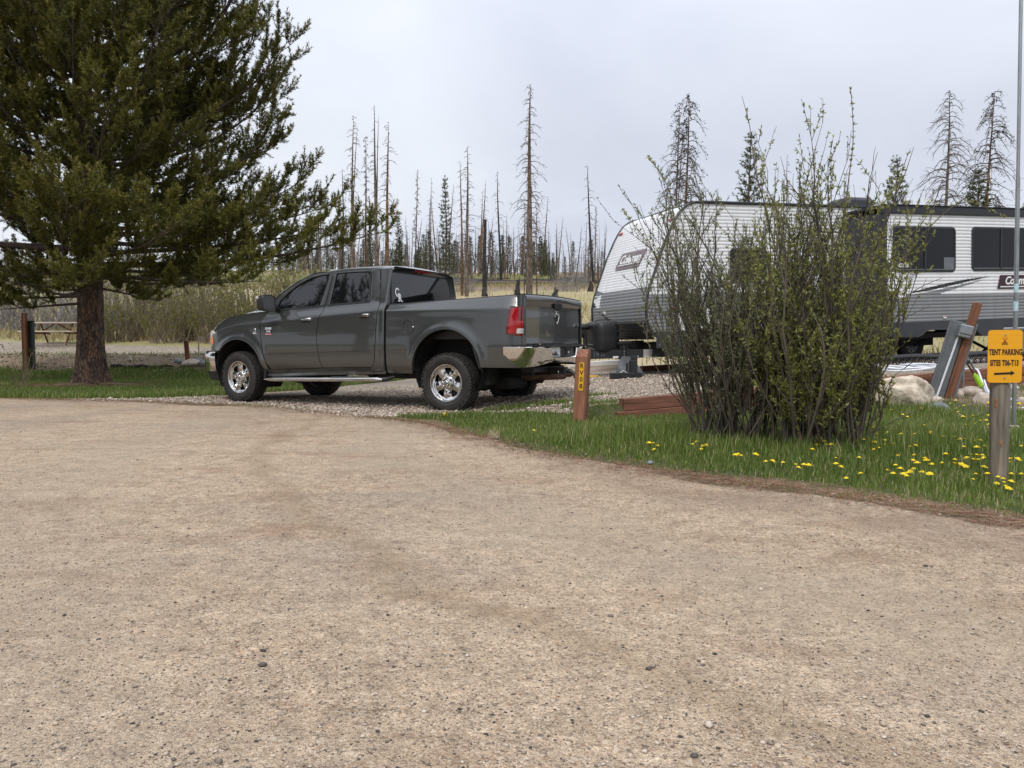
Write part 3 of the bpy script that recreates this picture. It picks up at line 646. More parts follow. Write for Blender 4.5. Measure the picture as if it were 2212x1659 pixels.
# weeds through the gravel by the rear wheel and behind the pad's edge
r = np.random.default_rng(8); q = []
for cx, cy, rx, ry, n in [(.35, 9.95, .75, .14, 1500), (-.9, 9.3, .5, .15, 900), (1.2, 10.6, .25, .1, 240), (1.0, 9.5, .4, .12, 500), (-7.3, 22.4, 1.3, .5, 2500), (-5.0, 22.3, .9, .5, 1500), (-9.9, 18.8, .2, .15, 150), (-7.0, 19.0, .25, .2, 200)]:
    a = r.random(n)*6.28; k = np.sqrt(r.random(n)); q.append(np.stack([cx+rx*k*np.cos(a), cy+ry*k*np.sin(a)], 1))
q = np.concatenate(q); P_ = np.stack([q[:, 0], q[:, 1], g(q[:, 0], q[:, 1])+.006], 1)
blades('weeds', P_, .075, .007, M['grass'], 'sparse weeds pushing through the crushed stone', 13, tone=(.1, .9), cat='weeds')
# dry meadow behind
def mead(x, y, r):
    return vis(x, y, 1.05) & ~inside(TERR, x, y) & ~((x < -3) & (y < 27)) & (r.random(len(x)) < np.clip(.35+nnoise(x, y, .25, 21), .08, 1))
P_ = np.concatenate([scatter((-22, 26, 20.3, 34), 70000, 5, mead), scatter((-40, 40, 34, 60), 90000, 6, mead)])
P_[:, 2] = g(P_[:, 0], P_[:, 1])
blades('meadow_grass', P_, .26, .03, M['drygrass'], 'tall dry straw coloured meadow grass behind the pad', 14, lean=.6, tone=(0, 1), cat='meadow')
P_ = scatter((-60, 60, 58, 120), 50000, 7, lambda x, y, r: vis(x, y))
P_[:, 2] = g(P_[:, 0], P_[:, 1])
blades('hillside_grass', P_, .24, .06, M['grass'], 'thin green regrowth on the burnt hillside', 15, lean=.6, tone=(.5, 1.0), cat='hillside grass')

# ---------------------------------------------------------------- fallen needles and loose stones
def needles_on_ground(name, pos, L, wd, label, seed):
    r = np.random.default_rng(seed); n = len(pos); a = r.random(n)*6.28; l = L*(.5+r.random(n))
    d = np.stack([np.cos(a), np.sin(a), r.normal(0, .06, n)], 1); s = np.stack([-np.sin(a), np.cos(a), np.zeros(n)], 1)*wd
    V = np.zeros((n, 4, 3)); c = pos.copy(); c[:, 2] += .004+.006*r.random(n)
    V[:, 0] = c-d*l[:, None]/2-s/2; V[:, 1] = c-d*l[:, None]/2+s/2; V[:, 2] = c+d*l[:, None]/2+s/2; V[:, 3] = c+d*l[:, None]/2-s/2
    k = np.arange(n)*4
    o = link(name, np_mesh(name, V.reshape(-1, 3), np.stack([k, k+1, k+2, k+3], 1), M['litter'], attr=np.repeat(r.random(n), 4)))
    tag(o, label, 'needles', kind='stuff')
r = np.random.default_rng(21)
E_ = re_[160:]; n = 42000; k = (r.random(n)*(len(E_)-1)).astype(int); f = r.random(n)[:, None]
q = E_[k]*(1-f)+E_[k+1]*f; off = np.abs(r.normal(0, 1, n))*.20*np.where(r.random(n) < .6, -1, .6)
tn = E_[k+1]-E_[k]; tn /= np.linalg.norm(tn, axis=1)[:, None]+1e-9; q = q+np.stack([-tn[:, 1], tn[:, 0]], 1)*off[:, None]
a = r.random(16000)*6.28; rr = np.abs(r.normal(0, 1, 16000)); c2 = np.stack([-8.9+rr*1.1*np.cos(a), 16.0+rr*.6*np.sin(a)], 1)
q2_ = np.concatenate([np.stack([-3+6*r.random(1500), 1.2+7*r.random(1500)], 1), np.stack([-4+7*r.random(16000), 3.2+6.5*r.random(16000)], 1)]); q2_ = q2_[(nnoise(q2_[:, 0], q2_[:, 1]*1.6, 1.4, 14) > .1) | (r.random(len(q2_)) < .12)]; q2_ = q2_[inside(ROAD, q2_[:, 0], q2_[:, 1])]
q3 = np.stack([-8+8*r.random(9000), 9+3.2*r.random(9000)], 1); q3 = q3[inside(ROAD, q3[:, 0], q3[:, 1]) & (nnoise(q3[:, 0], q3[:, 1]*2, 1.2, 4) > .15)]
def onroad(q): z = g(q[:, 0], q[:, 1])+np.where(inside(ROAD, q[:, 0], q[:, 1]), .012, .004); return np.stack([q[:, 0], q[:, 1], z], 1)
needles_on_ground('edge_needles', onroad(np.concatenate([q, q3]))+np.array([0, 0, .006]), .05, .0032, 'rusty drift of fallen pine needles along the road edge', 22)
needles_on_ground('needle_litter', onroad(c2)+np.array([0, 0, .04]), .07, .006, 'brown needle litter under the big pine', 23)
needles_on_ground('road_needles', onroad(q2_), .05, .0018, 'single pine needles lying on the gravel road', 24)
def stones(name, pos, size, label, seed, squash=.6, tone=(0, 1)):
    r = np.random.default_rng(seed); n = len(pos)
    O8 = np.array([(1, 0, 0), (0, 1, 0), (-1, 0, 0), (0, -1, 0), (0, 0, 1), (0, 0, -1), (.72, .72, .35), (-.72, .72, .3), (-.72, -.72, .35), (.72, -.72, .3)], float)
    tri = np.array([(4, 6, 7), (4, 7, 8), (4, 8, 9), (4, 9, 6), (0, 6, 9), (1, 7, 6), (2, 8, 7), (3, 9, 8), (0, 1, 6), (1, 2, 7), (2, 3, 8), (3, 0, 9), (5, 1, 0), (5, 2, 1), (5, 3, 2), (5, 0, 3)])
    sz = size*np.exp(r.normal(0, .38, n)); a = r.random(n)*6.28
    P = O8[None]*(1+r.normal(0, .13, (n, 10, 1)))*sz[:, None, None]*np.stack([np.ones(n), .6+.4*r.random(n), squash*(.7+.5*r.random(n))], 1)[:, None]
    c, s = np.cos(a)[:, None], np.sin(a)[:, None]
    x = P[..., 0]*c-P[..., 1]*s; y = P[..., 0]*s+P[..., 1]*c
    Q = np.stack([x+pos[:, 0:1], y+pos[:, 1:2], P[..., 2]+pos[:, 2:3]+(sz*.22)[:, None]], -1)
    k = np.arange(n)*10
    tn = tone[0]+(tone[1]-tone[0])*r.random(n)
    o = link(name, np_mesh(name, Q.reshape(-1, 3), (k[:, None, None]+tri[None]).reshape(-1, 3), M['pebble'], attr=np.repeat(tn, 10)))
    tag(o, label, 'stones', kind='stuff')
def polar(n, y0, y1, seed):
    r = np.random.default_rng(seed); y = y0*(y1/y0)**r.random(n); x = (r.random(n)*2-1)*(y*.68+.2); q = np.stack([x, y], 1); return q
q = polar(42000, 1.3, 10.5, 31); q = q[inside(ROAD, q[:, 0], q[:, 1])]
stones('road_pebbles', onroad(q), .0023, 'fine pebbles loose on the gravel road', 32, tone=(.0, .92))
q = polar(700, 1.3, 9.5, 37); q = q[inside(ROAD, q[:, 0], q[:, 1])]
stones('road_stones', onroad(q), .0052, 'scattered dark and pale stones on the gravel road', 33)
k = (r.random(5000)*(len(E_)-1)).astype(int); q = E_[k]+r.normal(0, .13, (5000, 2))
stones('edge_stones', onroad(q), .006, 'pale stones along the grass edge', 36, tone=(.3, 1))
q = np.concatenate([np.stack([-7+8.5*r.random(26000), 9.2+4*r.random(26000)], 1), np.stack([-3+9*r.random(26000), 9+7*r.random(26000)], 1)]); q = q[inside(GRAVEL, q[:, 0], q[:, 1])]
z = g(q[:, 0], q[:, 1])+.006
stones('crushed_stone', np.stack([q[:, 0], q[:, 1], z], 1), .0125, 'coarse pale crushed stone on the parking pad', 34, tone=(.3, 1))
q = np.stack([-14+10*r.random(1600), 18.7+2.6*r.random(1600)], 1); z = g(q[:, 0], q[:, 1])+.004
stones('bank_stones', np.stack([q[:, 0], q[:, 1], z], 1), .022, 'small stones on the bare bank', 35, tone=(.2, 1))
# ---------------------------------------------------------------- pickup truck; local x forward (0 = rear axle), y left (towards the camera), z up
I_ = np.interp
truck = empty('pickup_truck', (-.4072, 10.9653, 0.0), (0, 0, math.radians(152)))
tag(truck, 'dark grey crew cab pickup with chrome wheels parked on the crushed stone', 'pickup truck')
PLU = [3.2, 4.10, 4.25, 4.38, 4.48, 4.56, 4.63, 4.68, 4.71, 4.72]; PLV = [1., 1., .992, .965, .92, .85, .72, .55, .3, 0]
def crease(u): return float(I_(u, [-1.2, .98, 1.1, 2.1, 2.8, 3.3, 3.8, 4.3, 4.7], [1.35, 1.365, 1.36, 1.30, 1.256, 1.215, 1.20, 1.11, .98]))
def belt(u): return float(I_(u, [1.0, 1.29, 2.0, 2.234, 3.0, 3.2], [1.49, 1.483, 1.456, 1.438, 1.407, 1.392]))
AC = [(3.775, .47, .50), (-.02, .56, .53)]
def side(u, w):
    """half width of the outer skin"""
    v = 1.0+.010*math.sin(math.pi*min(1, max(0, (w-.55)/.7)))
    if w < .66: v -= .045*((.66-w)/.15)**2*.8
    c = crease(u)
    if w > c-.02:
        k = (w-c+.02)/.13; v -= .066*min(1, k)**1.2 if k < 1 else .066+(w-c-.11)*.26
    for (a, b, R) in AC:
        d = math.hypot(u-a, w-b)
        if w < 1.2: v += .030*math.exp(-((d-R-.01)/.07)**2)
    if u < -.85: v -= .10*((-.85-u)/.30)**2
    if .98 < u < 1.16 and w < 1.5: v -= .012*(1-abs(u-1.07)/.09)
    return v*float(I_(u, PLU, PLV)) if u > 4.1 else v
def sp(u, w, s, d=0.): return (u, s*(side(u, w)-d), w)
def arch_low(u, base, k):
    a, b, R = AC[k]
    if abs(u-a) < R: return max(base, b+math.sqrt(max(0, R*R-(u-a)**2)))
    return base
seamA = lambda w: float(I_(w, [.50, .60, .72, .95, 1.2, 1.30, 1.40], [3.12, 3.19, 3.245, 3.29, 3.318, 3.29, 3.19]))
seamB = lambda w: float(I_(w, [.50, .564, .8, 1.035, 1.25, 1.42, 1.95], [2.09, 2.119, 2.18, 2.195, 2.165, 2.104, 2.045]))
seamC = lambda w: float(I_(w, [.56, .60, .66, .807, 1.1, 1.41, 1.95], [1.25, 1.19, 1.158, 1.148, 1.13, 1.106, 1.18]))
dbot = lambda u: float(I_(u, [1.17, 2.12, 3.12], [.585, .560, .520]))
sbot = lambda u: float(I_(u, [1.0, 3.2], [.485, .41]))
lerp = lambda a, b, t: a+(b-a)*t
LN = lambda w: .13*max(0, w-1.44)-.042*float(sstep(1.0, 1.44, w))
bodyM = MB()
hoodH = lambda u: float(I_(u, [3.2, 3.3, 3.545, 3.975, 4.22, 4.35, 4.5, 4.63, 4.72], [1.45, 1.447, 1.44, 1.405, 1.365, 1.335, 1.28, 1.20, 1.09]))
def toprow(u, vs):
    """cross-section over fender and hood: fraction of half width -> height"""
    c = crease(u); H = hoodH(u); p = float(I_(u, PLU, PLV)) if u > 4.1 else 1.
    out = []
    for q in vs:
        a = abs(q); w = float(I_(a, [0, .25, .42, .50, .60, .76, .80, .90, .965, 1.0], [H+.042, H+.040, H+.034, H+.006, H-.016, H-.04, H-.055, lerp(c, H-.04, .55), c+.045, c]))
        out.append((u, q*p*(1.0 if a < .9 else side(min(u, 4.1), c)), w))
    return out
us = [3.26+i*(4.72-3.26)/36 for i in range(37)]
hood = MB(); hood.grid([toprow(u, np.linspace(-.765, .765, 61)) for u in us])
for s in (1, -1):
    bodyM.grid([toprow(max(u, 3.30), [s*q for q in (.775, .79, .83, .87, .90, .93, .95, .965, .985, 1.0)]) for u in us])
    # fender side
    cols = sorted(set([round(3.20+.0*i, 4) for i in range(1)]+list(np.linspace(3.29, 4.28, 60))+[3.775-.5*math.cos(a) for a in np.linspace(0, math.pi, 30)]))
    R = []
    for i in range(60):
        f = i/59; row = []
        ub = lerp(3.20, 4.40, f)
        for j in range(16):
            t = j/15
            top = crease(ub); u = ub
            w = 0
            # bottom of this column
            lo = arch_low(u, .50 if u < 3.775 else .80, 0); w = lerp(lo, top, t)
            if u < 3.34: u = max(u, seamA(w)+.006) if i == 0 else lerp(seamA(w)+.006, 3.34, max(0, (ub-3.20)/.14))
            row.append(sp(u, w, s))
        R.append(row)
    bodyM.grid(R)
    # arch lips
    for k, (a, b, RR) in enumerate(AC):
        rows = []
        for i in range(33):
            q = math.radians(lerp(-2, 182, i/32)); u, w = a+RR*math.cos(q), b+RR*math.sin(q)
            v = side(u, w); rows.append([(u, s*v, w), (u, s*(v-.02), w-.004), (u, s*(v-.06), w+.0)])
        bodyM.grid(rows)
    # rear pillar of the cab, side of the cab behind the rear door, wraps round to the back wall
    rows = []
    for w in np.linspace(.50, 1.95, 40):
        c = seamC(max(w, .56))-.006
        rows.append([sp(lerp(c, 1.02, t), w, s) for t in (0, .3, .6, .85, 1)]+[(1.005, s*(side(1.02, w)-.012), w), (1.0, s*(side(1.02, w)-.035), w), (1.03+LN(w)*.6, s*(side(1.02, w)-.075), w), (1.06+LN(w), s*(side(1.02, w)-.12), w)])
    bodyM.grid(rows)
    # sill
    rows = []
    for i in range(30):
        u = lerp(1.0, 3.28, i/29); d = dbot(u)-.007 if u > 1.17 else .585
        rows.append([sp(u, d, s), sp(u, lerp(d, sbot(u), .3), s, .004), sp(u, lerp(d, sbot(u), .55), s, .012), (u, s*.955, sbot(u)+.005), (u, s*.93, sbot(u)), (u, s*.80, sbot(u))])
    bodyM.grid(rows)
    # A pillar
    rows = []
    for i in range(16):
        u = lerp(2.45, 3.2, i/15)
        wd = float(I_(u, [2.45, 2.73, 2.97, 3.10, 3.19], [1.925, 1.82, 1.68, 1.56, 1.41])); ww = float(I_(u+.06, [2.5, 2.87, 3.1, 3.24, 3.42], [1.955, 1.80, 1.672, 1.575, 1.44])); vw = float(I_(u, [2.5, 3.3], [.69, .80]))
        a = Vector((u, side(u, wd), wd)); b = Vector((u+.06, vw, ww))
        rows.append([(p.x, s*p.y, p.z) for p in (a, a.lerp(b, .35)+Vector((.004, .012, .006)), a.lerp(b, .7)+Vector((.008, .008, .010)), b)])
    bodyM.grid(rows)
# roof
rows = []
for i in range(26):
    u = lerp(1.0, 2.52, i/25); dz = float(I_(u, [1.0, 1.03, 1.13, 1.8, 2.46, 2.52], [-.045, -.02, 0, .002, -.036, -.05]))
    sec = [(side(u, 1.945), 1.947-(0.02 if u > 2.4 else 0)), (.785, 1.962+dz*.6), (.765, 1.978+dz), (.735, 1.990+dz), (.68, 2.0+dz), (.5, 2.012+dz), (.25, 2.024+dz), (0, 2.028+dz)]
    rows.append([(u, -v, w) for v, w in sec]+[(u, v, w) for v, w in sec[::-1][1:]])
bodyM.grid(rows)
# back wall of the cab (glass opening left free)
zt = [(-.865, -.795), (.795, .865)]
for a, b in zt: bodyM.grid([[(1.06+LN(w), lerp(a, b, t)*(1 if w < 1.5 else 1-(w-1.5)*.20), w) for t in (0, .5, 1)] for w in np.linspace(.8, 1.93, 12)])
bodyM.grid([[(1.06, v, w) for v in np.linspace(-.795, .795, 6)] for w in (.8, 1.0)])
bodyM.grid([[(u, v, w) for v in np.linspace(-.72, .72, 9)] for u, w in ((1.078, 1.905), (1.066, 1.935), (1.035, 1.965), (1.0, 1.985))])
# bed sides with rail and inner wall
railtop = lambda u: float(I_(u, [-1.15, .96], [1.522, 1.440]))
rail = MB(); liner = MB()
for s in (1, -1):
    R = []
    cols = sorted(list(np.linspace(-1.12, .955, 60))+[-.02-.53*math.cos(a) for a in np.linspace(0.02, math.pi-.02, 40)])
    for u in cols:
        base = .60 if u < -.5 else .50
        lo = arch_low(u, base, 1); tp = railtop(u); c = crease(u)
        row = [sp(u, lerp(lo, c-.02, t), s) for t in np.linspace(0, 1, 15)]
        vv = side(u, c-.02)
        for (k, d) in ((.10, .004), (.2, .014), (.5, .046), (.8, .078), (.93, .090), (1., .105)): row.append((u, s*(vv-d), lerp(c-.02, tp, k)))
        R.append(row)
    # tail lamp opening: leave the faces out
    nr, nc = len(R), len(R[0]); Vv = [p for r_ in R for p in r_]; Ff = []
    for i in range(nr-1):
        for j in range(nc-1):
            cu_ = (R[i][j][0]+R[i+1][j][0])/2; cw = (R[i][j][2]+R[i][j+1][2])/2
            if cu_ < -.905-.06*(cw-1.0)/.36 and 1.005 < cw < 1.375: continue
            Ff.append((i*nc+j, i*nc+j+1, (i+1)*nc+j+1, (i+1)*nc+j))
    bodyM.add(Vv, Ff)
    bodyM.grid([[(R[i][j][0]+(.03 if k else 0)*(i == 0)*-0, R[i][j][1]-s*.0, R[i][j][2]) if not k else (R[i][j][0], s*.86, R[i][j][2]) for k in (0, 1)] for i, j in [(0, j) for j in range(nc)]])
    bodyM.grid([[(R[-1][j][0], R[-1][j][1], R[-1][j][2]), (R[-1][j][0], s*.86, R[-1][j][2])] for j in range(nc)])
    rail.grid([[(u, s*(side(u, crease(u)-.02)-.096), railtop(u)-.006), (u, s*(side(u, crease(u)-.02)-.103), railtop(u)+.006), (u, s*.88, railtop(u)+.008), (u, s*.85, railtop(u)+.004), (u, s*.845, railtop(u)-.03)] for u in np.linspace(-1.12, .955, 20)])
    liner.grid([[(u, s*.85, railtop(u)-.02), (u, s*.84, .96)] for u in np.linspace(-1.10, .93, 8)])
    # tail-lamp shelf
liner.grid([[(u, v, .955) for v in (-.86, 0, .86)] for u in (-1.10, .93)])
liner.grid([[(.93, v, w) for v in (-.9, .9)] for w in (.5, 1.43)])
liner.grid([[(.985, v, w) for v in (-.93, .93)] for w in (.5, 1.40)])
bodyM.grid([[(.955, v, w) for v in (-.9, 0, .9)] for w in (1.0, 1.435)])
body = bodyM.build('body', M['paint'], truck, smooth=38, weld=True)
hood.build('hood', M['paint'], truck, smooth=40)
rail.build('bed_rail', M['blackplastic'], truck, smooth=50)
liner.build('bed_liner', M['blackplastic'], truck)
# windshield
ws = MB(); rows = []
for i in range(12):
    u = lerp(2.51, 3.32, i/11); ww = float(I_(u, [2.5, 2.87, 3.1, 3.24, 3.42], [1.955, 1.80, 1.672, 1.575, 1.44])); vw = float(I_(u-.06, [2.5, 3.3], [.69, .80]))
    rows.append([(u+.13*(1-q*q), q*vw, ww+.01*(1-q*q)) for q in np.linspace(-1, 1, 15)])
ws.grid(rows); ws.build('windshield', M['glass'], truck, smooth=180)
# cowl between windscreen and hood
cw_ = MB(); cw_.grid([[(u, v, w) for v in np.linspace(-.80, .80, 9)] for u, w in ((3.22, 1.46), (3.34, 1.455), (3.46, 1.44))]); cw_.build('cowl', M['blackplastic'], truck)
# rear window of the cab
rw = MB(); pts = rounded_rect(-.785, 1.44, .785, 1.905, .05, 4)
rw.add([(1.048+LN(w), v*(1-(w-1.44)*.16), w) for v, w in pts], [tuple(range(len(pts)))])
rwo = rw.build('rear_window', M['glass'], truck)
fr = MB(); po = rounded_rect(-.805, 1.42, .805, 1.925, .06, 4)
fr.grid([[(1.050+LN(w), v*(1-(w-1.44)*.16), w) for v, w in po], [(1.044+LN(w), v*(1-(w-1.44)*.16), w) for v, w in pts]], cv=True); fr.build('window_seal', M['blackplastic'], rwo)
SM = frame_M((1.040, .625, 1.62), (0, -1, 0), (0, 0, 1))
text('sticker', 'C', .175, M['white'], rwo, frame_M((1.041+LN(1.618), .652, 1.618), (0, -1, 0), (.13, 0, 1)), .001, bold=.005, sx=.85)
text('sticker', 'R', .155, M['white'], rwo, frame_M((1.039+LN(1.548), .602, 1.548), (0, -1, 0), (.13, 0, 1)), .001, bold=.007, sx=.85)
for dy, dz_, ww_, hh_ in ((.632, 1.503, .05, .012), (.565, 1.503, .05, .012), (.634, 1.590, .04, .010)): st = MB(); st.box((1.038+LN(dz_), dy, dz_), (.002, ww_, hh_)); st.build('sticker', M['white'], rwo)
# doors
def edge(P, k): return [tuple(p) for p in resample(P, k)]
def ring_panel(mb, outer, inner, s, k=14):
    O_ = []; I2 = []
    for a, b in zip(outer, inner): O_ += edge(a, k)[:-1]; I2 += edge(b, k)[:-1]
    rows = [[sp(u, w, s) for u, w in O_], [sp(lerp(o[0], i_[0], .8), lerp(o[1], i_[1], .8), s) for o, i_ in zip(O_, I2)], [sp(u, w, s, .012) for u, w in I2]]
    mb.grid(rows, cv=True); return I2
FO = [[(3.185, 1.400), (3.10, 1.555), (2.97, 1.675), (2.73, 1.815), (2.45, 1.922)], [(2.45, 1.922), (2.25, 1.938), (2.052, 1.942)], [(2.052, 1.942), (2.108, 1.43)], [(2.108, 1.43), (2.6, 1.417), (3.185, 1.400)]]
FI = [[(3.06, 1.418), (3.005, 1.55), (2.90, 1.648), (2.69, 1.778), (2.46, 1.868)], [(2.46, 1.868), (2.3, 1.898), (2.13, 1.907)], [(2.13, 1.907), (2.225, 1.450)], [(2.225, 1.450), (2.6, 1.434), (3.06, 1.418)]]
RO = [[(2.096, 1.435), (2.040, 1.942)], [(2.040, 1.942), (1.6, 1.948), (1.22, 1.946), (1.185, 1.925)], [(1.185, 1.925), (1.114, 1.46)], [(1.114, 1.46), (1.6, 1.455), (2.096, 1.435)]]
RI = [[(2.024, 1.462), (1.985, 1.90), (1.97, 1.918)], [(1.97, 1.918), (1.6, 1.922), (1.37, 1.915), (1.345, 1.895)], [(1.345, 1.895), (1.30, 1.52), (1.315, 1.492)], [(1.315, 1.492), (1.6, 1.478), (2.024, 1.462)]]
def make_door(name, s, sa, sb, frames, hand):
    mb = MB(); rows = []
    for j in range(26):
        t = j/25; row = []
        for i in range(22):
            f = i/21
            # two passes: bottom depends on u
            u = lerp(sa(.9), sb(.9), f); lo = dbot(u); w = lerp(lo, belt(u)-.004, t); u = lerp(sa(w)-.005, sb(w)+.005, f); w = lerp(dbot(u), belt(u)-.004, t)
            row.append(sp(u, w, s))
        rows.append(row)
    mb.grid(rows)
    inner = ring_panel(mb, frames[0], frames[1], s)
    # return flanges that give the door its thickness in the gaps
    for rr in (rows[0], [r_[0] for r_ in rows], [r_[-1] for r_ in rows]): mb.grid([rr, [(p[0], p[1]-s*.03, p[2]) for p in rr]])
    d = mb.build(name, M['paint'], truck, smooth=35)
    gl = MB(); gl.add([sp(u, w, s, .018) for u, w in inner], [tuple(range(len(inner)))]); gl.build('window', M['glass'], d)
    se = MB(); se.grid([[sp(u, w, s, .004) for u, w in inner], [sp(u, w, s, .019) for u, w in inner]], cv=True)
    bl = [(u, belt(u)) for u in np.linspace(inner[0][0]+.02, min(p[0] for p in inner)-.01, 8)]
    se.grid([[sp(u, w-.010, s, -.004), sp(u, w+.016, s, -.005), sp(u, w+.020, s, .012)] for u, w in bl]); se.build('window_seal', M['blackplastic'], d, smooth=60)
    hu, hw = hand; hb = MB(); v = side(hu, hw)
    hb.box((hu, s*(v+.022), hw+.006), (.175, .020, .036), bev=.009); hb.box((hu-.075, s*(v+.008), hw+.006), (.028, .03, .042), bev=.008); hb.box((hu+.076, s*(v+.008), hw+.006), (.026, .03, .034), bev=.008)
    hb.build('handle', M['chrome'], d, smooth=40)
    cup = MB(); cup.lathe([(.001, 0), (.055, .002), (.06, .004)], 20, Matrix.Translation((hu, s*(v+.003), hw-.002)) @ Matrix.Diagonal((1, s, .55, 1))); cup.build('handle_cup', M['blackplastic'], d, smooth=180)
    return d
for s in (1, -1):
    fd = make_door('front_door', s, seamA, seamB, (FO, FI), (2.385, 1.252))
    rd = make_door('rear_door', s, seamB, seamC, (RO, RI), (1.335, 1.292))
    v = side(3.13, 1.1)+.002
    bm_ = frame_M((3.155, s*(v), 1.10), (-s, 0, 0), (0, 0, 1))
    bd = MB(); bd.box((3.135, s*v, 1.097), (.132, .006, .058), m=0); bd.box((3.135, s*v, 1.047), (.132, .007, .026), m=1); bd.box((3.135, s*v, 1.143), (.132, .007, .006), m=2); bd.box((3.135, s*(v), 1.117), (.132, .0075, .003), m=2)
    bo = bd.build('badge', [M['black'], M['badge_red'], M['chrome']], fd)
    text('lettering', 'RAM', .034, M['chrome'], bo, frame_M((3.135, s*(v+.004), 1.129), (-s, 0, 0), (0, 0, 1)), .001, bold=.001, sx=1.75)
    text('lettering', '2500', .036, M['chrome'], bo, frame_M((3.135, s*(v+.004), 1.086), (-s, 0, 0), (0, 0, 1)), .001, bold=.001, sx=1.25)
    text('lettering', 'HEAVY DUTY', .018, M['white'], bo, frame_M((3.135, s*(v+.0045), 1.046), (-s, 0, 0), (0, 0, 1)), .001, bold=.0003, sx=1.1)
    v = side(3.43, 1.09)
    eb = MB(); eb.tube([(3.42+.022*math.cos(a), s*(v+.003), 1.105+.024*math.sin(a)) for a in np.linspace(.7, 5.6, 12)], .007, 6); eb.box((3.42, s*(v+.003), 1.062), (.075, .006, .014)); eb.build('badge', M['chrome'], truck, smooth=60)
    # body side line and fuel door
# shut line of the lower body crease, fuel door on the driver's side
for a, b, n in ((.99, 3.25, 40), (.47, .96, 8), (-.87, -.60, 6)):
    cl = MB(); cl.grid([[sp(u, lerp(.815, .745, (u-1.02)/2.25)+dw, 1, -.0015) for dw in (-.0025, .0025)] for u in np.linspace(a, b, n)]); cl.build('body_crease', M['blackplastic'], truck)
fdm = MB(); cu_, cw2 = .576, 1.129
fdm.tube([(cu_+.092*math.cos(a), side(cu_+.092*math.cos(a), cw2+.092*math.sin(a))+.0005, cw2+.092*math.sin(a)) for a in np.linspace(0, 2*math.pi, 41)[:-1]], .0045, 5, closed=True)
fo = fdm.build('fuel_door', M['blackplastic'], truck)
k_ = MB(); k_.box((cu_-.075, side(cu_, cw2)+.004, cw2), (.028, .006, .018), bev=.003); k_.build('latch', M['chrome'], fo)
# headlights and grille
def pv(u): return float(I_(u, PLU, PLV))
for s in (1, -1):
    hl = MB(); R = []
    for u in list(np.linspace(4.235, 4.62, 9))+[4.66]:
        b0 = float(I_(u, [4.23, 4.30, 4.45, 4.66], [.99, .87, .865, .87])); t0 = float(I_(u, [4.23, 4.34, 4.45, 4.66], [1.02, 1.125, 1.09, 1.03]))
        R.append([(u+.006, s*(pv(u)+.006), lerp(b0, t0, t)) for t in (0, .25, .5, .75, 1)])
    hl.grid(R); h_ = hl.build('headlight', M['clearlens'], truck, smooth=180)
    am = MB(); am.grid([[(u+.012, s*(pv(u)+.012), lerp(.90, 1.0, t)) for t in (0, .5, 1)] for u in np.linspace(4.33, 4.44, 4)]); am.build('turn_signal', M['amber'], h_, smooth=180)
    # fender face between lamp and bumper
    lf = MB(); lf.grid([[(u, s*pv(u), w) for w in (.76, .87)] for u in (4.23, 4.3, 4.4, 4.5, 4.6, 4.66)]); lf.build('lamp_surround', M['paint'], truck, smooth=180)
gr = MB(); gr.box((4.70, 0, .93), (.06, 1.16, .36), bev=.03); go_ = gr.build('grille', M['black'], truck)
gg = MB()
for z_ in (.755, 1.11): gg.box((4.735, 0, z_), (.03, 1.18, .04), bev=.01)
for y_ in (-.58, .58): gg.box((4.735, y_, .93), (.03, .05, .38), bev=.01)
gg.box((4.745, 0, .935), (.03, 1.12, .045), bev=.01); gg.box((4.747, 0, .93), (.03, .05, .34), bev=.01); gg.build('grille_bars', M['chrome'], go_)
def bumper_sweep(path, prof):
    """path [(u,v)], prof [(offset outward, w)]"""
    R = []; n = len(path)
    for i, (u, v) in enumerate(path):
        a = path[max(0, i-1)]; b = path[min(n-1, i+1)]; t = Vector((b[0]-a[0], b[1]-a[1])).normalized(); nn_ = Vector((t.y, -t.x))
        R.append([(u+nn_.x*o, v+nn_.y*o, w) for o, w in prof(i/(n-1))])
    return R
fpth = [(p[0], p[1]) for p in resample([(4.27, 1.0), (4.42, .99), (4.55, .945), (4.66, .86), (4.74, .7), (4.79, .4), (4.80, 0), (4.79, -.4), (4.74, -.7), (4.66, -.86), (4.55, -.945), (4.42, -.99), (4.27, -1.0)], 41)]
fb = MB(); fb.grid(bumper_sweep(fpth, lambda t: [(.03, .785), (-.005, .79), (-.02, .775), (-.028, .70), (-.024, .60), (-.012, .52), (.0, .47), (.03, .46)]))
fb.build('front_bumper', M['chrome'], truck, smooth=50)
ad_ = MB(); ad_.grid(bumper_sweep(fpth, lambda t: [(.02, .50), (.03, .40), (.06, .33), (.12, .32)])); ad_.box((4.4, 0, .62), (.4, 1.6, .3)); ad_.build('air_dam', M['blackplastic'], truck, smooth=50)
# tailgate
tg = MB(); R = []
TW = [(.905, .006), (.93, 0), (1.0, 0), (1.1, .001), (1.2, .002), (1.3, .001), (1.385, -.004), (1.41, .004), (1.425, .022), (1.44, .030), (1.47, .032), (1.50, .026), (1.515, .014), (1.522, -.004), (1.522, -.05)]
for w, o in TW:
    R.append([(-1.105-o-.035*(1-(v/.885)**2), v, w+.012*(1-(v/.885)**2)*(w > 1.4)) for v in np.linspace(-.885, .885, 31)])
tg.grid(R); tg.grid([[(-1.105, v, w) for v in (-.885, .885)] for w in (.905, .906)])
tgo = tg.build('tailgate', M['paint'], truck, smooth=50)
lip = MB(); lip.grid([[(-1.115-dx-.035*(1-(v/.885)**2), v, 1.522+dz+.012*(1-(v/.885)**2)) for v in np.linspace(-.885, .885, 21)] for dx, dz in ((.004, -.004), (0, .008), (-.06, .008))]); lip.build('tailgate_cap', M['blackplastic'], tgo, smooth=60)
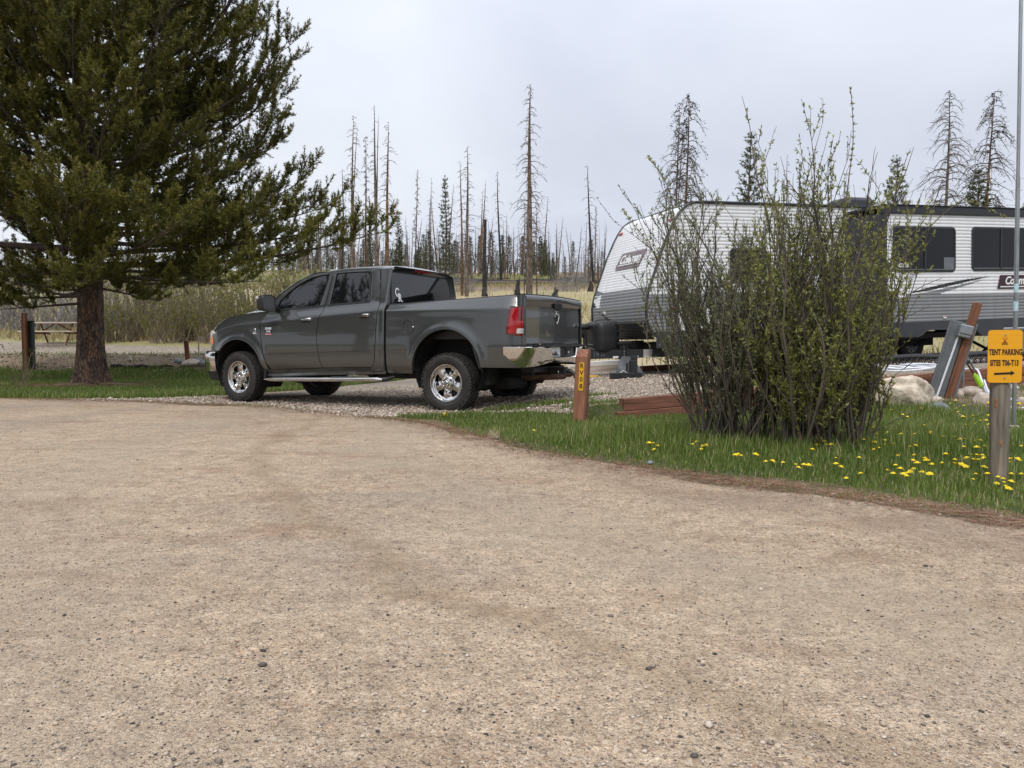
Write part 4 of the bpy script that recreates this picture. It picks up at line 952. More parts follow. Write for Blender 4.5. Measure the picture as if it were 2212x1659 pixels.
th = MB(); th.box((-1.158, -.02, 1.415), (.025, .24, .085), bev=.012, m=0); th.box((-1.172, -.02, 1.412), (.006, .12, .045), m=1); th.build('tailgate_handle', [M['blackplastic'], M['dark']], tgo)
em = MB(); sh = [(-.062, .078), (.062, .078), (.064, .0), (.038, -.055), (0, -.092), (-.038, -.055), (-.064, .0)]
fE = lambda x, y, z: (-1.141-z, -x-.0, 1.262+y)
em.prism(sh, 0, .006, fE, 0); em.tube([fE(x, y, .007) for x, y in sh], .006, 5, m=1, closed=True)
for s in (1, -1): em.tube([fE(s*(.012+.016*math.cos(a)*1.0+.004), .034+.022*math.sin(a), .012) for a in np.linspace(-.5, 3.6, 9)], .0075, 6, m=1)
em.prism([(-.012, .03), (.012, .03), (.008, -.04), (0, -.058), (-.008, -.04)], .004, .016, fE, 1)
em.build('emblem', [M['black'], M['chrome']], tgo)
text('lettering', '4X4', .075, M['chrome'], tgo, frame_M((-1.128, -.72, 1.155), (0, -1, 0), (0, 0, 1)), .003, shear=.25, bold=.003, sx=1.25)
# tail lights
for s in (1, -1):
    def lamp(pts_w, o): return pts_w
    plan = [(-.88, .994), (-.93, .991), (-.99, .980), (-1.04, .968), (-1.08, .952), (-1.108, .93), (-1.118, .895)]
    tl = MB(); R = []
    for i, (u, v) in enumerate(plan):
        row = []
        for j in range(13):
            t = j/12; w = lerp(1.0, 1.375, t); uu = u-.07*t*(1-i/6); top = .028*(1-i/6)**2 if t > .99 else 0
            row.append((uu, s*(v+.010*math.sin(math.pi*t)**.5+.004-.012*t), w-top))
        R.append(row)
    tl.grid(R, mf=lambda i, j: (2 if (i >= 3 and 1 <= j <= 2) else 1 if (i in (0, 5) or j in (0, 11) or (j >= 6 and i in (3, 4))) else 0))
    t_o = tl.build('tail_light', [M['redlens'], M['reddark'], M['clearlens']], truck, smooth=180)
    tb = MB(); tb.grid([[(u-.07*j*(1-i/6)+.004, s*(v-.014), 1.0+.37*j) for j in (0, 1)] for i, (u, v) in enumerate(plan)]); tb.build('lamp_housing', M['dark'], t_o)
    # corner skin below the lamp
    lc = MB(); lc.grid([[(-1.04, s*.968, w), (-1.09, s*.952, w), (-1.118, s*.925, w), (-1.125, s*.89, w)] for w in (.86, .93, 1.0)]); lc.build('corner_panel', M['paint'], truck, smooth=60); lc = MB(); lc.grid([[(-1.04, s*.955, w), (-1.09, s*.945, w), (-1.118, s*.925, w), (-1.125, s*.89, w)] for w in (1.375, 1.45, 1.515)]); lc.build('corner_panel', M['paint'], truck, smooth=60)
# third brake light, cab marker lamps
b3 = MB(); b3.grid([[(1.058-.010*j, y_, 1.940+.012*j) for y_ in np.linspace(-.2, .2, 9)] for j in range(4)], mf=lambda i, j: 1 if j in (2, 5) else 0)
b3.box((1.036, 0, 1.964), (.03, .40, .036), bev=.012); b3.build('brake_light', [M['redlens'], M['clearlens']], truck)
for y_ in (-.5, -.25, 0, .25, .5):
    cm = MB(); cm.box((2.30, y_, 2.018-.02*abs(y_)*2), (.11, .055, .030), bev=.012); cm.build('marker_light', M['clearlens'] if True else None, truck)
# rear bumper
rpth = [(p[0], p[1]) for p in resample([(-.875, 1.005), (-1.0, 1.0), (-1.10, .985), (-1.18, .935), (-1.225, .84), (-1.25, .6), (-1.262, .3), (-1.265, 0), (-1.262, -.3), (-1.25, -.6), (-1.225, -.84), (-1.18, -.935), (-1.10, -.985), (-1.0, -1.0), (-.875, -1.005)], 61)]
def rprof(t):
    v = rpth[min(60, int(round(t*60)))][1]; ce = 1-sstep(.36, .46, abs(v)); ed = float(sstep(.55, .62, abs(v)))
    top = .855+.014*ed+.0*ce; bot = .605+.045*(1-float(sstep(.3, .9, abs(v))))
    dd_ = float(.075*ce)
    if ce > .5: top = .735
    return [(-.07, top-.002), (-.012, top+.002), (.002, top-.006), (.012, top-.014), (.008, lerp(top, bot, .25)), (-.003, lerp(top, bot, .55)), (-.020, lerp(top, bot, .8)), (-.042, bot+.005), (-.07, bot)]
rb = MB(); rb.grid([[(p[0], p[1], p[2]) for p in r_] for r_ in bumper_sweep(rpth, rprof)])
# sweep offsets are outward negative on this winding
rbo = rb.build('rear_bumper', M['chrome'], truck, smooth=40)
pad = MB()
pad.grid(bumper_sweep(rpth, lambda t: [(-.012, .862), (-.006, .885), (-.02, .892), (-.10, .892)]))
pad.box((-1.20, 0, .79), (.03, .86, .17)); pad.box((-1.16, 0, .885), (.16, 1.7, .012))
pad.build('step_pad', M['blackplastic'], rbo, smooth=40)
lp = MB(); lp.box((-1.219, .20, .80), (.004, .30, .15), bev=.001); lpo = lp.build('license_plate', M['plate'], rbo)
mo = MB(); mo.prism([(-.14, -.045), (-.09, .0), (-.05, -.02), (0, .02), (.05, -.015), (.14, -.045)], 0, .001, lambda x, y, z: (-1.2215-z, .20-x, .79+y)); mo.build('plate_mountains', M['cabinet'], lpo)
pl_ = MB(); pl_.box((-1.22, .20, .878), (.03, .10, .018), bev=.004); pl_.build('plate_light', M['chrome'], rbo)
pg = MB(); pg.box((-1.219, -.20, .80), (.012, .15, .13), bev=.006, m=0); pg.box((-1.228, -.20, .80), (.006, .075, .07), bev=.003, m=1); pg.box((-1.233, -.19, .79), (.003, .012, .03), m=2); pg.box((-1.233, -.215, .79), (.003, .012, .03), m=2); pg.build('tow_socket', [M['blackplastic'], M['dark'], M['white']], rbo)
# hitch and exhaust
hi = MB(); hi.box((-.95, 0, .56), (.18, 1.0, .08), bev=.01); hi.box((-1.12, -.02, .54), (.34, .085, .085), bev=.008); hi.box((-1.27, -.02, .54), (.03, .11, .11), bev=.01)
hi.tube([(-1.2, -.02, .54), (-1.34, -.02, .54), (-1.40, -.02, .50), (-1.45, -.02, .40), (-1.50, -.02, .37), (-1.62, -.02, .37)], .028, 4); hi.build('hitch', M['blackplastic'], truck)
pn = MB(); pn.tube([(-1.2, .05+.02*math.cos(a), .50+.035*math.sin(a)) for a in np.linspace(0, 5.5, 10)], .004, 5); pn.build('hitch_clip', M['chrome'], truck)
ex = MB(); ex.tube([(.4, -.35, .55), (-.2, -.45, .60), (-.6, -.30, .50), (-.80, -.35, .465), (-.95, -.62, .47), (-1.0, -.80, .47)], .05, 14, cap=False); ex.tube([(-.6, .3, .50), (-.85, .25, .46), (-1.02, -.1, .455), (-1.06, -.42, .455)], [.05, .05, .05, .052], 14, cap=False); ex.build('exhaust_pipe', M['rust'], truck, smooth=60)
# running boards
for s in (1, -1):
    rbm = MB(); P0_, P1_ = Vector((3.16, s*1.075, .372)), Vector((.95, s*1.075, .418))
    R = []
    for i in range(24):
        t = i/23; p = P0_.lerp(P1_, t); e_s = min(1, (t*14+.25), ((1-t)*14+.25)); R.append([(p.x, p.y+s*(.038*math.cos(a)-.03*(1-e_s)), p.z+.032*math.sin(a)*min(1, e_s+.2)) for a in np.linspace(0, 2*math.pi, 17)[:-1]])
    rbm.grid(R, cv=True); rbm.add(R[0], [tuple(range(16))]); rbm.add(R[-1], [tuple(range(16))]); rbo2 = rbm.build('running_board', M['chrome'], truck, smooth=60)
    for a, b in ((2.98, 2.32), (1.86, 1.22)):
        pd = MB(); p = P0_.lerp(P1_, (3.16-(a+b)/2)/2.21); pd.box((p.x, s*1.052, p.z+.028), (a-b, .08, .018), bev=.006); pd.build('step_pad', M['blackplastic'], rbo2)
    for u in (2.9, 2.1, 1.3):
        br_ = MB(); br_.tube([(u, s*1.07, .385), (u, s*.95, .40), (u, s*.75, .47)], .02, 6); br_.build('board_bracket', M['blackplastic'], truck)
    br_ = MB(); br_.tube([(.96, s*1.075, .418), (.90, s*1.06, .42), (.84, s*.97, .45)], [.034, .03, .02], 10); br_.build('board_end_cap', M['blackplastic'], truck)
# mirrors
for s in (1, -1):
    mm_ = MB(); R = []
    for i, (x, sc) in enumerate(((3.115, .55), (3.10, .80), (3.06, .95), (3.0, 1.0), (2.955, 1.0), (2.945, .97), (2.952, .90))):
        R.append([(x, s*(1.165+.130*sc*np.sign(math.cos(a))*abs(math.cos(a))**.55), 1.498+.122*sc*np.sign(math.sin(a))*abs(math.sin(a))**.55+.02*math.cos(a)*0) for a in np.linspace(0, 2*math.pi, 25)[:-1]])
    mm_.grid(R, cv=True); mm_.add(R[0], [tuple(range(24))])
    mm_.box((3.04, s*1.0, 1.43), (.08, .18, .05), bev=.02); mm_.box((3.05, s*.965, 1.455), (.12, .04, .12), bev=.02)
    mo_ = mm_.build('side_mirror', M['blackplastic'], truck, smooth=50)
    mg = MB(); mg.add([(2.956, s*(1.165+.118*np.sign(math.cos(a))*abs(math.cos(a))**.55), 1.498+.108*np.sign(math.sin(a))*abs(math.sin(a))**.55) for a in np.linspace(0, 2*math.pi, 25)[:-1]], [tuple(range(24))]); mg.build('mirror_glass', M['chrome'], mo_)
    ml2 = MB(); ml2.box((3.07, s*1.285, 1.575), (.05, .02, .05), bev=.008); ml2.build('turn_lamp', M['clearlens'], mo_)
# wheels
def make_wheel():
    root = empty('wheel'); root.parent = truck
    # axis = local Y, outer face towards +Y
    ty = MB(); prof = [(.245, .10), (.262, .118), (.29, .128), (.33, .132), (.36, .124), (.378, .108), (.388, .085), (.391, .03), (.391, -.03), (.388, -.085), (.375, -.11), (.34, -.13), (.28, -.125), (.24, -.10)]
    ty.lathe(prof, 72)
    for k in range(56):
        a = 2*math.pi*k/56
        for (y, ln, da, ht, wd) in ((.098, .05, 0, .006, .030), (.045, .048, .5, .008, .030), (-.005, .046, 0, .008, .030), (-.055, .048, .5, .008, .030), (-.1, .045, 0, .006, .030)):
            q = a+da*2*math.pi/56; rr = .392 if abs(y) < .08 else .386
            R_ = Matrix.Rotation(-q, 3, 'Y') @ Matrix.Rotation((.35 if k % 2 else -.3)*(abs(y) < .08), 3, 'X')
            c = Matrix.Rotation(-q, 3, 'Y') @ Vector((rr, y, 0)); ty.box(c, (ht*2, ln, wd), R_)
        # shoulder lugs running down the sidewall
        if k % 2 == 0:
            q = a; R_ = Matrix.Rotation(-q, 3, 'Y'); ty.box(R_ @ Vector((.372, .115, 0)), (.028, .018, .026), R_)
    ty.lathe([(.300, .1315), (.302, .1345), (.306, .1345), (.308, .1315)], 60); ty.lathe([(.335, .1305), (.337, .1335), (.341, .1325), (.343, .1285)], 60)
    for k in range(14):      # raised sidewall lettering, unreadable
        q = .35+k*.105+(.9 if k > 6 else 0)
        R_ = Matrix.Rotation(-q, 3, 'Y'); ty.box(R_ @ Vector((.322, .132, 0)), (.020, .004, .018 if k % 3 else .012), R_)
    t = ty.build('tyre', M['rubber'], root, smooth=35)
    rm = MB(); rm.lathe([(.246, .100), (.250, .112), (.247, .118), (.238, .117), (.228, .105), (.222, .08), (.215, .05), (.205, -.02), (.20, -.1), (.24, -.11)], 72)
    # five broad spokes on a polar grid with windows left open
    nr = 15; rad = np.linspace(.060, .226, nr); na = 120; R = []
    for i, r_ in enumerate(rad):
        row = []
        for j in range(na):
            th_ = 2*math.pi*j/na; ph = (th_*5/(2*math.pi)) % 1; c = abs(ph-.5)*2   # 0 = middle of a window, 1 = spoke centre
            dep = .068+.026*math.sin(math.pi*min(1, max(0, (r_-.06)/.17)))*.5-.014*(1-c)**1.0*(r_ > .1)+.028*max(0, (r_-.19)/.036)
            dep += .006*math.cos(c*math.pi)*(-1)*(r_ > .11)*(r_ < .2)
            row.append((r_*math.cos(th_), dep, r_*math.sin(th_)))
        R.append(row)
    Vv = [p for r_ in R for p in r_]; Ff = []
    hole = set()
    for i in range(nr-1):
        rm_ = (rad[i]+rad[i+1])/2
        for j in range(na):
            ph = (((j+.5)/na)*5) % 1; c = abs(ph-.5)*2
            half = float(I_(rm_, [.112, .125, .15, .19, .205], [.12, .26, .36, .46, .42]))
            if .113 < rm_ < .208 and c < half: hole.add((i, j)); continue
            Ff.append((i*na+j, i*na+(j+1) % na, (i+1)*na+(j+1) % na, (i+1)*na+j))
    rm.add(Vv, Ff)
    for (i, j) in hole:      # walls of the windows
        for di, dj, a, b in ((0, -1, (i, j), (i+1, j)), (0, 1, (i, (j+1) % na), (i+1, (j+1) % na)), (-1, 0, (i, j), (i, (j+1) % na)), (1, 0, (i+1, j), (i+1, (j+1) % na))):
            if (i+di, (j+dj) % na) not in hole:
                p, q = R[a[0]][a[1]], R[b[0]][b[1]]; f_ = lambda v: (v[0], v[1]-.030, v[2]); rm.add([p, q, f_(q), f_(p)], [(0, 1, 2, 3)])
    rm.lathe([(.0005, .126), (.026, .126), (.034, .120), (.040, .105), (.055, .100), (.088, .094), (.096, .086), (.099, .066)], 40)
    for k in range(8):
        q = 2*math.pi*(k+.5)/8; c = (.072*math.cos(q), .072*math.sin(q)); rm.lathe([(.0005, .120), (.010, .119), (.0135, .113), (.0145, .092)], 10, Matrix.Translation((c[0], 0, c[1])))
    rmo = rm.build('rim', M['alloy'], root, smooth=42)
    cp = MB(); cp.lathe([(.0005, .1275), (.022, .1275), (.024, .125)], 20); cp.build('hub_cap', M['steelgrey'], rmo)
    bd_ = MB(); bd_.lathe([(.06, .035), (.17, .035), (.172, .012), (.06, .012)], 40); bd_.box((.12, .02, .07), (.08, .06, .12), bev=.02); bd_.lathe([(.0005, -.09), (.235, -.09)], 32); bd_.build('brake_disc', M['dark'], root, smooth=40)
    return root
wh = make_wheel(); first = True
for (u, s, z_, st_) in ((0, 1, .386, .3), (3.80, 1, .389, 1.1), (0, -1, .47, .7), (3.80, -1, .385, 2.0)):
    w_ = wh if first else copy_tree(wh, truck); first = False
    w_.location = (u, s*.865, z_ if not (s < 0 and u == 0) else .405)
    Rm = Matrix.Rotation(0 if s > 0 else math.pi, 4, 'Z') @ Matrix.Rotation(math.radians(-3) if u > 1 and s > 0 else 0, 4, 'Z') @ Matrix.Rotation(st_, 4, 'Y')
    w_.rotation_euler = Rm.to_euler()
# wheel wells, chassis, axles
ch = MB()
for (a, b, R_) in AC:
    for s in (1, -1):
        ch.grid([[(a+(R_-.012)*math.cos(q), s*v, b+(R_-.012)*math.sin(q)) for v in (.55, .75, .975)] for q in np.linspace(-.5, math.pi+.5, 24)])
        ch.grid([[(a+r_*math.cos(q), s*.56, b+r_*math.sin(q)) for r_ in (.0, R_)] for q in np.linspace(-.4, math.pi+.4, 16)])
for s in (1, -1): ch.box((1.7, s*.42, .56), (5.4, .08, .16)); ch.box((1.9, s*.80, .52), (2.3, .12, .10))
ch.box((2.2, 0, .60), (1.6, .8, .16)); ch.box((.9, .55, .55), (1.2, .5, .26), bev=.05); ch.box((1.9, 0, .70), (2.9, 1.7, .05)); ch.box((3.8, 0, .75), (1.0, 1.0, .5))
ch.cyl((0, -.8, .386), (0, .8, .386), .055, 12); ch.cyl((3.8, -.8, .386), (3.8, .8, .386), .05, 12)
ch.lathe([(.001, -.16), (.09, -.14), (.15, -.06), (.16, 0), (.15, .06), (.09, .14), (.001, .16)], 14, Matrix.Translation((0, 0, .386))); ch.lathe([(.001, -.12), (.12, -.05), (.12, .05), (.001, .12)], 12, Matrix.Translation((3.8, -.25, .386)))
for s in (1, -1): ch.box((-.05, s*.55, .45), (1.3, .07, .035)); ch.box((-.55, s*.72, .50), (.08, .3, .26))
ch.cyl((2.95, .72, .40), (2.7, .72, .36), .07, 10); ch.cyl((-.62, -.1, .5), (-.9, -.1, .5), .12, 12); ch.box((-.62, .35, .40), (.3, .5, .2), bev=.05)
ch.build('chassis', M['dark'], truck)
for s in (1, -1):
    fl_ = MB(); fl_.grid([[(3.27+.0*t, s*(.985), lerp(.60, .36, t)), (3.20+.02*t, s*.99, lerp(.60, .36, t)+.01)] for t in (0, .5, 1)]); fl_.grid([[(3.30-.09*t, s*v, lerp(.62, .36, t)) for v in (.78, .995)] for t in (0, .5, 1)])
    fl_.build('mud_flap', M['blackplastic'], truck); fl_ = MB()
    fl_.grid([[(-.42-.1*t, s*(1.012), lerp(.86, .58, t)), (-.445-.1*t, s*1.012, lerp(.87, .58, t))] for t in (0, .5, 1)]); fl_.build('wheel_arch_edge', M['blackplastic'], truck)
# ---------------------------------------------------------------- travel trailer; local x backward, y away from the camera, z up
TI = math.radians(2.0)
rv = empty('travel_trailer', (7.1194, 16.4432, 1.3103), (0, -TI, math.radians(19.4)))
tag(rv, 'white and grey ribbed travel trailer with a slide-out and black trim behind the willow', 'travel trailer')
RP = .069          # rib pitch
def rib(w, K_=.0095):
    t = (w/RP) % 1
    return K_*(t/.34 if t < .34 else 1-.15*(t-.34) if t < .7 else .946*(1-t)/.3)
WL = 2.38
prof = [(-3.50, 2.500), (-3.68, 2.485), (-3.84, 2.43), (-3.98, 2.33), (-4.10, 2.18), (-4.22, 1.98), (-4.40, 1.62), (-4.60, 1.12), (-4.74, .78), (-4.80, .50), (-4.79, .24), (-4.72, .02), (-4.60, -.16)]
pw = np.array([p[1] for p in prof])[::-1]; pu = np.array([p[0] for p in prof])[::-1]
def uf(w): return float(np.interp(w, pw, pu))
def swoosh(u, w):
    """0 white, 1 grey, 2 black (painted band and two swept stripes on the flank)"""
    if w < .16: return 2 if w < -.02 else 1
    lo = .52+.10*sstep(-4.6, -3.0, u)
    a = .50+.42*sstep(-4.2, -1.6, u)
    if w < .70-.0*u and w < .72: return 1
    if .74 < w < .80 and u < -2.9+(w-.74)*4: return 0
    if a+.16 < w < a+.16+.07*(1-abs((u+3.2)/1.2)) and abs(u+3.2) < 1.2: return 2
    if a+.02 < w < a+.13 and -4.5 < u < -1.9-(w-a)*4: return 1
    return 0
hf = MB(); rowsW = np.arange(-.138, 2.47, RP/6); nU = 84
R = []
for w in rowsW: R.append([(lerp(uf(w)+.02, 0.0, i/nU), -rib(w), w) for i in range(nU+1)])
hf.grid(R, mf=lambda i, j: swoosh(R[i][j][0], R[i][0][2]))
R2 = [[(u, -rib(w), w) for u in (0, 1., 2.2, 3.3, 4.6, 5.6, 6.4)] for w in rowsW]; hf.grid(R2, mf=lambda i, j: 1 if R2[i][0][2] < .62 else 0)
R3 = [[(u, WL+rib(w), w) for u in (uf(w)+.02, -3, 0, 3, 6.4)] for w in rowsW]; hf.grid(R3, mf=lambda i, j: 1 if R3[i][0][2] < .62 else 0)
# front cap, ribbed across the width along the profile
L_ = resample(prof, 200); fr = []
for k in range(len(L_)):
    u, w = L_[k]; a = L_[max(0, k-1)]; b = L_[min(len(L_)-1, k+1)]; n = np.array([b[1]-a[1], -(b[0]-a[0])]); n = n/np.linalg.norm(n)
    if n[0] > 0: n = -n
    s_ = rib(k*.0173, .0115) if w < 2.38 else 0
    fr.append([(u+n[0]*s_, v, w+n[1]*s_) for v in np.linspace(.01, WL-.01, 31)])
def capm(i, j):
    w = L_[i][1]; v = (j+.5)/30*WL
    if w < .18: return 2
    if w > 1.95: return 0
    if w < .55: return 1
    if w < .86: return 1 if v < 2.05-(w-.55)*.0 else 0
    return 0
hf.grid(fr, mf=capm)
hf.grid([[(6.4, v, w) for v in (0, 1.2, WL)] for w in (-.14, 1.2, 2.46)])
shell = hf.build('shell', [M['rvwhite'], M['rvgrey'], M['rvblack']], rv, smooth=30)
# wedge graphics on the nose, near the far edge
def nose(v, w, o=.014):
    k = int(np.argmin(np.abs(L_[:, 1]-w)+(0 if w < 2.4 else 0))); u = float(np.interp(w, pw, pu)); return (u-o, v, w)
gm2 = MB()
gm2.prism([(2.36, .93), (2.36, .72), (2.0, .86)], 0, .004, lambda v, w, z: nose(v, w, .014+z), 0)
gm2.prism([(2.36, .66), (2.36, .56), (1.62, .24), (1.60, .28)], 0, .004, lambda v, w, z: nose(v, w, .014+z), 1)
gm2.prism([(2.36, .76), (2.36, .68), (1.75, .38), (1.70, .42)], 0, .003, lambda v, w, z: nose(v, w, .014+z), 2)
gm2.build('nose_graphic', [M['steelgrey'], M['black'], M['rvwhite']], shell)
# name panel on the nose
u1, u0 = uf(1.66), uf(1.36); upv = Vector((u1-u0, 0, .30)).normalized()
pn_ = MB(); c0 = Vector((uf(1.51)-.022, 0, 1.51))
fN = lambda x, y, z: tuple(Vector((c0.x, 0, c0.z))+Vector((0, -x+1.22, 0))+upv*y+Vector((-1, 0, 0))*z)
pn_.prism([(-.56, -.15), (.50, -.15), (.62, .16), (-.44, .16)], 0, .006, fN, 0); pn_.prism([(-.54, -.205), (.48, -.205), (.50, -.165), (-.53, -.165)], 0, .006, fN, 0)
pno = pn_.build('name_panel', M['mauve'], shell)
TM = Matrix((Vector((0, -1, 0)), upv, Vector((0, -1, 0)).cross(upv))).transposed().to_4x4(); TM.translation = Vector(fN(.02, -.0, .012))
text('lettering', 'Coleman', .27, M['white'], pno, TM, .002, shear=.30, bold=.008, sx=.98, spacing=.92)
wl_ = MB(); wl_.prism([(-.46, -.125), (.48, -.125), (.485, -.105), (-.45, -.105)], .007, .011, fN); wl_.build('underline', M['white'], pno)
# black edge trims following the profile on both corners, roof edge
for v_ in (-.012, WL+.012):
    tr_ = MB(); tr_.tube([(p[0]-.012, v_, p[1]) for p in L_[::5]], .026, 6); tr_.tube([(-3.55, v_, 2.49), (-1, v_, 2.49), (6.4, v_, 2.49)], .034, 6); tr_.build('edge_trim', M['rvblack'], rv, smooth=60)
rf = MB(); rf.grid([[(u, v, w) for v, w in ((-.02, 2.50), (.1, 2.525), (1.2, 2.55), (WL-.1, 2.525), (WL+.02, 2.50))] for u in (-3.60, -2, 2, 6.4)]); rfo = rf.build('roof', M['rvwhite'], rv, smooth=60)
ac = MB(); ac.box((1.22, 1.15, 2.72), (.80, .70, .30), bev=.08); ac.box((.84, 1.15, 2.72), (.06, .5, .16), bev=.02); ac.build('air_conditioner', M['rvblack'], rfo, smooth=40)
vt = MB(); vt.box((-1.4, 1.2, 2.60), (.4, .4, .12), bev=.03); vt.build('roof_vent', M['white'], rfo)
vp = MB(); vp.cyl((2.9, .6, 2.5), (2.9, .6, 2.64), .03, 10); vp.cyl((2.9, .6, 2.64), (2.9, .6, 2.68), .05, 10); vp.build('vent_pipe', M['rvblack'], rfo)
# windows
def rv_window(name, u0, w0, u1, w1, y, parent, split=True, tint=None):
    f = MB(); po = rounded_rect(u0, w0, u1, w1, .10, 5); pi_ = rounded_rect(u0+.04, w0+.04, u1-.04, w1-.04, .07, 5)
    f.grid([[(a, y+.012, b) for a, b in po], [(a, y-.022, b) for a, b in po], [(a, y-.026, b) for a, b in pi_], [(a, y-.016, b) for a, b in pi_]], cv=True)
    o = f.build(name, M['rvblack'], parent, smooth=40)
    p = MB(); p.add([(a, y-.0175, b) for a, b in pi_], [tuple(range(len(pi_)))]); p.build('pane', M['rvglass'], o)
    if split:
        m_ = MB(); m_.box(((u0+u1)/2, y-.022, (w0+w1)/2), (.045, .018, w1-w0-.06)); m_.box(((u0+u1)/2+.0, y-.021, w0+.055), (u1-u0-.1, .012, .018), m=1); m_.build('mullion', [M['rvblack'], M['steelgrey']], o)
    return o
rv_window('window', -2.90, .97, -2.02, 1.60, 0, shell, split=False)
# baggage door and marker lights on the flank
bg_ = MB(); bg_.box((-3.72, -.018, .245), (.86, .02, .52), bev=.006); bgo = bg_.build('baggage_door', M['white'], shell)
bl_ = MB(); bl_.cyl((-3.38, -.028, .25), (-3.38, -.05, .25), .03, 10); bl_.build('latch', M['rvblack'], bgo)
for c in ((-4.20, -.02, .42), ): 
    k_ = MB(); k_.box(c, (.11, .03, .05), bev=.012); k_.build('marker_light', M['redlens'], shell)
for v_, w_ in ((.12, 2.16), (2.24, 2.16)):
    k_ = MB(); k_.box((uf(w_)-.025, v_, w_), (.05, .16, .06), bev=.015); k_.build('marker_light', M['redlens'], shell)
# flank skirt and floor
sk = MB(); sk.grid([[(u, y_, w) for u in (uf(-.13)+.02, -3, -.02)] for y_, w in ((0.0, -.02), (-.012, -.06), (-.012, -.33), (.0, -.34))])
sk.box((.9, WL/2, -.30), (10.4, WL-.04, .12)); sk.build('skirt', M['rvchar'], rv)
gas = MB(); gas.box((-.9, .1, -.44), (6.8, .1, .16)); gas.box((-.9, WL-.1, -.44), (6.8, .1, .16)); gas.build('frame_rail', M['dark'], rv)
# slide-out room
SY = -1.0
sl_ = MB(); R = []
for w in np.arange(0, 2.20, RP/6): R.append([(lerp(.06, 5.4, i/130), SY-rib(w), w) for i in range(131)])
def slc(u, w):
    if w < .565:
        if u < .66+.0*w and w > .47+.02 and u < .40+(w-.47)*3: return 0
        return 1
    # grey wedge then black blade above it, rising to the right
    f = (u-.68)/2.34
    if 0 < f < 1:
        top = .60+.325*(1-(1-f)**1.55); blk = .092*math.sin(math.pi*min(1, f*1.02))**.7*(1-.5*f)
        if top-blk < w < top: return 2
        gl = .592+.30*max(0, (u-1.54)/1.35)**1.1 if u > 1.54 else .565
        if gl < w < top-blk-.022-.01*f and u < 2.75: return 1
    return 0
sl_.grid(R, mf=lambda i, j: slc((R[i][j][0]+R[i][j+1][0])/2, R[i][0][2]+.005))
slo = sl_.build('slide_out', [M['rvwhite'], M['rvgrey'], M['rvblack']], rv, smooth=30)
s2 = MB()
s2.grid([[(0.0, y_, w) for y_ in (SY-.01, -.5, .02)] for w in (-.30, 1.0, 2.20)]); s2.build('slide_side_wall', M['rvchar'], slo)
s3 = MB()
s3.box((.035, SY-.016, 1.02), (.10, .05, 2.62), bev=.01); s3.box((2.7, SY-.016, 2.27), (5.5, .06, .165), bev=.012); s3.box((2.7, SY-.025, 2.362), (5.5, .08, .018)); s3.build('corner_trim', M['rvblack'], slo)
s4 = MB(); s4.box((2.7, SY/2-.02, 2.34), (5.42, -SY+.02, .05)); s4.build('slide_roof', M['rvblack'], slo)
s5 = MB()   # moulded skirt with a wheel arch
pts = [(.02, -.005), (.02, -.25), (.30, -.285), (.85, -.30), (.98, -.27), (1.09, -.19), (1.22, -.155), (2.42, -.175), (2.50, -.20), (2.58, -.27), (2.68, -.335), (5.4, -.40), (5.4, .03), (2.7, .022)]
s5.prism(pts, SY-.026, SY+.03, lambda x, y, z: (x, z, y)); s5.tube([(.85, SY-.028, -.298), (.98, SY-.03, -.268), (1.09, SY-.03, -.19), (1.22, SY-.03, -.155), (2.42, SY-.03, -.175), (2.50, SY-.03, -.20), (2.58, SY-.03, -.27)], .014, 6)
s5.build('slide_skirt', M['rvchar'], slo)
s6 = MB(); s6.box((2.7, SY/2, -.02), (5.4, -SY, .05)); s6.build('slide_floor', M['dark'], slo)
wa = rv_window('window', .255, 1.02, 1.925, 1.945, SY, slo); wb_ = rv_window('window', 2.372, 1.04, 4.04, 1.962, SY, slo)
st_ = MB(); st_.box((.53, SY-.0205, 1.16), (.28, .003, .085)); st_.build('window_sticker', M['plate'], wa)
in_ = MB(); in_.box((1.75, SY-.0195, 1.19), (.30, .003, .26)); in_.build('blind', M['steelgrey'], wa)
mk = MB(); mk.box((1.635, SY-.02, .09), (.09, .012, .05), bev=.004, m=0); mk.box((1.635, SY-.027, .105), (.07, .004, .014), m=1); mk.build('marker_light', [M['white'], M['badge_red']], slo)
nb = MB(); fL = lambda x, y, z: (3.16+x+y*.27, SY-.016-z, .655+y)
nb.prism([(-.05, .0), (1.20, .0), (1.20, .295), (-.05, .295)], 0, .004, fL, 0); nbo = nb.build('name_panel', M['maroon'], slo)
text('lettering', 'Coleman', .235, M['white'], nbo, frame_M((3.70, SY-.0225, .825), (1, 0, 0), (0, 0, 1)), .0015, shear=.28, bold=.007, sx=.95, spacing=.92)
nu = MB(); nu.prism([(.02, .035), (1.15, .035), (1.15, .058), (.02, .058)], .005, .007, fL); nu.build('underline', M['white'], nbo)
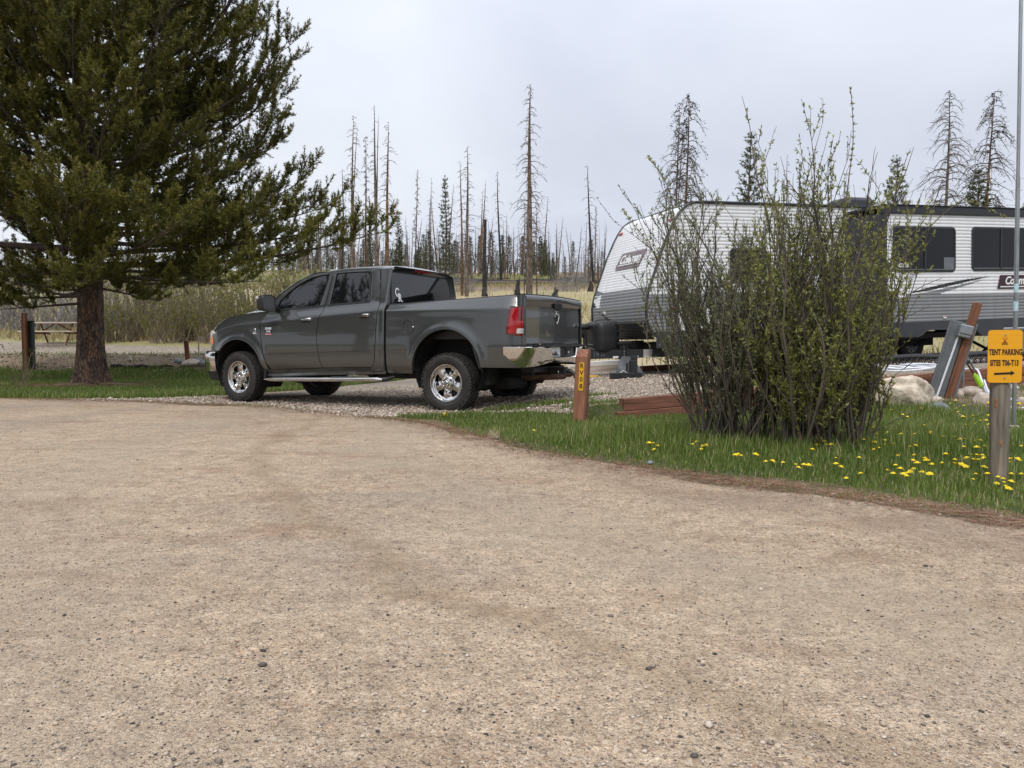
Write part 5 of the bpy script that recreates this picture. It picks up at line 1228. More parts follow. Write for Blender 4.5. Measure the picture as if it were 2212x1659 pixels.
# tongue: A-frame, propane cover, power jack, battery
af = MB()
for s in (0, 1):
    a = Vector((-3.6, .12 if s == 0 else WL-.12, -.44)); b = Vector((-5.75, WL/2+(-.06 if s == 0 else .06), -.44)); d_ = (b-a).normalized(); L2 = (b-a).length
    ang = math.atan2(d_.y, d_.x); af.box((a+b)/2, (L2, .06, .17), Matrix.Rotation(ang, 3, 'Z'), bev=.004)
af.box((-5.86, WL/2, -.42), (.32, .10, .12), bev=.02); af.lathe([(.001, -.07), (.06, -.06), (.075, 0), (.07, .05), (.001, .06)], 12, Matrix.Translation((-6.0, WL/2, -.43)) @ Matrix.Rotation(math.pi/2, 4, 'X'))
af.box((-3.8, WL/2, -.44), (.08, 2.0, .12)); tf = af.build('tongue_frame', M['rvblack'], rv)
dN = Vector((-5.75+3.6, WL/2-.06-.12, 0)).normalized(); nN = Vector((dN.y, -dN.x, 0)); nN = nN if nN.y < 0 else -nN
def onframe(t, w, o=.034): p = Vector((-3.6, .12, 0))+dN*t; return (p.x+nN.x*o, p.y+nN.y*o, w)
xd = -dN
text('chalk_note', '19 in', .13, M['steelgrey'], tf, frame_M(onframe(1.95, -.445), xd, (0, 0, 1)), .0008, bold=-.001, sx=.95)
def fplate(t, w, a, b, m, name, o=.034):
    q = MB(); c = Vector(onframe(t, w, o)); q.box(c, (a, .004, b), Matrix.Rotation(math.atan2(xd.y, xd.x), 3, 'Z'), m=0)
    return q
q = fplate(.98, -.44, .17, .16, 0, '', .034)
for dz, hh in ((.025, .008), (-.02, .008)):
    c = Vector(onframe(.98, -.44+dz, .037)); q.box(c, (.165, .003, hh), Matrix.Rotation(math.atan2(xd.y, xd.x), 3, 'Z'), m=1)
q.build('warning_label', [M['plate'], M['badge_red']], tf)
fplate(1.62, -.50, .11, .04, 0, '').build('label', M['white'], tf); fplate(1.22, -.495, .12, .022, 0, '').build('label', M['plate'], tf)
q = MB(); q.box(Vector(onframe(1.45, -.47, .06)), (.06, .05, .36), Matrix.Rotation(math.atan2(xd.y, xd.x), 3, 'Z'), bev=.012, m=0)
for k in range(3):
    c = Vector(onframe(1.45, -.38-k*.05, .086)); q.box(c, (.022, .004, .022), Matrix.Rotation(math.atan2(xd.y, xd.x), 3, 'Z'), m=1)
q.build('hitch_bracket', [M['blackplastic'], M['galv']], tf)
pc = MB(); R = []
for i, (w, sc) in enumerate(((-.36, .97), (-.34, 1.0), (-.10, 1.0), (-.06, .985), (-.02, 1.0), (.06, .985), (.14, .97), (.19, .92), (.225, .80), (.235, .6))):
    R.append([(-5.17+.27*sc*np.sign(math.cos(a))*abs(math.cos(a))**.5, WL/2+.38*sc*np.sign(math.sin(a))*abs(math.sin(a))**.5, w) for a in np.linspace(0, 2*math.pi, 37)[:-1]])
pc.grid(R, cv=True); pc.add(R[-1], [tuple(range(36))])
for k in range(4): pc.box((-4.95, WL/2-.36, -.26+k*.14), (.12, .03, .022), bev=.006)
pc.tube([(-5.38, WL/2-.1, .235), (-5.3, WL/2-.1, .265), (-5.0, WL/2-.1, .265)], .012, 6)
pc.build('propane_cover', M['blackplastic'], rv, smooth=40)
jk = MB(); jx = -5.56
jk.cyl((jx, WL/2, -.52), (jx, WL/2, .06), .04, 12); jk.box((jx-.03, WL/2, .13), (.30, .16, .13), bev=.045); jk.box((jx-.09, WL/2, .0), (.14, .13, .18), bev=.03)
jko = jk.build('power_jack', M['blackplastic'], rv, smooth=50)
jl = MB(); jl.cyl((jx, WL/2, -.86), (jx, WL/2, -.50), .027, 12); jl.build('jack_leg', M['galv'], jko, smooth=60)
jb = MB(); jb.box((jx+.06, WL/2, -.885), (.34, .30, .035), bev=.012); jb.box((jx, WL/2, -.86), (.14, .14, .025), bev=.006); yp = jb.build('jack_pad', M['yellow'], rv)
cb_ = MB(); cb_.tube([(jx+.04, WL/2-.06, -.22), (jx+.12, WL/2-.12, -.24), (jx+.20, WL/2-.16, -.32), (jx+.14, WL/2-.16, -.42), (jx+.0, WL/2-.16, -.44), (jx-.06, WL/2-.12, -.38), (jx+.02, WL/2-.14, -.30), (jx+.2, WL/2-.20, -.36), (jx+.40, WL/2-.26, -.50), (jx+.60, WL/2-.34, -.54), (jx+.78, WL/2-.42, -.50)], .009, 6); cb_.build('trailer_cable', M['steelgrey'], rv, smooth=60)
bx = MB(); bx.box((-4.55, WL/2-.1, -.27), (.34, .5, .17), bev=.02); bx.box((-4.88, WL/2-.38, -.23), (.3, .12, .05), bev=.01); bx.build('battery_box', M['rvblack'], rv)
# wheels, stabiliser arms
def rv_wheel(u, y_, flip):
    root = empty('wheel'); root.parent = rv; root.location = (u, y_, -.50); root.rotation_euler = (0, 0, 0 if flip else math.pi)
    t = MB(); t.lathe([(.19, .08), (.22, .10), (.30, .10), (.335, .075), (.345, 0), (.335, -.075), (.30, -.10), (.2, -.1)], 36); t.build('tyre', M['rubber'], root, smooth=40)
    r_ = MB(); r_.lathe([(.195, .085), (.185, .09), (.175, .06), (.13, .045), (.075, .06), (.06, .09), (.03, .10), (.001, .10)], 30)
    for k in range(8):
        a = k*math.pi/4; r_.lathe([(.0005, .058), (.02, .056), (.022, .05)], 8, Matrix.Translation((.125*math.cos(a), 0, .125*math.sin(a))), m=1)
    r_.build('rim', [M['steelgrey'], M['dark']], root, smooth=40)
for u in (1.10, 1.95): rv_wheel(u, .18, False); rv_wheel(u, WL-.18, True)
sb_ = MB()
for a, b in (((2.35, .05, -.34), (1.95, .05, -.52)), ((3.2, .0, -.30), (4.35, .0, -.78)), ((4.6, .0, -.36), (3.95, .0, -.72))): sb_.tube([a, b], .035, 4)
sb_.box((4.4, .0, -.80), (.22, .2, .03)); sb_.build('stabiliser_arm', M['rvblack'], rv)
sp_ = MB(); sp_.grid([[(1.45+1.65*i/20, y_, -.33+.28*math.sin(math.pi*i/20)**.4-.02) for y_ in (.03, .45)] for i in range(21)]); sp_.build('wheel_housing', M['dark'], rv)
# ---------------------------------------------------------------- posts, signs, timbers, rocks, hoses, table
def rz(a): return Matrix.Rotation(a, 3, 'Z')
# RV site post
p0 = ong(1253, 914, 0.0)
post = empty('site_post', (p0.x, p0.y, -.02), (math.radians(2), math.radians(3.2), math.radians(-24)))
tag(post, 'reddish wooden bollard with a yellow plate reading RV08', 'post')
mb = MB(); hw = .068; H_ = .86
mb.grid([[(x, y, z) for x, y in ((-hw+.006, -hw), (hw-.006, -hw), (hw, -hw+.006), (hw, hw-.006), (hw-.006, hw), (-hw+.006, hw), (-hw, hw-.006), (-hw, -hw+.006))] for z in (-.1, .2, .5, H_-.075)], cv=True)
top_in = .030
mb.grid([[(-hw+.006, -hw, H_-.075), (hw-.006, -hw, H_-.075), (hw, -hw+.006, H_-.075), (hw, hw-.006, H_-.075), (hw-.006, hw, H_-.075), (-hw+.006, hw, H_-.075), (-hw, hw-.006, H_-.075), (-hw, -hw+.006, H_-.075)], [(-hw+.012, -hw+.065, H_), (hw-.012, -hw+.065, H_), (hw-.012, -hw+.067, H_), (hw-.006, hw-.006, H_+.0), (hw-.008, hw-.004, H_), (-hw+.008, hw-.004, H_), (-hw+.006, hw-.006, H_), (-hw+.012, -hw+.067, H_)]], cv=True)
mb.add([(-hw+.012, -hw+.065, H_), (hw-.012, -hw+.065, H_), (hw-.008, hw-.004, H_), (-hw+.008, hw-.004, H_)], [(0, 1, 2, 3)])
mb.build('post', M['redwoodz'], post)
pl = MB(); pp = rounded_rect(-.028, .40, .028, .72, .018, 4); pl.prism(pp, -hw-.0035, -hw-.0005, lambda x, y, z: (x+.012, z, y)); plo = pl.build('number_plate', M['yellow'], post)
for k, ch_ in enumerate('RV08'): text('lettering', ch_, .075, M['black'], plo, frame_M((.012, -hw-.0045, .677-k*.076), (1, 0, 0), (0, 0, 1)), .0006, bold=.0016, sx=.95)
sc_m = MB(); sc_m.cyl((.012, -hw-.003, .712), (.012, -hw-.007, .712), .005, 8); sc_m.build('screw', M['galv'], plo)
# tent parking sign
s0 = ong(2155, 1046, 0.0)
sg = empty('sign_post', (s0.x, s0.y, -.02), (0, math.radians(-.6), math.radians(-25)))
tag(sg, 'round weathered post with a yellow TENT PARKING sign in dandelions', 'sign')
mb = MB(); R = []
for i, z in enumerate(np.linspace(-.1, .99, 34)):
    R.append([((.0545+.002*math.sin(a*3+z*9)+.003*math.sin(z*5+a))*math.cos(a), (.0545+.002*math.cos(a*2+z*7))*math.sin(a), z) for a in np.linspace(0, 2*math.pi, 29)[:-1]])
mb.grid(R, cv=True); mb.add(R[-1], [tuple(range(28))]); sgp = mb.build('post', M['greywood'], sg, smooth=60)
for (a, z, sx_, sz_) in ((-2.05, .545, .013, .045), (-1.45, .29, .009, .028)):
    k_ = MB(); c = Vector((math.cos(a)*.0525, math.sin(a)*.0525, z)); k_.lathe([(.0005, .008), (.5, .006), (.9, .002), (1, 0)], 14, Matrix.Translation(c) @ Matrix.Rotation(a-math.pi/2, 4, 'Z') @ Matrix.Diagonal((sx_, 1, sz_, 1))); k_.build('knot', M['knot'], sgp, smooth=180)
mb = MB(); SW, SH = .0975, .332
mb.prism(rounded_rect(-SW, -SH/2, SW, SH/2, .021, 6), -.0635, -.061, lambda x, y, z: (x+.003, z, y+.842)); so = mb.build('sign_plate', M['signyellow'], sg)
so.rotation_euler = (0, 0, math.radians(13)); so.location = (0, 0, 0)
fT = lambda x, z: frame_M((x+.003, -.0645, .842+z), (1, 0, 0), (0, 0, 1))
text('lettering', 'TENT PARKING', .050, M['black'], so, fT(.003, .025), .0005, bold=.0018, sx=.53, spacing=1.03)
text('lettering', 'SITES T06-T13', .050, M['black'], so, fT(-.003, -.043), .0005, bold=.0018, sx=.52, spacing=1.03)
ar = MB(); ar.prism([(-.060, -.117), (.034, -.113), (.034, -.121), (.058, -.106), (.036, -.089), (.035, -.099), (-.060, -.104)], -.0650, -.0638, lambda x, y, z: (x+.003, z, y+.842)); ar.build('arrow', M['black'], so)
lg = MB()
for s in (1, -1): lg.prism([(s*.012, .118), (s*.017, .118), (-s*.013, .082), (-s*.0175, .082)], -.0650, -.0638, lambda x, y, z: (x+.001, z, y+.842), 0)
lg.prism([(0, .094), (.006, .084), (-.006, .084)], -.0652, -.0638, lambda x, y, z: (x+.001, z, y+.842), 1); lg.prism([(.0015*math.cos(a), .114+.0015*math.sin(a)) for a in np.linspace(0, 5.5, 8)], -.0652, -.0638, lambda x, y, z: (x+.001, z, y+.842), 0)
lgo = lg.build('logo', [M['signred'], M['black']], so)
text('lettering', 'KOA', .0125, M['black'], lgo, fT(-.002, .077), .0005, bold=.0005, sx=1.25)
for z in (.132, -.137):
    bo_ = MB(); bo_.lathe([(.0005, -.0685), (.0045, -.068), (.006, -.064)], 10, Matrix.Translation((.003, 0, .842+z))); bo_.build('bolt', M['galv'], so, smooth=60)
# tall galvanised mast at the right edge
b0 = ong(2190, 930, 0.0); t0 = at(2206, -30, b0.y)
mast = empty('steel_mast', (b0.x, b0.y, -.03), (0, math.atan2(t0.x-b0.x, t0.z), 0))
tag(mast, 'tall thin galvanised steel pole behind the yellow sign', 'pole')
mb = MB(); mb.cyl((0, 0, 0), (0, 0, 2.62), .021, 14); mb.cyl((0, 0, 2.60), (0, 0, 6.2), .0175, 14); mb.cyl((0, 0, 1.40), (0, 0, 1.44), .024, 14); mb.build('pole', M['galv'], mast, smooth=60)
mb = MB(); mb.cyl((-.055, .0, 0), (-.048, 0, .96), .012, 10); mb.tube([(-.048, 0, .94), (-.03, 0, 1.0), (0, 0, 1.03)], .012, 8); mb.build('side_pipe', M['galv'], mast, smooth=60)
mb = MB(); mb.cyl((0, 0, 1.46), (0, 0, 1.55), .0222, 14); mb.cyl((0, 0, 1.27), (0, 0, 1.37), .0222, 14); mb.build('label_band', pm('blue_label', (.50, .68, .74), .4, 0, .3, 40), mast)
mb = MB(); mb.box((0, 0, .06), (.08, .07, .05), bev=.008); mb.build('clamp', M['paleboard'], mast)
# timber retaining wall
tw = empty('timber_wall', (WL0[0], WL0[1], 0), (0, 0, math.atan2(WD[1], WD[0])))
tag(tw, 'low red stained timber edging that steps up towards the right behind the boulder', 'retaining wall')
def wz(t): return .245+.050*t
for (t0_, t1_, off, dz) in ((0, 2.4, 0, 0), (2.41, 4.85, .012, 0), (4.86, 7.3, 0, 0), (7.31, 9.75, .01, 0), (-.10, 2.3, -.03, -.152), (2.31, 4.7, -.004, -.152), (4.71, 7.1, -.012, -.152), (7.11, 9.5, -.006, -.152), (4.5, 6.9, .003, -.304), (6.91, 9.3, .003, -.304)):
    mb = MB(); L2 = t1_-t0_; zc = wz((t0_+t1_)/2)-.075+dz
    mb.box((0, 0, 0), (L2, .145, .148), bev=.007); o = mb.build('timber', M['redwood'], tw); o.location = ((t0_+t1_)/2, .035+off, zc); o.rotation_euler = (0, -.050, 0)
# stakes inside the power pedestal group
pb = at(2032, 867, 10.35); zb = float(g(pb.x, pb.y))
pp_ = empty('power_pedestal', (pb.x, pb.y, zb-.05), (0, math.radians(14.5), math.radians(-12)))
tag(pp_, 'leaning grey electrical pedestal bolted to a tall brown post by the boulder', 'pedestal')
mb = MB(); mb.box((.075, .02, .68), (.095, .095, 1.42), bev=.006); mb.build('post', M['brownpost'], pp_)
mb = MB(); mb.box((-.075, .03, .55), (.20, .06, 1.10), bev=.008); mb.box((-.175, -.0, .55), (.014, .05, 1.10)); mb.box((.14, .05, .56), (.03, .12, 1.12), bev=.003); mb.build('channel', M['steelgrey'], pp_)
mb = MB(); mb.box((.0, -.065, .98), (.15, .12, .17), bev=.014); mb.box((.0, -.13, 1.0), (.155, .03, .12), bev=.01); mb.build('outlet_box', M['galv'], pp_)
mb = MB(); mb.cyl((-.075, -.02, 0), (-.045, -.03, .90), .014, 10); mb.build('conduit', M['hose'], pp_, smooth=60)
# spigot
sb0 = at(2046+5, 845, 10.6)
def fromE(x, y, Y_): return at((3300+x/1.843)*.5486, (1150+y/1.843)*.5486, Y_)
a_ = fromE(905, 705, 10.55); b2 = fromE(905, 495, 10.55)
sp0 = empty('water_spigot', (a_.x, a_.y, float(g(a_.x, a_.y))-.03)); tag(sp0, 'thin galvanised standpipe with tap in front of the timber edging', 'water tap')
hz = b2.z-sp0.location.z
mb = MB(); mb.cyl((0, 0, 0), (0, 0, hz), .016, 10); mb.build('pipe', M['galv'], sp0, smooth=60)
mb = MB(); mb.box((.03, -.01, hz), (.10, .05, .05), bev=.012); mb.cyl((.03, -.01, hz+.02), (.03, -.01, hz+.06), .025, 10); mb.tube([(.06, -.01, hz-.01), (.10, -.02, hz-.06), (.13, -.03, hz-.12)], .014, 8); mb.build('tap', M['steelgrey'], sp0, smooth=50)
# green filter cartridge
c1 = fromE(985, 590, 10.5); c2_ = fromE(1045, 690, 10.45)
mb = MB(); P = [c1, c1.lerp(c2_, .12), c1.lerp(c2_, .15), c1.lerp(c2_, .95), c2_]; mb.tube(P, [.016, .018, .034, .034, .020], 16)
tag(mb.build('hose_filter', M['lime'], smooth=50), 'lime green inline water filter hanging on the hose by the tap', 'hose filter')
c3 = fromE(925, 505, 10.5)
mb = MB(); mb.tube([c3, c3.lerp(c1, .5), c1], [.012, .014, .015], 8); tag(mb.build('hose_connector', M['rust'], smooth=50), 'short brass fitting between the tap and the green filter', 'hose fitting')
# white hoses
def spline(P, n=60):
    P = [Vector(p) for p in P]; P = [P[0]]+P+[P[-1]]; out = []
    for i in range(1, len(P)-2):
        for k in range(n//(len(P)-3)+1):
            t = k/(n//(len(P)-3)+1); a, b, c, d = P[i-1], P[i], P[i+1], P[i+2]
            out.append(.5*((2*b)+(-a+c)*t+(2*a-5*b+4*c-d)*t*t+(-a+3*b-3*c+d)*t**3))
    return out+[P[-2]]
mb = MB(); pts = [fromE(*p) for p in ((880, 565, 11.4), (960, 556, 11.2), (1010, 565, 11.0), (1035, 620, 10.75), (1055, 680, 10.5), (1090, 745, 10.1), (1150, 790, 9.9), (1250, 778, 9.9), (1330, 800, 9.9))]
mb.tube(spline(pts, 70), .0135, 8); tag(mb.build('water_hose', M['hose'], smooth=180), 'white water hose running from the tap down behind the sign post', 'hose')
mb = MB(); pts = [fromE(*p) for p in ((1060, 640, 10.4), (1100, 740, 10.0), (1180, 815, 9.7), (1290, 845, 9.6), (1360, 838, 9.6))]
mb.tube(spline(pts, 40), .0125, 8); tag(mb.build('water_hose', M['hose'], smooth=180), 'second white hose lying lowest on the bare dirt behind the sign post', 'hose')
cc = fromE(480, 580, 12.6); zc = float(g(cc.x, cc.y))
mb = MB(); P = []
for k in range(90):
    q = k/89*2*math.pi*3.2; P.append((cc.x+(.55+.05*k/89+.08*math.sin(q*.37))*math.cos(q)+.12*math.sin(q*.31), cc.y+(.5+.1*math.sin(q*.7))*math.sin(q), zc+.05+.035*math.sin(q*1.7)+.0006*k))
P += [(cc.x+1.0, cc.y-.2, zc+.06), (cc.x+1.7, cc.y-.35, zc+.06), (cc.x+2.35, cc.y-.5, zc+.07)]
mb.tube(P, .016, 7); tag(mb.build('coiled_hose', M['hose'], smooth=180), 'white hose coiled loosely on the gravel behind the timber edging', 'hose')
# sewer hose on its support
sA, sB = at(1770, 772, 13.9), at(2240, 780, 14.4)
zg1 = float(g(sA.x, sA.y)); zg2 = float(g(sB.x, sB.y))
sh_ = empty('sewer_hose', (sA.x, sA.y, zg1)); tag(sh_, 'long black ribbed drain hose held up by a folding scissor support beside the trailer', 'drain hose')
mb = MB(); n = 260; P = []; rr_ = []
for k in range(n): t = k/(n-1); P.append((lerp(0, sB.x-sA.x, t), lerp(0, sB.y-sA.y, t), lerp(.20, zg2-zg1+.15, t)+.012*math.sin(t*19))); rr_.append(.055 if k % 2 else .046)
mb.tube(P, rr_, 10); mb.build('ribbed_hose', M['rvblack'], sh_)
mb = MB()
for k in range(34):
    t = (k+.5)/34; x = lerp(0, sB.x-sA.x, t); y = lerp(0, sB.y-sA.y, t); z = lerp(0, zg2-zg1, t); h = .17-.02*t
    for dy in (-.07, .07):
        mb.tube([(x-.05, y+dy, z+.0), (x+.05, y+dy, z+h)], .008, 4); mb.tube([(x+.05, y+dy, z+.0), (x-.05, y+dy, z+h)], .008, 4); mb.box((x, y+dy, z+.02), (.03, .02, .03))
    mb.tube([(x, y-.07, z+h*.6), (x, y+.07, z+h*.6)], .008, 4)
mb.build('hose_support', M['rvblack'], sh_)
# rocks
def rock(name, c, sz, mat, label, seed, cat='rock', rough=.12, lev=4, sharp=1.0):
    import bmesh
    r = np.random.default_rng(seed); bm = bmesh.new(); bmesh.ops.create_icosphere(bm, subdivisions=lev, radius=1)
    fd_ = r.normal(0, 1, (9, 3)); off = r.random(9)*.25+.62; ph = r.random((6, 3))*6
    fd_ /= np.linalg.norm(fd_, axis=1)[:, None]
    for v in bm.verts:
        p = np.array(v.co); 
        for f, o_ in zip(fd_, off):
            d = p@f
            if d > o_: p = p-f*(d-o_)*.75*sharp
        p *= 1+rough*.35*sum(math.sin(p@ph[k]*(1.5+k)+k)/(1+k*.7) for k in range(6))*.5+rough*.05*math.sin(p[0]*17+p[1]*23)*math.sin(p[2]*21+p[0]*9)
        v.co = (p[0]*sz[0], p[1]*sz[1], p[2]*sz[2])
    me = bpy.data.meshes.new(name); bm.to_mesh(me); bm.free(); me.materials.append(mat)
    for p in me.polygons: p.use_smooth = True
    o = link(name, me); o.location = c; o.rotation_euler = (0, 0, r.random()*.6-.3); tag(o, label, cat); return o
bc = at(1940, 880, 9.75); rock('boulder', (bc.x, bc.y, .17), (.50, .32, .36), M['boulder'], 'large pale tan boulder in the grass in front of the timber edging', 3, 'boulder', .26, 5, 1.15)
bc = at(2026, 893, 9.55); rock('slate_rock', (bc.x, bc.y, .07), (.15, .13, .11), M['slate'], 'small angular blue grey rock right beside the big boulder', 12, rough=.2, lev=3, sharp=1.3)
for (x, y, Y_, s_, mt, lb, sd_) in ((705, 805, 10.1, (.11, .09, .06), 'paleston', 'small pale flat stone at the foot of the leaning pedestal', 21), (665, 775, 10.4, (.09, .08, .07), 'slate', 'little grey stone between the boulder and the pedestal', 22),
    (862, 765, 10.4, (.085, .08, .09), 'paleston', 'rounded pale rock just right of the leaning brown post', 23), (985, 730, 10.5, (.23, .14, .10), 'paleston', 'wide flat tan rock below the green filter', 24),
    (1062, 805, 9.9, (.14, .12, .12), 'paleston', 'rounded tan rock left of the sign post', 25), (1270, 668, 11.0, (.09, .08, .06), 'paleston', 'small white stone far right against the timber edging', 26), (1335, 792, 9.9, (.07, .06, .06), 'paleston', 'pale stone at the right edge beside the white hose', 27),
    (875, 925, 9.0, (.05, .04, .035), 'paleston', 'small pale stone lying in the grass below the pedestal', 28)):
    c = fromE(x, y, Y_); rock('rock', (c.x, c.y, max(float(g(c.x, c.y))+s_[2]*.3, 0.01)), s_, M[mt], lb, sd_, lev=3)
c = ong(1405, 1004); rock('rock', (c.x, c.y, .015), (.028, .02, .018), M['slate'], 'small blue grey stone on the road edge below the dandelions', 41, lev=2)
c = at(413, 786, 19.2); rock('rock', (c.x, c.y, float(g(c.x, c.y))+.05), (.24, .2, .12), M['paleston'], 'pale flat rock at the foot of the short brown stake', 42, lev=3)
for k, (x, y, Y_, s) in enumerate([(386, 778, 19.4, .13), (440, 783, 19.2, .16), (428, 775, 19.5, .11)]):
    c = at(x, y, Y_); rock('rock', (c.x, c.y, float(g(c.x, c.y))+.03), (s, s*.8, s*.6), M['slate'], ['grey rock left of the short brown stake', 'grey rock nearest the pickup nose on the bank', 'grey rock just behind the pale flat rock'][k], 50+k, lev=2)
# far timbers and boards at the back of the pad
def board(name, a, b, w_, h, mat, label, cat, zoff=0.0):
    a = Vector(a); b = Vector(b); d = b-a; mb = MB(); mb.box((0, 0, 0), (d.length, w_, h), bev=.005); o = mb.build(name, mat); o.location = (a+b)/2+Vector((0, 0, zoff)); o.rotation_euler = (0, -math.atan2(d.z, math.hypot(d.x, d.y)), math.atan2(d.y, d.x)); tag(o, label, cat); return o
def gpt(px, Y_, dz): p = at(px, 800, Y_); return (p.x, p.y, float(g(p.x, p.y))+dz)
board('edging_timber', gpt(1120, 18.1, .07), gpt(1372, 18.5, .07), .14, .14, M['paleboard'], 'wooden edging timber behind the pickup bumper along the far side of the pad', 'timber')
board('white_board', gpt(1232, 18.3, .19), gpt(1368, 18.6, .19), .20, .10, M['white'], 'white board lying on the far edging timber', 'board')
board('edging_timber', gpt(1385, 17.2, .06), gpt(1520, 17.6, .06), .15, .13, M['redwood'], 'brown edging timber lying under the trailer nose', 'timber')
# hitch gear on the gravel under the tongue
c = at(1352, 806, 14.6); zc = float(g(c.x, c.y))
hg = empty('leveling_jack', (c.x, c.y, zc), (0, 0, .3)); tag(hg, 'black metal jack and blocks on the gravel below the trailer tongue', 'jack')
mb = MB(); mb.box((0, 0, .06), (.62, .16, .11), bev=.01); mb.cyl((-.12, -.1, .03), (-.12, .1, .03), .04, 12); mb.cyl((.2, -.1, .06), (.2, .1, .06), .06, 12); mb.build('base', M['blackplastic'], hg)
mb = MB(); mb.box((.15, 0, .22), (.13, .12, .26), bev=.01); mb.box((.17, 0, .38), (.10, .1, .12), bev=.01); mb.cyl((.02, 0, .1), (.02, 0, .3), .02, 8); mb.build('mast', M['blackplastic'], hg)
mb = MB(); mb.tube([(-.02, -.09, .12), (-.10, -.09, .16), (-.16, -.09, .12)], .008, 6); mb.build('handle', M['chrome'], hg)
mb = MB(); P = []
for i in range(9):
    z = i/8*.42; P.append([(.30*(1-.55*i/8)*math.cos(a)*(1+.15*math.sin(3*a+i)), .16*math.sin(a)*(1+.1*math.sin(5*a+i*2)), z) for a in np.linspace(0, 2*math.pi, 19)[:-1]])
mb.grid(P, cv=True); o = mb.build('tarp', M['steelgrey'], smooth=180); o.location = (c.x+.10, c.y+.35, zc); tag(o, 'crumpled grey cover hanging behind the black jack under the tongue', 'tarp')
# picnic table
tY = 26.0; tp = at(124, 752, tY); tz = float(g(tp.x, tp.y))
pt = empty('picnic_table', (tp.x, tY, tz), (0, 0, math.radians(4))); tag(pt, 'wooden picnic table with pale planks half hidden by the big pine trunk', 'picnic table'); pt.scale = (.85, 1, 1)
mb = MB()
for k in range(5): mb.box((0, -.29+k*.145, .74), (1.95, .135, .04), bev=.005)
mb.build('tabletop', M['paleboard'], pt)
for s in (-1, 1):
    mb = MB()
    for k in (0, 1): mb.box((0, s*(.62+k*.14), .44), (1.95, .13, .04), bev=.005)
    mb.build('bench', M['paleboard'], pt)
for x in (-.72, .72):
    for s in (-1, 1):
        mb = MB(); mb.tube([(x, s*.18, .72), (x, s*.66, 0)], .035, 4); mb.build('leg', M['brownpost'], pt)
    mb = MB(); mb.box((x, 0, .40), (.05, 1.5, .07)); mb.build('crossbeam', M['brownpost'], pt)
    mb = MB(); mb.tube([(x*.95, 0, .40), (x*.1, 0, .70)], .022, 4); mb.build('brace', M['brownpost'], pt)
# utility box and post on the left bank
uY = 18.9; up_ = at(60, 801, uY); uz = float(g(up_.x, up_.y))
ub_ = empty('utility_box', (up_.x, up_.y, uz-.05)); tag(ub_, 'dark green utility box strapped to a brown post beside the picnic table', 'utility box')
mb = MB(); mb.box((0, .06, .62), (.27, .12, 1.24), bev=.012); mb.box((0, .06, 1.245), (.29, .14, .02)); mb.build('box', M['cabinet'], ub_)
mb = MB(); mb.box((.0, -.06, .72), (.10, .10, 1.44), bev=.006); mb.build('post', M['brownpost'], ub_)
# short stake
sY = 19.5; s1 = at(406, 779, sY); sz = float(g(s1.x, s1.y))
mb = MB(); mb.box((0, 0, .24), (.10, .10, .56), bev=.006); o = mb.build('short_stake', M['brownpost']); o.location = (s1.x, s1.y, sz); o.rotation_euler = (0, math.radians(-4), .2); tag(o, 'short red brown wooden stake on the bank in front of the pickup', 'stake')
mb = MB(); mb.cyl((0, 0, 0), (0, 0, .56), .018, 8); mb.tube([(0, 0, .55), (.05, 0, .56), (.10, 0, .52)], .018, 8); o = mb.build('standpipe', M['galv'], smooth=60); o.location = (s1.x+.16, s1.y+.3, sz+.05); tag(o, 'thin grey water pipe just behind the short brown stake', 'water pipe')
# fallen branch on the bank
a = at(440/2.212*.5486+0, 0, 1)
mb = MB(); p = [at(240+k*17, 780-1.0*math.sin(k*1.3)*2, 19.0) for k in range(9)]
mb.tube([(q.x, q.y, float(g(q.x, q.y))+.05+.02*math.sin(k*2)) for k, q in enumerate(p)], [.05, .045, .04, .05, .04, .035, .03, .03, .02], 6); tag(mb.build('fallen_branch', M['burnt'], smooth=60), 'dark dead branch lying along the bank between the pine and the pickup', 'branch')
# grey tote at the right edge behind the sign
c = at(2226, 762, 12.6); mb = MB(); mb.box((0, 0, .0), (.62, .45, .40), bev=.03); mb.box((0, 0, .20), (.66, .49, .05), bev=.015)
o = mb.build('storage_bin', M['galv']); o.location = (c.x, c.y, float(g(c.x, c.y))+.42); o.rotation_euler = (0, 0, .34); 
o2 = MB(); 
for x in (-.25, .25):
    for y in (-.17, .17): o2.box((x, y, -.31), (.04, .04, .24))
q = o2.build('bin_leg', M['steelgrey'], o)
tag(o, 'pale grey bin on a stand at the right edge behind the yellow sign', 'bin')
# dandelions
def dandelion(seed, s=1.0):
    r = np.random.default_rng(seed); root = empty('dandelion')
    h = .055+.03*r.random(); mb = MB(); mb.tube([(0, 0, 0), (.006, 0, h*.5), (.004, .004, h)], .0018, 5); mb.build('stem', M['stem'], root)
    mb = MB(); n = 26
    for k in range(n):
        a = k*2.399; rr = .0185*math.sqrt((k+1)/n); z = h+.007-.45*rr+.002*r.random(); d = Vector((math.cos(a), math.sin(a), 0)); t_ = Vector((-d.y, d.x, 0))
        c = Vector((.004, .004, z)); a1 = c+d*rr*.1; tip = c+d*(rr+.004)+Vector((0, 0, -.002)); mb.add([a1+Vector((0, 0, .002))-t_*.001, a1+Vector((0, 0, .002))+t_*.001, tip+t_*.0042, tip-t_*.0042], [(0, 1, 2, 3)])
    mb.lathe([(.0005, .009), (.007, .007), (.013, .002), (.012, -.002), (.002, -.006)], 12, Matrix.Translation((.004, .004, h)) @ Matrix.Rotation(math.pi/2, 4, 'X')); mb.build('flower_head', M['dandelion'], root)
    return root
protos = [dandelion(k) for k in range(4)]
spots = []
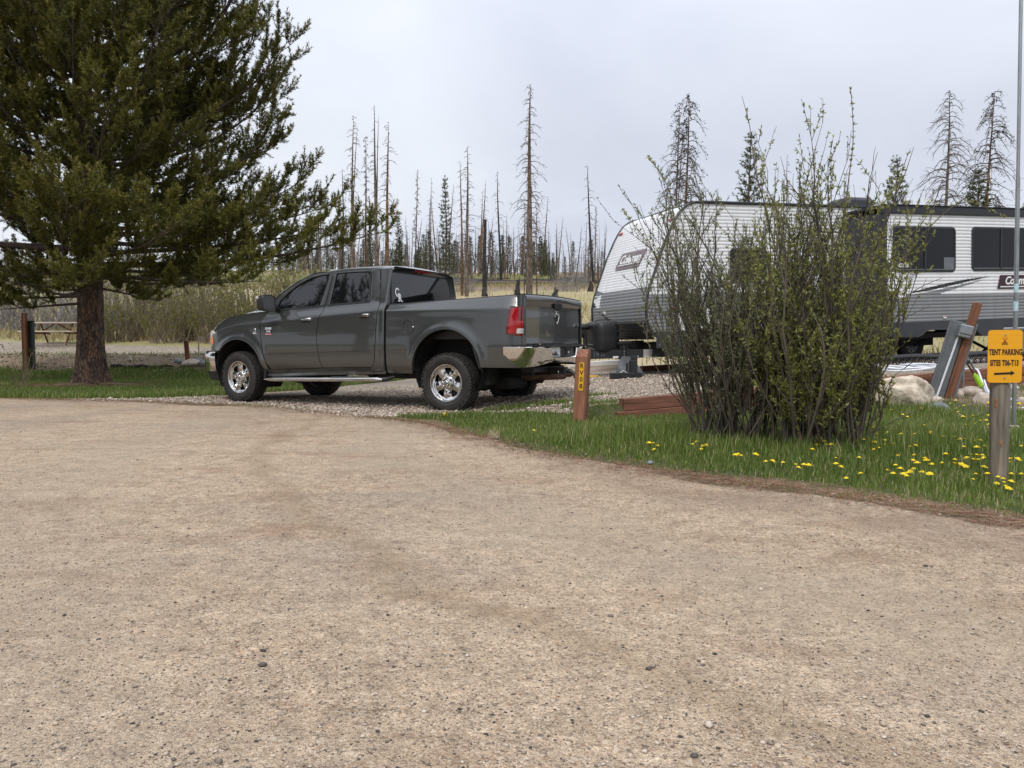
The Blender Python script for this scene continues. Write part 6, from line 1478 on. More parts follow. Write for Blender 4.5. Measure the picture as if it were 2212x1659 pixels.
for x, y in ((2110, 1046), (2100, 1055), (2135, 1050), (2140, 1042), (2150, 1062), (2160, 1060), (2168, 1066), (2172, 1072), (2178, 1062), (2155, 1052), (2163, 1053), (2185, 1046), (2176, 1040), (1410, 975), (1415, 982), (1420, 978), (1400, 980), (1495, 975), (1508, 972), (1520, 978), (1512, 985), (1518, 975), (1600, 998), (1590, 1003), (1594, 996), (1625, 1002), (1655, 1010), (1660, 1014), (1690, 1015), (1715, 1020), (1722, 1026), (1735, 1022), (1805, 1022), (1812, 1026), (1150, 945), (1855, 1003), (1912, 1037), (1935, 1030), (1945, 1035), (1947, 1042), (1930, 1043), (1975, 1028), (1990, 1036), (1960, 1041), (2015, 1020), (960, 905), (966, 908)):
    spots.append((x, y))
r = np.random.default_rng(91)
while len(spots) < 185:
    x = 1700+512*r.random()**.7; y = 888+165*r.random()
    if nnoise(np.array([x*.02]), np.array([y*.035]), 1.3, 5)[0] > -.25 and y > 900-(x-1900)*.05: spots.append((x, y))
first = [True]*4
for k, (x, y) in enumerate(spots):
    p = ong(x, y); i = k % 4; p.z = float(g(p.x, p.y))
    if inside(ROAD, np.array([p.x]), np.array([p.y]))[0]: p = Vector((p.x+.12, p.y+.22, 0))
    o = protos[i] if first[i] else copy_tree(protos[i]); first[i] = False
    o.location = p; o.rotation_euler = (r.normal(0, .18)+.15, r.normal(0, .18), r.random()*6); s = .75+.5*r.random(); o.scale = (s, s, s)
    tag(o, 'yellow dandelion crowding the foot of the weathered sign post' if x > 2085 and y > 1030 else 'yellow dandelion on the grass beside the wooden RV08 post' if x < 1200 else 'yellow dandelion at the road edge below the willow clump' if x < 1830 and y > 960 else 'yellow dandelion in the open grass between willow and sign post' if x < 2120 else 'yellow dandelion in the grass around the steel pole', 'dandelion', 'dandelions in the verge grass')
# ---------------------------------------------------------------- trees and shrubs
def norm(a): return a/(np.linalg.norm(a, axis=-1, keepdims=True)+1e-9)
class Tubes:
    """many thin tapering stems gathered with numpy"""
    def __init__(s, k=3): s.k = k; s.V = []; s.F = []; s.n = 0
    def add(s, P, r):
        P = np.asarray(P, float); n = len(P); r = np.asarray(r, float); k = s.k
        t = np.gradient(P, axis=0); t = norm(t); up = np.array([0, 0, 1.]) if abs(t[0, 2]) < .85 else np.array([1., 0, 0])
        a = norm(np.cross(t, up)); b = np.cross(a, t); q = np.arange(k)*2*np.pi/k
        V = P[:, None]+(a[:, None]*np.cos(q)[None, :, None]+b[:, None]*np.sin(q)[None, :, None])*r[:, None, None]
        i, j = np.meshgrid(np.arange(n-1), np.arange(k), indexing='ij'); j2 = (j+1) % k
        s.F.append(np.stack([i*k+j, i*k+j2, (i+1)*k+j2, (i+1)*k+j], -1).reshape(-1, 4)+s.n); s.V.append(V.reshape(-1, 3)); s.n += n*k
    def build(s, name, mat, parent, smooth=True):
        return link(name, np_mesh(name, np.concatenate(s.V), np.concatenate(s.F), mat, smooth=smooth), parent)
def needle_mesh(name, P, D, L, m, nl, nw, mat, parent, r, tone=None, spread=1.0):
    n = len(P); P = np.repeat(P, m, 0); D_ = np.repeat(norm(D), m, 0); L_2 = np.repeat(L, m); N_ = n*m
    t = r.random(N_); rd = r.normal(0, 1, (N_, 3)); rd -= D_*(rd*D_).sum(1)[:, None]; rd = norm(rd)
    nd = norm(D_*(.55+.6*t[:, None])+rd*spread); b = P+D_*(L_2*t)[:, None]; l = nl*(.7+.5*r.random(N_)); sd = norm(np.cross(nd, r.normal(0, 1, (N_, 3))))*nw/2
    V = np.stack([b-sd, b+sd, b+nd*l[:, None]], 1).reshape(-1, 3)
    k = np.arange(N_)*3
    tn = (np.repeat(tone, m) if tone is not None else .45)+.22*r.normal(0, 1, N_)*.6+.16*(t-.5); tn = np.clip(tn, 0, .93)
    tn = np.where(r.random(N_) < .012, 1, tn)
    return link(name, np_mesh(name, V, np.stack([k, k+1, k+2], 1), mat, attr=np.repeat(tn, 3)), parent)
def trunk_mesh(name, H, r0, mat, parent, r, flare=.45, k=20, lean=(0, 0), n=40, top=.06, rough=.05):
    mb = MB(); R = []; ph = r.random(6)*6
    for i in range(n):
        t = (i/(n-1))**1.4; z = t*H-.15; rr = r0*((1-t)**.8*(1-top)+top)+r0*flare*math.exp(-max(0, z)/(r0*1.3))
        cx = lean[0]*t+.04*r0*math.sin(z*1.1+ph[0])*4*t; cy = lean[1]*t+.04*r0*math.sin(z*.9+ph[1])*4*t
        R.append([(cx+rr*(1+rough*math.sin(3*a+ph[2]+z)+rough*.8*math.sin(7*a+ph[3]-z*2)+(.22*math.sin(5*a+ph[4])*math.exp(-max(0, z)/.25)))*math.cos(a), cy+rr*(1+rough*math.sin(3*a+ph[2]+z)+(.22*math.sin(5*a+ph[4])*math.exp(-max(0, z)/.25)))*math.sin(a), z) for a in np.linspace(0, 2*math.pi, k+1)[:-1]])
    mb.grid(R, cv=True); return mb.build(name, mat, parent, smooth=180)
def limb_path(z0, az, L, r, e0=.0, rise=.22, n=14, r0=.25):
    s = np.linspace(0, 1, n); el = e0+rise*(s**1.6)*3
    d = np.array([math.cos(az), math.sin(az)]); az2 = az+np.cumsum(r.normal(0, .05, n)); st = L/(n-1)
    P = np.zeros((n, 3)); P[0] = (d[0]*r0*.6, d[1]*r0*.6, z0)
    for i in range(1, n): P[i] = P[i-1]+st*np.array([math.cos(az2[i])*math.cos(el[i]), math.sin(az2[i])*math.cos(el[i]), math.sin(el[i])])
    return P
def big_pine(seed, H, r0, limbs, sd_near=1.15, m=36):
    """limbs: (z0, azimuth, length, first elevation, rise, bare share)"""
    r = np.random.default_rng(seed); root = empty('pine_tree')
    trunk_mesh('trunk', H, r0, M['pinebark'], root, r, .55, 28, n=60)
    tb = Tubes(5); tw = Tubes(3); SP, SD, SL, ST = [], [], [], []
    for (z0, az, L, e0, rise, bare) in limbs:
        P = limb_path(z0, az, L, r, e0, rise); n = len(P); rad = np.linspace(.020+.008*L, .007, n); tb.add(P, rad)
        seg = L/(n-1); u = bare*L; side_ = 1; dens = (1.0 if z0 < 8.6 else .45)*sd_near
        while u < L:
            f = u/seg; i = min(n-2, int(f)); p = P[i]+(P[i+1]-P[i])*(f-i); t = norm(P[i+1]-P[i]); side_ = -side_
            lat = norm(np.cross(t, [0, 0, 1]))*side_; bl = (.30+.18*(L-u)+.40*r.random()); bl = min(bl, 1.2)
            d = norm(t*(.6+.4*r.random())+lat*(.8*r.random()+.2)+np.array([0, 0, r.normal(.10, .30)]))
            q = np.linspace(0, 1, 6)[:, None]; B = p+d*bl*q+np.array([0, 0, 1.])*(bl*.38*q**2)+r.normal(0, .012, (6, 3))*q
            tw.add(B, np.linspace(.010, .004, 6))
            ns = int(5+bl*14*dens); w0 = .25 if bl > .5 else .1
            for _ in range(ns):      # bottle-brush shoots that turn upwards
                w = w0+(1-w0)*r.random()**.75; j = min(4, int(w*5)); b = B[j]+(B[j+1]-B[j])*(w*5-j)
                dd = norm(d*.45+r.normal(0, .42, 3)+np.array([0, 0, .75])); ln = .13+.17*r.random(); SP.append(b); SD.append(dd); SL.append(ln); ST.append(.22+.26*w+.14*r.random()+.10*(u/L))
            SP.append(B[-1]); SD.append(norm(B[-1]-B[-2]+np.array([0, 0, .06]))); SL.append(.26); ST.append(.66)
            u += (.13+.12*r.random())/dens
        SP.append(P[-1]); SD.append(norm(P[-1]-P[-2])); SL.append(.25); ST.append(.68)
        if bare > .12:      # thin dead twigs inside the crown
            for _ in range(int(bare*L*6)):
                w = r.random()*bare*(n-1); i = min(n-2, int(w)); b = P[i]; dd = norm(r.normal(0, 1, 3)+np.array([0, 0, -.5])); l = .15+.35*r.random(); tw.add(np.stack([b, b+dd*l*.5, b+dd*l+[0, 0, -.06]]), [.006, .004, .002])
    tb.build('limbs', M['limbbark'], root); tw.build('twigs', M['willowbark'], root, smooth=False)['kind'] = 'stuff'
    print('PINE shoots', len(SP))
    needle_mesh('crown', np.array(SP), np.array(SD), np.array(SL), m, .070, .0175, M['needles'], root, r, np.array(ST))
    return root
r = np.random.default_rng(101)
zR = [1.2, 2.3, 2.8, 3.3, 3.8, 4.3, 4.8, 5.3, 5.9, 6.6, 7.2, 7.8, 9, 11, 14.5]; rR = [2.6, 4.0, 4.5, 4.6, 4.2, 4.0, 4.1, 4.1, 4.1, 4.0, 4.1, 4.0, 3.6, 2.6, .5]
limbs = []
z = 2.25; k = 0
while z < 13.8:
    nl = 5 if z < 9 else 4
    for q in range(nl):
        az = k*2.4+q*2*math.pi/nl+r.normal(0, .25); zt = z+.9; L = float(np.interp(zt, zR, rR))*(.66+.36*r.random())
        limbs.append((z+r.normal(0, .1), az, L, -.12+.05*r.normal() if z < 4 else .02+.10*r.normal(), .14+.16*r.random(), .30 if z < 3.5 else .16))
    z += .36; k += 1
# limbs that shape the outline seen from the road
A_ = math.radians
limbs += [(2.55, A_(-10), 6.3, -.02, .075, .42), (2.8, A_(-22), 5.4, -.02, .08, .35), (3.2, A_(8), 4.9, .02, .12, .35), (3.3, A_(-4), 4.5, .0, .20, .4), (3.9, A_(-2), 4.3, .02, .30, .3), (4.6, A_(5), 4.4, .05, .32, .3), (5.3, A_(-8), 4.3, .10, .34, .3), (5.9, A_(0), 4.7, .14, .42, .4), (7.0, A_(12), 4.6, .25, .42, .3), (6.4, A_(-18), 5.0, .15, .40, .35), (7.6, A_(-5), 4.2, .2, .4, .3), (6.3, A_(3), 5.3, .12, .52, .45), (5.2, A_(-3), 4.8, .0, .30, .35), (4.9, A_(-45), 4.6, .05, .26, .3), (3.9, A_(-60), 4.4, .0, .22, .3), (5.8, A_(-80), 4.0, .08, .25, .25), (3.4, A_(-100), 4.0, .0, .2, .3), (4.6, A_(-120), 4.2, .05, .2, .3), (6.5, A_(-140), 4.0, .1, .25, .3), (2.7, A_(-50), 4.6, -.08, .10, .35),
          (2.0, A_(-110), 1.5, .05, .02, .25), (1.95, A_(-70), 1.4, .0, .04, .3), (1.9, A_(-160), 1.6, -.05, .0, .3), (1.75, A_(-130), 1.5, -.12, .0, .3), (2.1, A_(-35), 1.9, -.15, .0, .45), (2.35, A_(-60), 3.6, -.16, .03, .35), (2.4, A_(-30), 4.4, -.14, .05, .35), (2.3, A_(200), 3.2, .0, .0, .55), (2.9, A_(190), 4.6, .04, .03, .4)]
pine = big_pine(5, 15.0, .27, limbs)
pine.location = (-8.88, 16.25, float(g(-8.88, 16.25)))
tag(pine, 'large dense pine with thick reddish trunk in a ring of fallen needles', 'tree')
cut = MB(); cut.lathe([(.0005, .004), (.045, .003), (.05, -.03)], 16); co = cut.build('pruned_stub', M['knot'], pine); co.location = (.07, -.285, 2.45); co.rotation_euler = (0, 0, math.pi)
cu2 = MB()
# neighbouring pines outside the picture, mirrored in the pickup's windows
for i, (x, y, a, s, lb) in enumerate([(-17.5, 4.2, 2.0, .95, 'tall pine left of the road outside the picture, nearest the pickup'), (-24, 9.5, 4.1, 1.05, 'tall pine far left of the road beside the big pine'), (13, -9, 1.2, 1.0, 'tall pine behind the camera on the right'), (-9, -13, 3.3, 1.1, 'tall pine behind the camera on the left')]):
    c = copy_tree(pine); c.location = (x, y, 0); c.rotation_euler = (0, 0, a); c.scale = (s, s, s); c['label'] = lb; c['group'] = 'pines around the campground road'

def snag(seed, H, r0, mat, bmax=1.0, nb=46, droop=.6, start=.25, twigs=4, lean=0., fork=False, cat='dead tree', cones=0, k=6, broken=False):
    r = np.random.default_rng(seed); root = empty('dead_tree')
    mb = Tubes(9); n = 16; t = np.linspace(0, 1, n); ph = r.random(3)*6
    cx = lean*H*t+.012*H*np.sin(t*3+ph[0])*t; cy = .01*H*np.sin(t*4+ph[1]); rad = r0*((1-t)**.75*(1 if not broken else .45)+(.035 if not broken else .5))
    mb.add(np.stack([cx, cy, H*t-.2*(t == 0)], 1), rad)
    if fork: mb.add(np.stack([cx[5:]+.25*(t[5:]-t[5])*H*.12+.02, cy[5:], H*t[5:]*.93+.07*H*t[5]], 1), rad[5:]*.6)
    mb.build('trunk', mat, root)
    tb = Tubes(3); CP = []
    for i in range(nb):
        f = start+(1-start)*(i+r.random())/nb; z = f*H; x0 = np.interp(f, t, cx); y0 = np.interp(f, t, cy)
        L = bmax*(1-((f-start)/(1-start))**1.5*.78)*(.35+.75*r.random())*(1 if f > start+.1 else .7); az = r.random()*6.28; d = np.array([math.cos(az), math.sin(az)])
        q = np.linspace(0, 1, 6); el = .35+.25*r.random(); B = np.stack([x0+d[0]*L*q, y0+d[1]*L*q, z+L*(el*q-(el*.6+droop)*q**2.2)], 1)+r.normal(0, .03*L, (6, 3))*q[:, None]
        br = min(r0*.35, .016+.012*L); tb.add(B, np.linspace(br, .008, 6))
        for _ in range(twigs):
            j = r.integers(1, 5); b = B[j]; dd = norm(np.array([d[0], d[1], -.3])*.7+r.normal(0, .6, 3)); l = L*(.15+.3*r.random()); C_ = np.stack([b, b+dd*l*.5, b+dd*l+[0, 0, -.2*l*droop]]); tb.add(C_, [.011, .009, .006])
            if cones: CP += [C_[1], C_[2]]
        if cones: CP += [B[5], B[4], B[3]]
    tb.build('crown', M['twig'] if not cones else M['willowbark'], root, smooth=False)
    if cones:
        CP = np.array(CP); CP = np.repeat(CP, cones, 0)+r.normal(0, .05, (len(CP)*cones, 3)); nn_ = len(CP); A2 = r.normal(0, .032, (nn_, 3, 3)); kk = np.arange(nn_)*3
        link('dead_needles', np_mesh('dead_needles', (CP[:, None]+A2).reshape(-1, 3), np.stack([kk, kk+1, kk+2], 1), M['burnt']), root)
    return root
def put(o, px, ytop, Y, H, label=None, cat='dead tree', group=None, rot=None, zb=None, lean=None):
    """stand o at distance Y so that its tip reaches pixel row ytop; H is its own height"""
    p = at(px, 600, Y); zb = float(g(p.x, p.y)) if zb is None else zb; top = at(px, ytop, Y).z; s = (top-zb)/H
    o.location = (p.x, Y, zb-.05); o.scale = (s, s, s); o.rotation_euler = (0, lean or 0, rot if rot is not None else 0)
    tag(o, label, cat, group); return o
DB, RB, BU = M['deadbark'], M['rustbark'], M['burnt']
S = [ # px, ytop, Y, args, label
 (764, 245, 46, dict(mat=DB, bmax=1.25, nb=60, start=.32, r0=.12, fork=True), 'dead forked snag, leftmost of the tall group beside the pine'),
 (790, 290, 47, dict(mat=RB, bmax=.65, nb=60, start=.3, r0=.10, cones=1), 'thin dead snag with tufted twigs just left of the tallest double snag'),
 (812, 224, 46, dict(mat=DB, bmax=.55, nb=40, start=.4, r0=.14, fork=True, lean=.012), 'tall double topped bare snag above the pickup cab'),
 (838, 262, 46, dict(mat=RB, bmax=1.3, nb=54, start=.28, r0=.15), 'dead snag with wide drooping branches right of the double topped one'),
 (832, 330, 49, dict(mat=DB, bmax=.8, nb=40, start=.3, r0=.08, lean=.03), 'slender leaning dead tree between the two tall snags above the cab'),
 (896, 366, 52, dict(mat=DB, bmax=.6, nb=60, start=.35, r0=.09, cones=1, lean=.02), 'slightly leaning dead snag with fine pale top above the brake light'),
 (884, 505, 54, dict(mat=DB, bmax=.7, nb=30, start=.3, r0=.07), 'short bare dead tree below the pale topped snag'),
 (926, 380, 50, dict(mat=BU, bmax=.9, nb=40, start=.3, r0=.08, lean=.04), 'blackened leaning snag touching the narrow live pine'),
 (1008, 312, 46, dict(mat=DB, bmax=1.5, nb=62, start=.2, r0=.17, droop=.45), 'stout dark dead tree with crooked broken top behind the truck bed'),
 (998, 345, 46.5, dict(mat=RB, bmax=1.0, nb=40, start=.25, r0=.13), 'rust coloured dead trunk standing close against the stout dark one'),
 (1047, 472, 50, dict(mat=BU, bmax=.5, nb=5, start=.5, r0=.42, broken=True, twigs=1), 'charred black broken trunk with no crown'),
 (1143, 180, 45, dict(mat=DB, bmax=1.45, nb=110, start=.18, r0=.19, lean=.012), 'tallest dead spire tree, centre of the picture'),
 (1160, 420, 47, dict(mat=RB, bmax=.9, nb=44, start=.3, r0=.08, cones=1), 'smaller drooping dead tree right beside the tallest spire'),
 (1132, 470, 48, dict(mat=BU, bmax=.6, nb=26, start=.3, r0=.07, lean=.05), 'thin black leaning snag left of the tallest spire'),
 (1200, 500, 58, dict(mat=DB, bmax=.8, nb=14, start=.4, r0=.08, lean=.07), 'pale curved bare snag right of the tallest spire'),
 (1285, 445, 62, dict(mat=RB, bmax=.6, nb=50, start=.5, r0=.11, cones=1), 'dead snag with bushy top nearest the trailer nose'),
 (1293, 490, 66, dict(mat=DB, bmax=.5, nb=34, start=.3, r0=.09), 'thin snag right of the bushy topped one by the trailer'),
 (1305, 470, 64, dict(mat=BU, bmax=.3, nb=14, start=.4, r0=.08), 'blackened pole like snag closest to the trailer nose'),
 (693, 388, 56, dict(mat=DB, bmax=.75, nb=44, start=.3, r0=.09, cones=1), 'lone dead snag between the big pine and its long lower limb'),
 (1460, 220, 36, dict(mat=DB, bmax=1.9, nb=100, start=.3, r0=.09, cones=1, fork=True), 'dead tree with clustered dark twigs above the front of the trailer'),
 (1478, 205, 36.5, dict(mat=RB, bmax=2.0, nb=110, start=.3, r0=.10, cones=2, droop=1.1), 'brown needled dead tree right of its twin above the trailer front'),
 (1650, 420, 37, dict(mat=DB, bmax=.8, nb=40, start=.4, r0=.08), 'thin dead tree seen through the willow above the trailer roof'),
 (1700, 330, 38, dict(mat=DB, bmax=.8, nb=50, start=.4, r0=.09), 'dead tree behind the willow crown over the trailer roof'),
 (2035, 192, 36, dict(mat=DB, bmax=2.3, nb=110, start=.35, r0=.12, droop=.8, twigs=6), 'wide drooping dead tree above the slide-out window'),
 (2120, 196, 36, dict(mat=RB, bmax=2.3, nb=110, start=.35, r0=.11, droop=.85, cones=1, lean=.03, twigs=6), 'leaning dead tree with twiggy top, right of the other above the slide-out'),
]
snags = []
for i, (px, yt, Y_, a, lb) in enumerate(S):
    o = snag(200+i, 12., **a); put(o, px, yt, Y_, 12., lb, 'dead tree', 'tall dead trees behind the campsite', rot=0); snags.append(o)
def conifer(seed, H, bmax, mat, nw=.035, dens=1.0, bare=.12, cl=.16, ymul=1.0):
    r = np.random.default_rng(seed); root = empty('conifer'); tb = Tubes(6); t = np.linspace(0, 1, 10)
    tb.add(np.stack([.01*H*np.sin(t*4+seed), 0*t, H*t-.1*(t == 0)], 1), (.011*H)*(1-t)**.8+.008); tb.build('trunk', M['deadbark'], root)
    SP, SD, SL, ST = [], [], [], []; bb = Tubes(3)
    z = bare*H; k = 0
    while z < H*.99:
        f = (z-bare*H)/(H*(1-bare)); R_ = bmax*(1-f)**.8*(.35+.65*min(1, f*5+.3))
        for q in range(5):
            az = k*1.9+q*1.257+r.normal(0, .3); L = R_*(.45+.7*r.random())+.05; d = np.array([math.cos(az), math.sin(az), .1+.35*f]); n = max(2, int(L/cl*2.0*dens))
            p1 = np.array([0, 0, z])+d*L+[0, 0, .12*L]; bb.add(np.stack([[0, 0, z], (np.array([0, 0, z])+p1)/2-[0, 0, .03*L], p1]), [.012, .009, .004])
            for j in range(n):
                w = .2+.8*(j+r.random())/n; b = np.array([0, 0, z])+d*L*w+[0, 0, .12*L*w*w]+r.normal(0, .05, 3)*L; SP.append(b); SD.append(norm(d*.6+r.normal(0, .5, 3)+[0, 0, .6])); SL.append(cl*(.8+.6*r.random())); ST.append(.28+.3*w+.15*r.random())
        z += .055*H*(.8+.4*r.random())*.62/dens**.5; k += 1
    SP.append([0, 0, H*.98]); SD.append([0, 0, 1]); SL.append(.25); ST.append(.6)
    bb.build('branches', M['deadbark'], root, smooth=False)
    needle_mesh('crown', np.array(SP), np.array(SD, float), np.array(SL), 12, cl*.75, nw, mat, root, r, np.array(ST), spread=.9)
    return root
C_ = [(962, 380, 50, 8, .70, 'farneedles', 'tall narrow live pine against the sky above the truck bed', 1), (862, 470, 47, 7, .95, 'yneedles', 'yellow green young pine just right of the cab roof', 2), (1140, 480, 49, 7, .45, 'farneedles', 'slim live pine hugging the foot of the tallest spire', 3),
      (1618, 288, 34, 8, 1.25, 'farneedles', 'dark green pine above the trailer roof, left of the air conditioner', 4), (1930, 338, 35, 8, 1.5, 'farneedles', 'open crowned pine above the slide-out corner', 5), (2105, 362, 33, 7, 1.55, 'yneedles', 'bushy yellow green young pine in front of the leaning dead tree', 6),
      (2216, 430, 30, 6, 1.0, 'yneedles', 'small pine cut by the right edge beside the steel pole', 7), (900, 540, 52, 6, 1.0, 'yneedles', 'low dense young pine between the cab roof and narrow pine', 8), (935, 535, 55, 6, .9, 'farneedles', 'dark young pine beneath the blackened leaning snag', 9), (1195, 545, 70, 6, .9, 'yneedles', 'yellow tinged young pine right of the tallest spire', 10)]
protos_c = []
for (px, yt, Y_, H, bm_, mt, lb, sd_) in C_:
    o = conifer(300+sd_, H, bm_, M[mt]); put(o, px, yt, Y_, H, lb, 'conifer', 'live pines behind the campsite'); protos_c.append(o)
# the burnt wood on the ridge: every trunk is an object, copied from a few kinds
far_s = [snag(400+i, 9., .10, [DB, RB, BU, DB][i], bmax=.8, nb=30, start=.3, twigs=2, lean=[0, .02, 0, .05][i]) for i in range(4)]
far_c = [conifer(420+i, 5., [.85, 1.05, .7, .95][i], M[['farneedles', 'farneedles', 'farneedles', 'yneedles'][i]], nw=.045, dens=.55, bare=.10, cl=.2) for i in range(4)]
def join_kids(o, name):
    """one mesh, one object: these stand too far off for their parts to show"""
    V = []; F3 = []; mats = []; mi = []; tone = []; off = 0
    for ch_ in o.children:
        me = ch_.data; n = len(me.vertices); co = np.empty(n*3, np.float32); me.vertices.foreach_get('co', co); V.append(co.reshape(-1, 3)); li = np.empty(len(me.loops), np.int32); me.loops.foreach_get('vertex_index', li)
        lt = np.empty(len(me.polygons), np.int32); me.polygons.foreach_get('loop_total', lt)
        mats.append(me.materials[0]); F3.append((li+off, lt)); off += n
        if 'tone' in me.attributes: a = np.empty(n, np.float32); me.attributes['tone'].data.foreach_get('value', a)
        else: a = np.zeros(n, np.float32)
        tone.append(a)
    me = bpy.data.meshes.new(name); V = np.concatenate(V); me.vertices.add(len(V)); me.vertices.foreach_set('co', V.ravel())
    li = np.concatenate([a for a, b in F3]); lt = np.concatenate([b for a, b in F3]); me.loops.add(len(li)); me.loops.foreach_set('vertex_index', li); me.polygons.add(len(lt))
    me.polygons.foreach_set('loop_start', np.concatenate([[0], np.cumsum(lt)[:-1]]).astype(np.int32)); me.polygons.foreach_set('loop_total', lt)
    for m_ in mats: me.materials.append(m_)
    me.polygons.foreach_set('material_index', np.concatenate([np.full(len(b), i, np.int32) for i, (a, b) in enumerate(F3)]))
    at_ = me.attributes.new('tone', 'FLOAT', 'POINT'); at_.data.foreach_set('value', np.concatenate(tone)); me.update(calc_edges=True)
    for ch_ in list(o.children): bpy.data.objects.remove(ch_)
    bpy.data.objects.remove(o); return me
ms = [join_kids(o, 'dead_tree') for o in far_s]; mc = [join_kids(o, 'conifer') for o in far_c]
r = np.random.default_rng(55)
def zone(px, Y_):
    d = 'nearest row' if Y_ < 90 else 'middle rows' if Y_ < 130 else 'farthest rows'
    w = 'glimpsed through the big pine' if px < 430 else 'left of the pickup cab' if px < 700 else 'above the pickup cab' if px < 860 else 'above the truck bed' if px < 1000 else 'around the charred broken trunk' if px < 1100 else 'around the tallest spire' if px < 1190 else 'between spire and trailer nose' if px < 1400 else 'above the slide-out'
    return ', %s, %s' % (w, d)
SL_ = ['thin grey dead tree on the ridge', 'rusty barked dead tree on the ridge', 'charred black dead tree on the ridge', 'leaning dead tree on the ridge']
CL_ = ['small dark conifer on the ridge', 'broad dark conifer on the ridge', 'narrow dark conifer on the ridge', 'yellow green conifer on the ridge']
nS = nC = 0
while nS < 290:
    px = (640+700*r.random() if r.random() < .86 else -30+1370*r.random()) if r.random() < .95 else 1900+330*r.random(); Y_ = 60+115*r.random()**.9; i = int(r.integers(0, 4)); p = at(px, 600, Y_)
    H = (3.0+5.0*r.random()**1.6)*(Y_/110)**.5*(1.0 if r.random() < .8 else 1.8); s = H/9
    o = link('dead_tree', ms[i]); o.location = (p.x, Y_, float(g(p.x, Y_))-.1); o.scale = (s*1.1, s*1.1, s); o.rotation_euler = (r.normal(0, .06), r.normal(0, .07), r.random()*6); tag(o, SL_[i]+zone(px, Y_), 'dead tree', 'dead trees on the far ridge'); nS += 1
while nC < 215:
    px = 600+740*r.random() if r.random() < .7 else -30+1370*r.random(); Y_ = 82+100*r.random(); i = int(r.integers(0, 4)); p = at(px, 600, Y_)
    if px > 960 and Y_ < 95: continue
    H = (1.5+4.0*r.random()**1.7)*(Y_/110)**.6; s = H/5*1.12
    o = link('conifer', mc[i]); o.location = (p.x, Y_, float(g(p.x, Y_))-.1); o.scale = (s, s, s); o.rotation_euler = (0, 0, r.random()*6); tag(o, CL_[i]+zone(px, Y_), 'conifer', 'young conifers on the far ridge'); nC += 1
# fallen burnt logs and stumps on the hillside
ORD2 = ['leftmost']+'second third fourth fifth sixth seventh eighth ninth tenth eleventh twelfth thirteenth fourteenth fifteenth sixteenth seventeenth eighteenth nineteenth twentieth twenty-first twenty-second'.split()
lx = sorted(930+360*r.random(22))
for i in range(22):
    px = lx[i]; Y_ = 56+40*r.random(); p = at(px, 600, Y_); L = 2.5+5*r.random(); a = r.normal(0, .35); mb = Tubes(7)
    P = []
    for q in np.linspace(-.5, .5, 7): x = p.x+math.cos(a)*L*q; y = Y_+math.sin(a)*L*q; P.append((x, y, float(g(x, y))+.13+.05*r.random()))
    mb.add(P, np.linspace(.17, .09, 7)); o = mb.build('fallen_log', M['burnt'] if i % 4 else M['deadbark'], None)
    tag(o, ('charred' if i % 4 else 'bleached')+' log lying on the burnt hillside, '+(ORD2[i]+' from the left' if i else 'leftmost of them'), 'log', 'fallen logs on the hillside')
for i, (px, py, Y_, h, lb) in enumerate([(1046, 640, 46, .45, 'small pointed charred stump left of the tall one behind the tailgate'), (1117, 640, 46, .85, 'tallest pointed charred stump behind the tailgate'), (1199, 643, 45, .40, 'blocky charred stump above the tailgate handle'), (1276, 632, 50, .55, 'round charred stump beside the trailer nose')]):
    p = at(px, py, Y_); mb = MB(); R = []
    for j, z in enumerate(np.linspace(-.1, h, 7)):
        t = max(0, z)/h; R.append([((.20*(1-.5*t)+.05*math.sin(a*3+j+i))*math.cos(a)+.04*t, (.18*(1-.5*t))*math.sin(a), z*(1+.35*t*math.sin(a+i*1.7)+.2*t*math.sin(a*3+i))) for a in np.linspace(0, 2*math.pi, 11)[:-1]])
    mb.grid(R, cv=True); mb.add(R[-1], [tuple(range(10))]); o = mb.build('stump', M['burnt'], smooth=60); o.location = (p.x, Y_, float(g(p.x, Y_))); tag(o, lb, 'stump')

